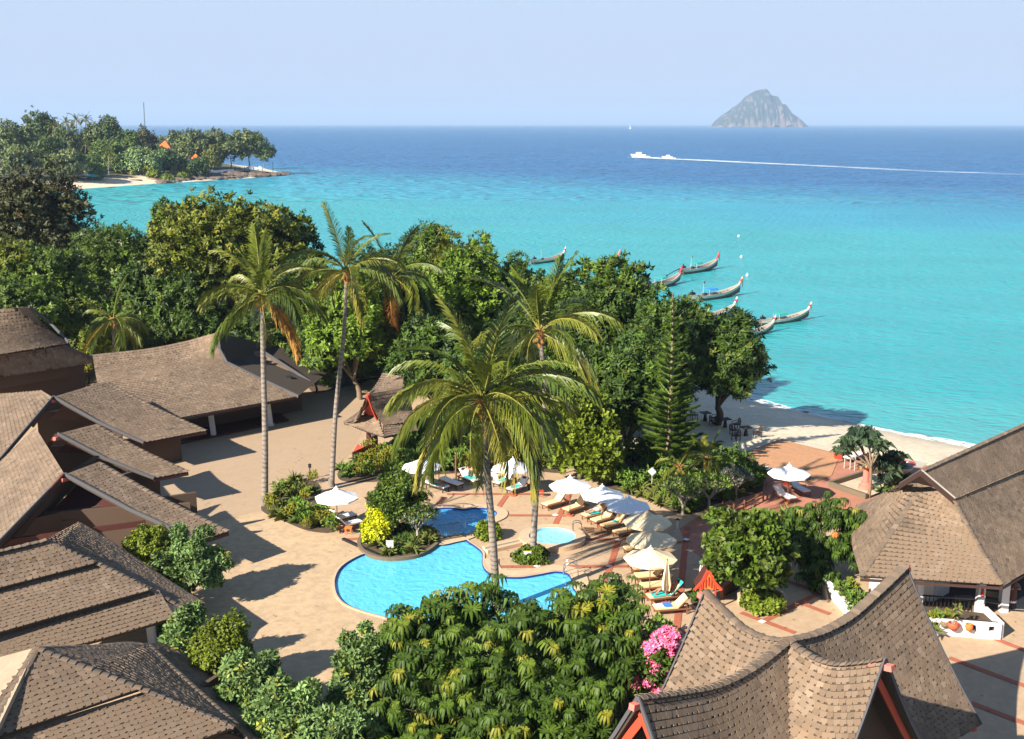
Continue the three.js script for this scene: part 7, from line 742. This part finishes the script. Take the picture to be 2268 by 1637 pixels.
longtail('longtail boat with red ribboned prow half behind the grove, below the farthest one', 1470, 634, hd(1440, 640, 1508, 624), 0.95, boatMat.teal, { prow: boatMat.red, ribbon: boatMat.red });
longtail('longtail boat with a bright blue awning in the middle of the bay', 1583, 661, hd(1536, 668, 1625, 655), 0.98, boatMat.blue, { prow: boatMat.deck, flag: mat.pink });
longtail('longtail boat of which only the prow shows above the grove', 1578, 706, hd(1545, 712, 1612, 699), 0.85, null, {});
longtail('longtail boat nearest the right with green awning and long tail shaft', 1737, 714, hd(1698, 719, 1775, 708), 0.80, boatMat.teal, { prow: boatMat.top });
longtail('longtail boat tucked against the grove tip, nearest the beach', 1668, 743, hd(1640, 748, 1698, 736), 0.72, boatMat.teal, { ribbon: boatMat.red });
longtail('longtail boat with a pink prow showing over the wood crest', 1335, 592, hd(1300, 597, 1362, 585), 0.95, null, { prow: mat.pink, ribbon: mat.pink });
longtail('pale longtail boat partly hidden at the back of the wood', 1215, 580, hd(1180, 584, 1245, 574), 0.85, null, { flag: mat.canvas });
for (const [u, v, lb] of [[1636, 524, 'small white buoy far from the boats in the turquoise'], [1655, 611, 'small white buoy right of the farthest longtail boats'], [1642, 570, 'small white buoy near the farthest longtail prow']]) { const p = P(u, v, SEA), b = thing('buoy', lb, 'buoy', p); part(b, 'float', [ball(0.28, p.x, p.y + 0.1, p.z)], mat.white); part(b, 'ring', [new THREE.TorusGeometry(0.1, 0.03, 6, 12).translate(p.x, p.y + 0.42, p.z)], mat.whiteOld); }
// speedboats, wake and the distant sail
function speedboat(label, u, v, s, turn) { const p = P(u, v, SEA), t = thing('speedboat', label, 'boat', p, 'white speedboats far out'); const sh = new THREE.Shape([[-5, 0], [3, 0], [5.2, 1.9], [-5, 1.4]].map(([x, y]) => new THREE.Vector2(x * s, y * s))), h = new THREE.ExtrudeGeometry(sh, { depth: 2.6 * s, bevelEnabled: true, bevelSize: 0.3 * s, bevelThickness: 0.4 * s, bevelSegments: 2 }); h.translate(0, 0, -1.3 * s); h.rotateY(turn); h.translate(p.x, p.y, p.z); part(t, 'hull', [h], mat.white); part(t, 'cabin', [bx(3.4 * s, 1.5 * s, 2.2 * s, p.x - 0.4 * s * Math.cos(turn), p.y + 2.1 * s, p.z, turn)], mat.canvas); part(t, 'canopy', [bx(4 * s, 0.16 * s, 2.6 * s, p.x - 0.6 * s * Math.cos(turn), p.y + 3.2 * s, p.z, turn)], mat.canvas); part(t, 'spray', [ball(2.2 * s, p.x - Math.cos(turn) * 5.4 * s, p.y + 0.1, p.z, 1.5, 0.35, 0.8), ball(1.6 * s, p.x + Math.cos(turn) * 2.5 * s, p.y + 0.1, p.z + 1.5, 1.2, 0.35, 0.8)], mat.canvas); }
speedboat('white speedboat at the head of the long wake', 1413, 348, 1.25, Math.PI); speedboat('smaller white speedboat following inside the long wake', 1478, 351, 0.85, Math.PI - 0.1);
{ const r = rng(61), T = [], a = [[1420, 349], [1470, 352], [1560, 356], [1680, 362], [1850, 370], [2030, 379], [2268, 388], [2360, 392]].map(([u, v]) => P(u, v, SEA)), c = new THREE.CatmullRomCurve3(a); for (let i = 0; i < 900; i++) { const q = Math.pow((i + r()) / 900, 1.25), p = c.getPoint(Math.min(1, q)), w = lerp(1.2, 0.35, q) * (0.3 + r()), l = lerp(9, 14, r()), o = (r() - 0.5) * lerp(5, 8, q), y = SEA + 0.25 + 0.01 * (i % 9); if (r() < 0.2 + q * 0.68) continue; p.z += o; T.push(V(p.x - l, y, p.z), V(p.x, y, p.z + w), V(p.x + l, y, p.z), V(p.x - l, y, p.z), V(p.x + l, y, p.z), V(p.x, y, p.z - w)); } const m = struct('wake', [tris(T)], M(0.72, 0.80, 0.86), 'long white foam wake behind the speedboats'); m.userData.kind = 'stuff'; }
{ const p = P(1395, 285.5, SEA), t = thing('sailing_boat', 'tiny sailing boat just under the horizon left of the island', 'boat', p), k = proj(p)[2] / FOC; part(t, 'hull', [bx(4.5 * k, 1.2 * k, 2 * k, p.x, p.y + 0.6 * k, p.z)], mat.white); part(t, 'sail', [tris([V(p.x, p.y + 1.4 * k, p.z), V(p.x + 1.9 * k, p.y + 1.4 * k, p.z), V(p.x + 0.1, p.y + 9 * k, p.z), V(p.x, p.y + 1.4 * k, p.z + 0.4), V(p.x + 0.1, p.y + 9 * k, p.z + 0.4), V(p.x + 1.9 * k, p.y + 1.4 * k, p.z + 0.4)])], mat.white); part(t, 'mast', [bx(0.25 * k, 9 * k, 0.25 * k, p.x - 0.3 * k, p.y + 4.5 * k, p.z)], mat.whiteOld); }
// ---------- limestone island ----------
{ const out = [[850, 515], [858, 490], [870, 465], [905, 430], [950, 395], [985, 372], [1000, 355], [1040, 330], [1080, 300], [1100, 272], [1120, 250], [1160, 225], [1200, 205], [1240, 196], [1285, 188], [1303, 205], [1320, 232], [1345, 250], [1372, 248], [1388, 262], [1396, 300], [1412, 306], [1430, 326], [1452, 318], [1462, 342], [1472, 352], [1484, 378], [1510, 398], [1545, 422], [1575, 446], [1600, 472], [1614, 492], [1617, 515]].map(([x, y]) => [1358.4 + 0.2604 * x, 147.6 + 0.2604 * y]);
  const zi = -9500, k = (-zi * CP) / FOC / CP * CP, X = (u) => (u - CX) * (-zi) * CP / FOC * 1.0, Hh = (v) => { const dn = SP * FOC + CP * (v - CY), fw = CP * FOC - SP * (v - CY); return EYE - dn * (-zi) / fw; }; const v0 = 281.5, y0 = Hh(v0), P0 = out.map(([u, v]) => [X(u), Math.max(0, (Hh(v) - y0)) + 2]);
  const S = (x) => { for (let i = 0; i < P0.length - 1; i++) if (x >= P0[i][0] && x <= P0[i + 1][0]) return lerp(P0[i][1], P0[i + 1][1], (x - P0[i][0]) / (P0[i + 1][0] - P0[i][0])); return 0; }; const xa = P0[0][0], xb = P0[P0.length - 1][0], nx = 170, nz = 70, D = 330, pos = [], col = [], idx = [];
  for (let j = 0; j <= nz; j++) for (let i = 0; i <= nx; i++) { const x = lerp(xa, xb, i / nx), q = j / nz * 2 - 1, edge = Math.min(1, (x - xa) / 90, (xb - x) / 90), dz = D * (0.45 + 0.55 * Math.sqrt(Math.max(0, edge))), z = zi + q * dz, f1 = fbm(x / 90, q * 3, 2), f2 = fbm(x / 26, q * 6, 7); const dome = Math.pow(Math.max(0, 1 - Math.pow(Math.abs(q + 0.12 * f1), 1.6)), 0.55 + 0.4 * (0.5 + f2)); const y = SEA - 1 + S(x) * Math.max(0, dome) * (1 + 0.05 * f2 * (Math.abs(q) > 0.12 ? 1 : 0)); pos.push(x, y, z);
    const st = fbm(x / 24, q * 7, 31) * 1.6 + fbm(x / 70, y / 120, 12), cliff = sstep(0.02, 0.28, st + 0.55 * sstep(0.45, 0.05, y / (S(x) + 1)) + 0.25 * sstep(xa + 330, xb, x) - 0.16), veg = [0.014, 0.030, 0.018], rock = [0.17, 0.125, 0.105]; for (let c = 0; c < 3; c++) col.push(lerp(veg[c], rock[c], cliff * (0.75 + 0.5 * f2))); }
  for (let j = 0; j < nz; j++) for (let i = 0; i < nx; i++) { const a = j * (nx + 1) + i, b = a + nx + 1; idx.push(a, b, a + 1, b, b + 1, a + 1); } const g = new THREE.BufferGeometry(); g.setAttribute('position', new THREE.Float32BufferAttribute(pos, 3)); g.setAttribute('color', new THREE.Float32BufferAttribute(col, 3)); g.setIndex(idx); g.computeVertexNormals(); const m = shadow(new THREE.Mesh(g, M(1, 1, 1, { vertexColors: true }))); m.name = 'island'; m.userData = { kind: 'structure', label: 'steep limestone island rising alone on the horizon' }; scene.add(m); }
// ---------- headland ----------
const HL = (x, y) => [0.3333 * x, 206.7 + 0.3333 * y]; // 0..1280 x 350..1150
const hlShore = [[-260, 470], [-60, 450], [80, 428], [150, 421], [200, 417], [270, 412], [350, 406], [400, 404], [460, 400], [560, 394], [612, 389], [634, 386], [612, 379], [570, 370], [470, 362], [250, 356], [-100, 352], [-500, 352], [-700, 400]].map(([u, v]) => P(u, v, SEA));
function hlDist(x, z) { let b = 1e9; for (let i = 0; i < hlShore.length; i++) { const a = hlShore[i], c = hlShore[(i + 1) % hlShore.length], dx = c.x - a.x, dz = c.z - a.z, t = clamp(((x - a.x) * dx + (z - a.z) * dz) / (dx * dx + dz * dz), 0, 1); b = Math.min(b, Math.hypot(x - a.x - dx * t, z - a.z - dz * t)); } return inside(hlShore, x, z) ? b : -b; }
const hlY = (x, z) => { const s = hlDist(x, z), sandy = sstep(-118, -135, x), rise = sandy > 0.5 ? Math.min(2.6, Math.max(0, s) * 0.11) : Math.min(3.4, Math.max(0, s) * 0.30); return s < 0 ? SEA + Math.max(-4, s * 0.15) : SEA + 0.0 + rise + 11 * sstep(25, 120, s) * sstep(-90, -260, x) + 2.2 * sstep(8, 40, s) * sstep(-250, -130, x); };
// where a sight line first meets the headland's ground
function onHead(u, v) { let f = P(u, v, SEA); for (let h = 16; h > SEA + 0.3; h -= 0.15) { const q = P(u, v, h); if (hlY(q.x, q.z) >= h) { f = q; f.y = h; return f; } } f.y = SEA + 0.3; return f; }
{ const x0 = -480, x1 = -70, z0 = -900, z1 = -330, st = 4.5, nx = Math.round((x1 - x0) / st), nz = Math.round((z1 - z0) / st), pos = [], col = [], uv = [], idx = []; for (let j = 0; j <= nz; j++) for (let i = 0; i <= nx; i++) { const x = x0 + i * st, z = z0 + j * st, s = hlDist(x, z), n = fbm(x / 12, z / 12), sandy = sstep(-116, -128, x + n * 6), beach = sstep(26, 16, s + n * 8); pos.push(x, hlY(x, z) + (s > 2 && sandy < 0.5 && s < 14 ? n * 1.2 : 0), z); uv.push(x, z); const soil = [0.07, 0.07, 0.03], sd = [0.62, 0.50, 0.36], rk = [0.17, 0.13, 0.10]; for (let c = 0; c < 3; c++) col.push(lerp(soil[c], lerp(rk[c] * (1 + n), sd[c], sandy), beach)); } for (let j = 0; j < nz; j++) for (let i = 0; i < nx; i++) { const a = j * (nx + 1) + i, b = a + nx + 1; idx.push(a, b, a + 1, b, b + 1, a + 1); } const g = new THREE.BufferGeometry(); g.setAttribute('position', new THREE.Float32BufferAttribute(pos, 3)); g.setAttribute('color', new THREE.Float32BufferAttribute(col, 3)); g.setAttribute('uv', new THREE.Float32BufferAttribute(uv, 2)); g.setIndex(idx); g.computeVertexNormals(); const m = shadow(new THREE.Mesh(g, M(1, 1, 1, { vertexColors: true }))); m.name = 'headland'; m.userData = { kind: 'structure', label: 'low wooded headland with a sandy cove and rocky tip' }; scene.add(m); }
{ // dark shore rocks of the point
  const r = rng(71), geos = []; for (let i = 0; i < 240; i++) { const q = r(), u = lerp(350, 636, Math.pow(q, 0.8)), v = lerp(405, 387, (u - 350) / 284) - r() * (u > 560 ? 3 : 5), p = P(u, v, SEA + 0.4), s = 0.7 + 1.6 * r(); const g = new THREE.IcosahedronGeometry(1, 1), a = g.attributes.position; for (let k = 0; k < a.count; k++) { const w = 1 + 0.35 * noise(a.getX(k) * 2 + i, a.getY(k) * 2, a.getZ(k) * 2); a.setXYZ(k, a.getX(k) * w * s * 1.3, a.getY(k) * w * s * 0.6, a.getZ(k) * w * s); } g.translate(p.x, Math.max(p.y, hlY(p.x, p.z)), p.z); g.computeVertexNormals(); geos.push(g); } const m = struct('shore_rocks', geos, M(0.13, 0.095, 0.075)); m.userData = { kind: 'stuff', label: 'dark rocks along the point of the headland' }; }
function farTree(label, u, vTop, vBase, half, hue, seed, o = {}) { const f = onHead(u, vBase); const zc = proj(f)[2], k = zc / FOC, H = (vBase - vTop) * k, t = thing('headland_tree', label, 'tree', f, 'trees on the headland'), rx = half * k, cb = o.base ?? 0.25, ry = H * (1 - cb) / 2, c = V(f.x, f.y + H - ry, f.z); const B = crown(t, c, rx, ry, rx * 0.9, { geo: cl.far, hue, seed, blobs: o.blobs ?? 16, per: o.per ?? 34, mat: mat.leafFar, accent: 0.05, scale: o.scale ?? 1, blob: 0.40 }); limbs(t, f, V(f.x, f.y + H * Math.max(cb, 0.15), f.z), H * 0.02, B, mat.trunkPale, 4); }
const FT = [ [98, 249, 340, 38, 'dark', 'great dark dome tree on the hill, tallest of the headland'], [20, 272, 370, 38, 'far', 'broad tree at the far left edge of the headland'], [62, 288, 362, 28, 'far', 'tree left of the great dome tree'], [245, 265, 345, 28, 'dark', 'dark rounded tree on the hill left of the radio mast'], [205, 278, 360, 26, 'far', 'tree between the hill palms and the dark rounded tree'], [150, 290, 365, 30, 'far', 'tree below the great dome tree among the palms'], [110, 310, 385, 32, 'dark', 'dark tree under the hill palms'], [45, 320, 395, 40, 'far', 'low tree under the far left edge tree'], [235, 310, 380, 32, 'mid', 'green tree at the middle of the hill slope'], [285, 300, 378, 30, 'mid', 'bright tree below the dark rounded tree'], [320, 290, 370, 30, 'brown', 'brownish tree in front of the radio mast foot'], [326, 302, 365, 15, 'far', 'narrow tree left of the orange roof'], [362, 303, 350, 24, 'far', 'tree on the skyline behind the orange roof'], [438, 350, 392, 24, 'dark', 'dark bush in front of the second orange roof'], [410, 296, 352, 26, 'far', 'tree on the skyline right of the orange roof'], [300, 296, 352, 24, 'mid', 'tree on the skyline left of the radio mast'], [399, 294, 360, 22, 'far', 'rounded tree right of the orange roof'], [320, 330, 388, 38, 'blueish', 'dark blue-green tree above the cove'], [362, 333, 386, 27, 'dark', 'dark tree in front of the orange roof'], [265, 345, 385, 28, 'mid', 'tree beside the short headland palm'], [190, 345, 392, 36, 'mid', 'bushy tree behind the white cove parasols'], [392, 338, 384, 20, 'far', 'tree left of the second orange roof'], [432, 292, 374, 34, 'far', 'umbrella-shaped tree, first of the point grove'], [474, 291, 372, 34, 'far', 'umbrella-shaped tree in the middle of the point grove'], [512, 302, 375, 38, 'far', 'leafy tree over the pavilion on the point'], [552, 289, 378, 44, 'far', 'tall spreading tree of the point grove against the sea'], [584, 318, 374, 24, 'dark', 'outermost dark tree at the end of the point'], [470, 328, 377, 22, 'yellow', 'yellowish tree behind the white lettered wall'], [415, 366, 392, 14, 'lime', 'bright bush in front of the second orange roof'], [372, 388, 402, 12, 'lime', 'small bush where sand meets the rocks'], [340, 372, 396, 12, 'lime', 'small bush behind the beach frames'], [405, 388, 401, 12, 'lime', 'small bush left of the lettered wall'], [150, 330, 400, 40, 'far', 'shady tree at the cove behind the dark near tree'], [215, 365, 400, 20, 'mid', 'low bush at the left of the cove'] ];
FT.forEach(([u, a, b, h, hue, lb], i) => farTree(lb, u, a, b, h, hue, 700 + i * 7, { base: u > 495 && u < 600 && b > 370 ? 0.30 : 0.04, blobs: h < 16 ? 8 : 22 }));
function farPalm(label, u, vTop, vBase, s, seed) { const f = onHead(u, vBase); palm(label, f, [above(f, u - 2, (vTop + vBase) / 2)], above(f, u, vTop), { seed, n: 14, scale: s, r: 0.3, group: 'palms on the headland', up: 0.9 }); }
for (const [u, a, b, s, lb] of [[170, 268, 355, 1.0, 'tall headland palm second from the right on the hill'], [190, 266, 350, 1.0, 'tallest headland palm right of the great dome tree'], [146, 275, 355, 1.05, 'headland palm with pale trunk below the dome tree'], [118, 280, 350, 0.9, 'headland palm in front of the great dome tree'], [97, 318, 372, 1.1, 'bushy low headland palm under the dome tree'], [190, 322, 385, 1.0, 'headland palm rising from the slope above the cove'], [242, 344, 388, 1.0, 'short golden headland palm behind the cove'], [28, 318, 375, 1.0, 'headland palm at the far left edge']]) farPalm(lb, u, a, b, s, Math.floor(u * 3));
{ const f = onHead(324, 345); const tp = above(f, 318, 226), t = thing('radio_mast', 'slender grey radio mast on the headland skyline', 'mast', f); for (const [x, z] of [[0.5, 0.3], [-0.5, 0.3], [0, -0.5]]) part(t, 'leg', [bar(f.clone().add(V(x, 0, z)), tp.clone().add(V(x * 0.3, 0, z * 0.3)), 0.2)], mat.iron); for (let i = 1; i < 16; i++) { const p = f.clone().lerp(tp, i / 16); part(t, 'brace', [bx(0.9, 0.2, 0.6, p.x, p.y, p.z)], mat.iron); } part(t, 'antenna', [bx(1.6, 0.8, 0.8, lerp(f.x, tp.x, 0.42) + 0.6, lerp(f.y, tp.y, 0.42), f.z)], mat.iron); }
function farHouse(label, L, T, Rr, foot) { const f = onHead(...foot); const a = above(f, ...L), b = above(f, ...Rr), ap = above(f, ...T, -3), h0 = a.y, wallH = h0 - f.y + 0.5, t = thing('orange_roofed_house', label, 'house', f), w = b.x - a.x; b.y = h0; const c = V(b.x, h0, b.z - 7), d = V(a.x, h0, a.z - 7); part(t, 'roof', [tris([a, b, ap, b, c, ap, c, d, ap, d, a, ap])], M(0.62, 0.13, 0.03)); part(t, 'eave_board', [bar(a.clone().add(V(0, -0.15, 0)), b.clone().add(V(0, -0.15, 0)), 0.2, 0.3)], mat.teak); part(t, 'wall', [bx(w * 0.8, wallH, 5, (a.x + b.x) / 2, h0 - wallH / 2 - 0.05, a.z - 3.5)], mat.whiteOld); for (const q of [0.3, 0.7]) part(t, 'window', [bx(1, 1.1, 0.1, lerp(a.x, b.x, q), h0 - 1.6, a.z - 0.96)], mat.black); }
farHouse('orange pyramid-roofed house among the headland trees', [345, 328], [366, 311], [377, 326], [360, 362]); farHouse('second orange roof half hidden behind the point grove', [416, 358], [433, 340], [448, 357], [432, 386]);
{ const q = (u, v) => onHead(u, v), t = thing('lettered_wall', 'long white wall with worn blue lettering on the point', 'wall', q(488, 386)); const a = q(460, 388), b = q(518, 385), k = proj(a)[2] / FOC; part(t, 'wall', [bar(a.clone().add(V(0, 1.0, 0)), b.clone().add(V(0, 1.0, 0)), 0.3, 2.6)], mat.white); const r = rng(8); for (let row = 0; row < 2; row++) { let x = 0.08; while (x < 0.93) { const w = 0.010 + 0.014 * r(), c = a.clone().lerp(b, x + w / 2); if (r() > 0.16) part(t, 'letter', [bx(w * a.distanceTo(b) * 0.5, 0.34 + 0.16 * r(), 0.06, c.x, c.y + 1.45 - row * 0.95, c.z + 0.2, -Math.atan2(b.z - a.z, b.x - a.x))], M(0.05, 0.10, 0.35)); x += w + 0.008; } } part(t, 'emblem', [bx(1.0, 1.0, 0.06, a.x + 0.9, a.y + 1.0, a.z + 0.2)], M(0.55, 0.12, 0.12)); }
{ const t = thing('point_pavilion', 'dark open pavilion with pale roofs under the trees of the point', 'pavilion', onHead(545, 383)); const f = onHead(545, 383), k = proj(f)[2] / FOC; part(t, 'deck', [bx(95 * k, 0.5, 8, f.x, f.y + 0.1, f.z)], mat.wallDark); for (let i = 0; i < 9; i++) part(t, 'post', [bx(0.25, 3.4, 0.25, f.x - 40 * k + i * 10 * k, f.y + 1.7, f.z + 3.5)], mat.darkWood); part(t, 'rail', [bx(92 * k, 0.9, 0.15, f.x, f.y + 0.7, f.z + 3.9)], mat.wallDark); for (const u of [552, 576]) { const p = above(f, u, 373); part(t, 'roof', [new THREE.ConeGeometry(3.6, 1.6, 4).rotateY(0.7).translate(p.x, p.y + 0.6, p.z)], M(0.45, 0.55, 0.62)); } part(t, 'counter', [bx(30 * k, 1.4, 1, f.x - 30 * k, f.y + 1, f.z + 2)], mat.whiteOld); }
function farFrame(label, u, v, w, h) { const f = onHead(u, v), k = proj(f)[2] / FOC, t = thing('beach_frame', label, 'pergola', f); for (let i = 0; i < 5; i++) for (const z of [0, 3]) part(t, 'post', [bx(0.22, h * k, 0.22, f.x + (i / 4 - 0.5) * w * k, f.y + h * k / 2, f.z - z)], mat.trunkPale); part(t, 'beam', [bx(w * k, 0.25, 0.2, f.x, f.y + h * k, f.z), bx(w * k, 0.25, 0.2, f.x, f.y + h * k, f.z - 3)], mat.trunkPale); return f; }
farFrame('timber frame on the headland sand left of the rocks', 325, 392, 28, 11); farFrame('pale timber gate frame at the end of the headland sand', 378, 393, 50, 11);
{ const f = onHead(365, 393), k = proj(f)[2] / FOC, t = thing('blue_tarp', 'pale blue tarpaulin stretched in the beach frame', 'tarpaulin', f); part(t, 'sheet', [bx(16 * k, 6 * k, 0.2, f.x, f.y + 4 * k, f.z + 0.4, 0, 0, -0.3)], M(0.12, 0.42, 0.75)); part(t, 'rope', [bx(18 * k, 0.1, 0.1, f.x, f.y + 7.4 * k, f.z)], mat.whiteOld); }
for (const [u, v, m, lb, s] of [[206, 396, mat.turquoise, 'pale teal parasol on the headland sand', 1], [227, 393, mat.canvas, 'white parasol on the headland sand', 1], [190, 394, mat.canvas, 'white parasol half hidden by the dark near tree', 0.9]]) { const f = onHead(u, v + 6), t = thing('beach_parasol', lb, 'umbrella', f, 'parasols on the headland sand'); part(t, 'canopy', [new THREE.ConeGeometry(3.4 * s, 1.1, 10).translate(f.x, f.y + 2.9, f.z)], m); part(t, 'pole', [cyl(0.06, 0.06, 2.8, f.x, f.y, f.z, 6)], mat.whiteOld); }
{ const f = onHead(288, 380), t = thing('blue_parasol', 'folded deep blue parasol under the headland trees', 'umbrella', f); part(t, 'canopy', [new THREE.ConeGeometry(1.6, 3, 8).translate(f.x, f.y + 2.4, f.z)], M(0.03, 0.08, 0.6)); part(t, 'pole', [cyl(0.07, 0.07, 2, f.x, f.y, f.z, 6)], mat.whiteOld); }
for (const [u, v, lb] of [[300, 401, 'dark boat hull lying on the headland sand'], [338, 399, 'dark low rack on the headland sand']]) { const f = onHead(u, v), t = thing('beached_boat', lb, 'boat', f); part(t, 'hull', [ball(1, f.x, f.y + 0.3, f.z, 3.4, 0.5, 0.8)], mat.wallDark); part(t, 'rim', [bx(5.6, 0.15, 1.1, f.x, f.y + 0.7, f.z)], mat.teak); }
{ const p = onHead(605, 387), t = thing('marker_pole', 'thin green pole standing on the headland point', 'post', p); part(t, 'shaft', [cyl(0.16, 0.12, 6, p.x, p.y, p.z, 6)], M(0.1, 0.25, 0.1)); part(t, 'top', [ball(0.3, p.x, p.y + 6.1, p.z)], M(0.1, 0.25, 0.1)); }

renderer.render(scene, camera);
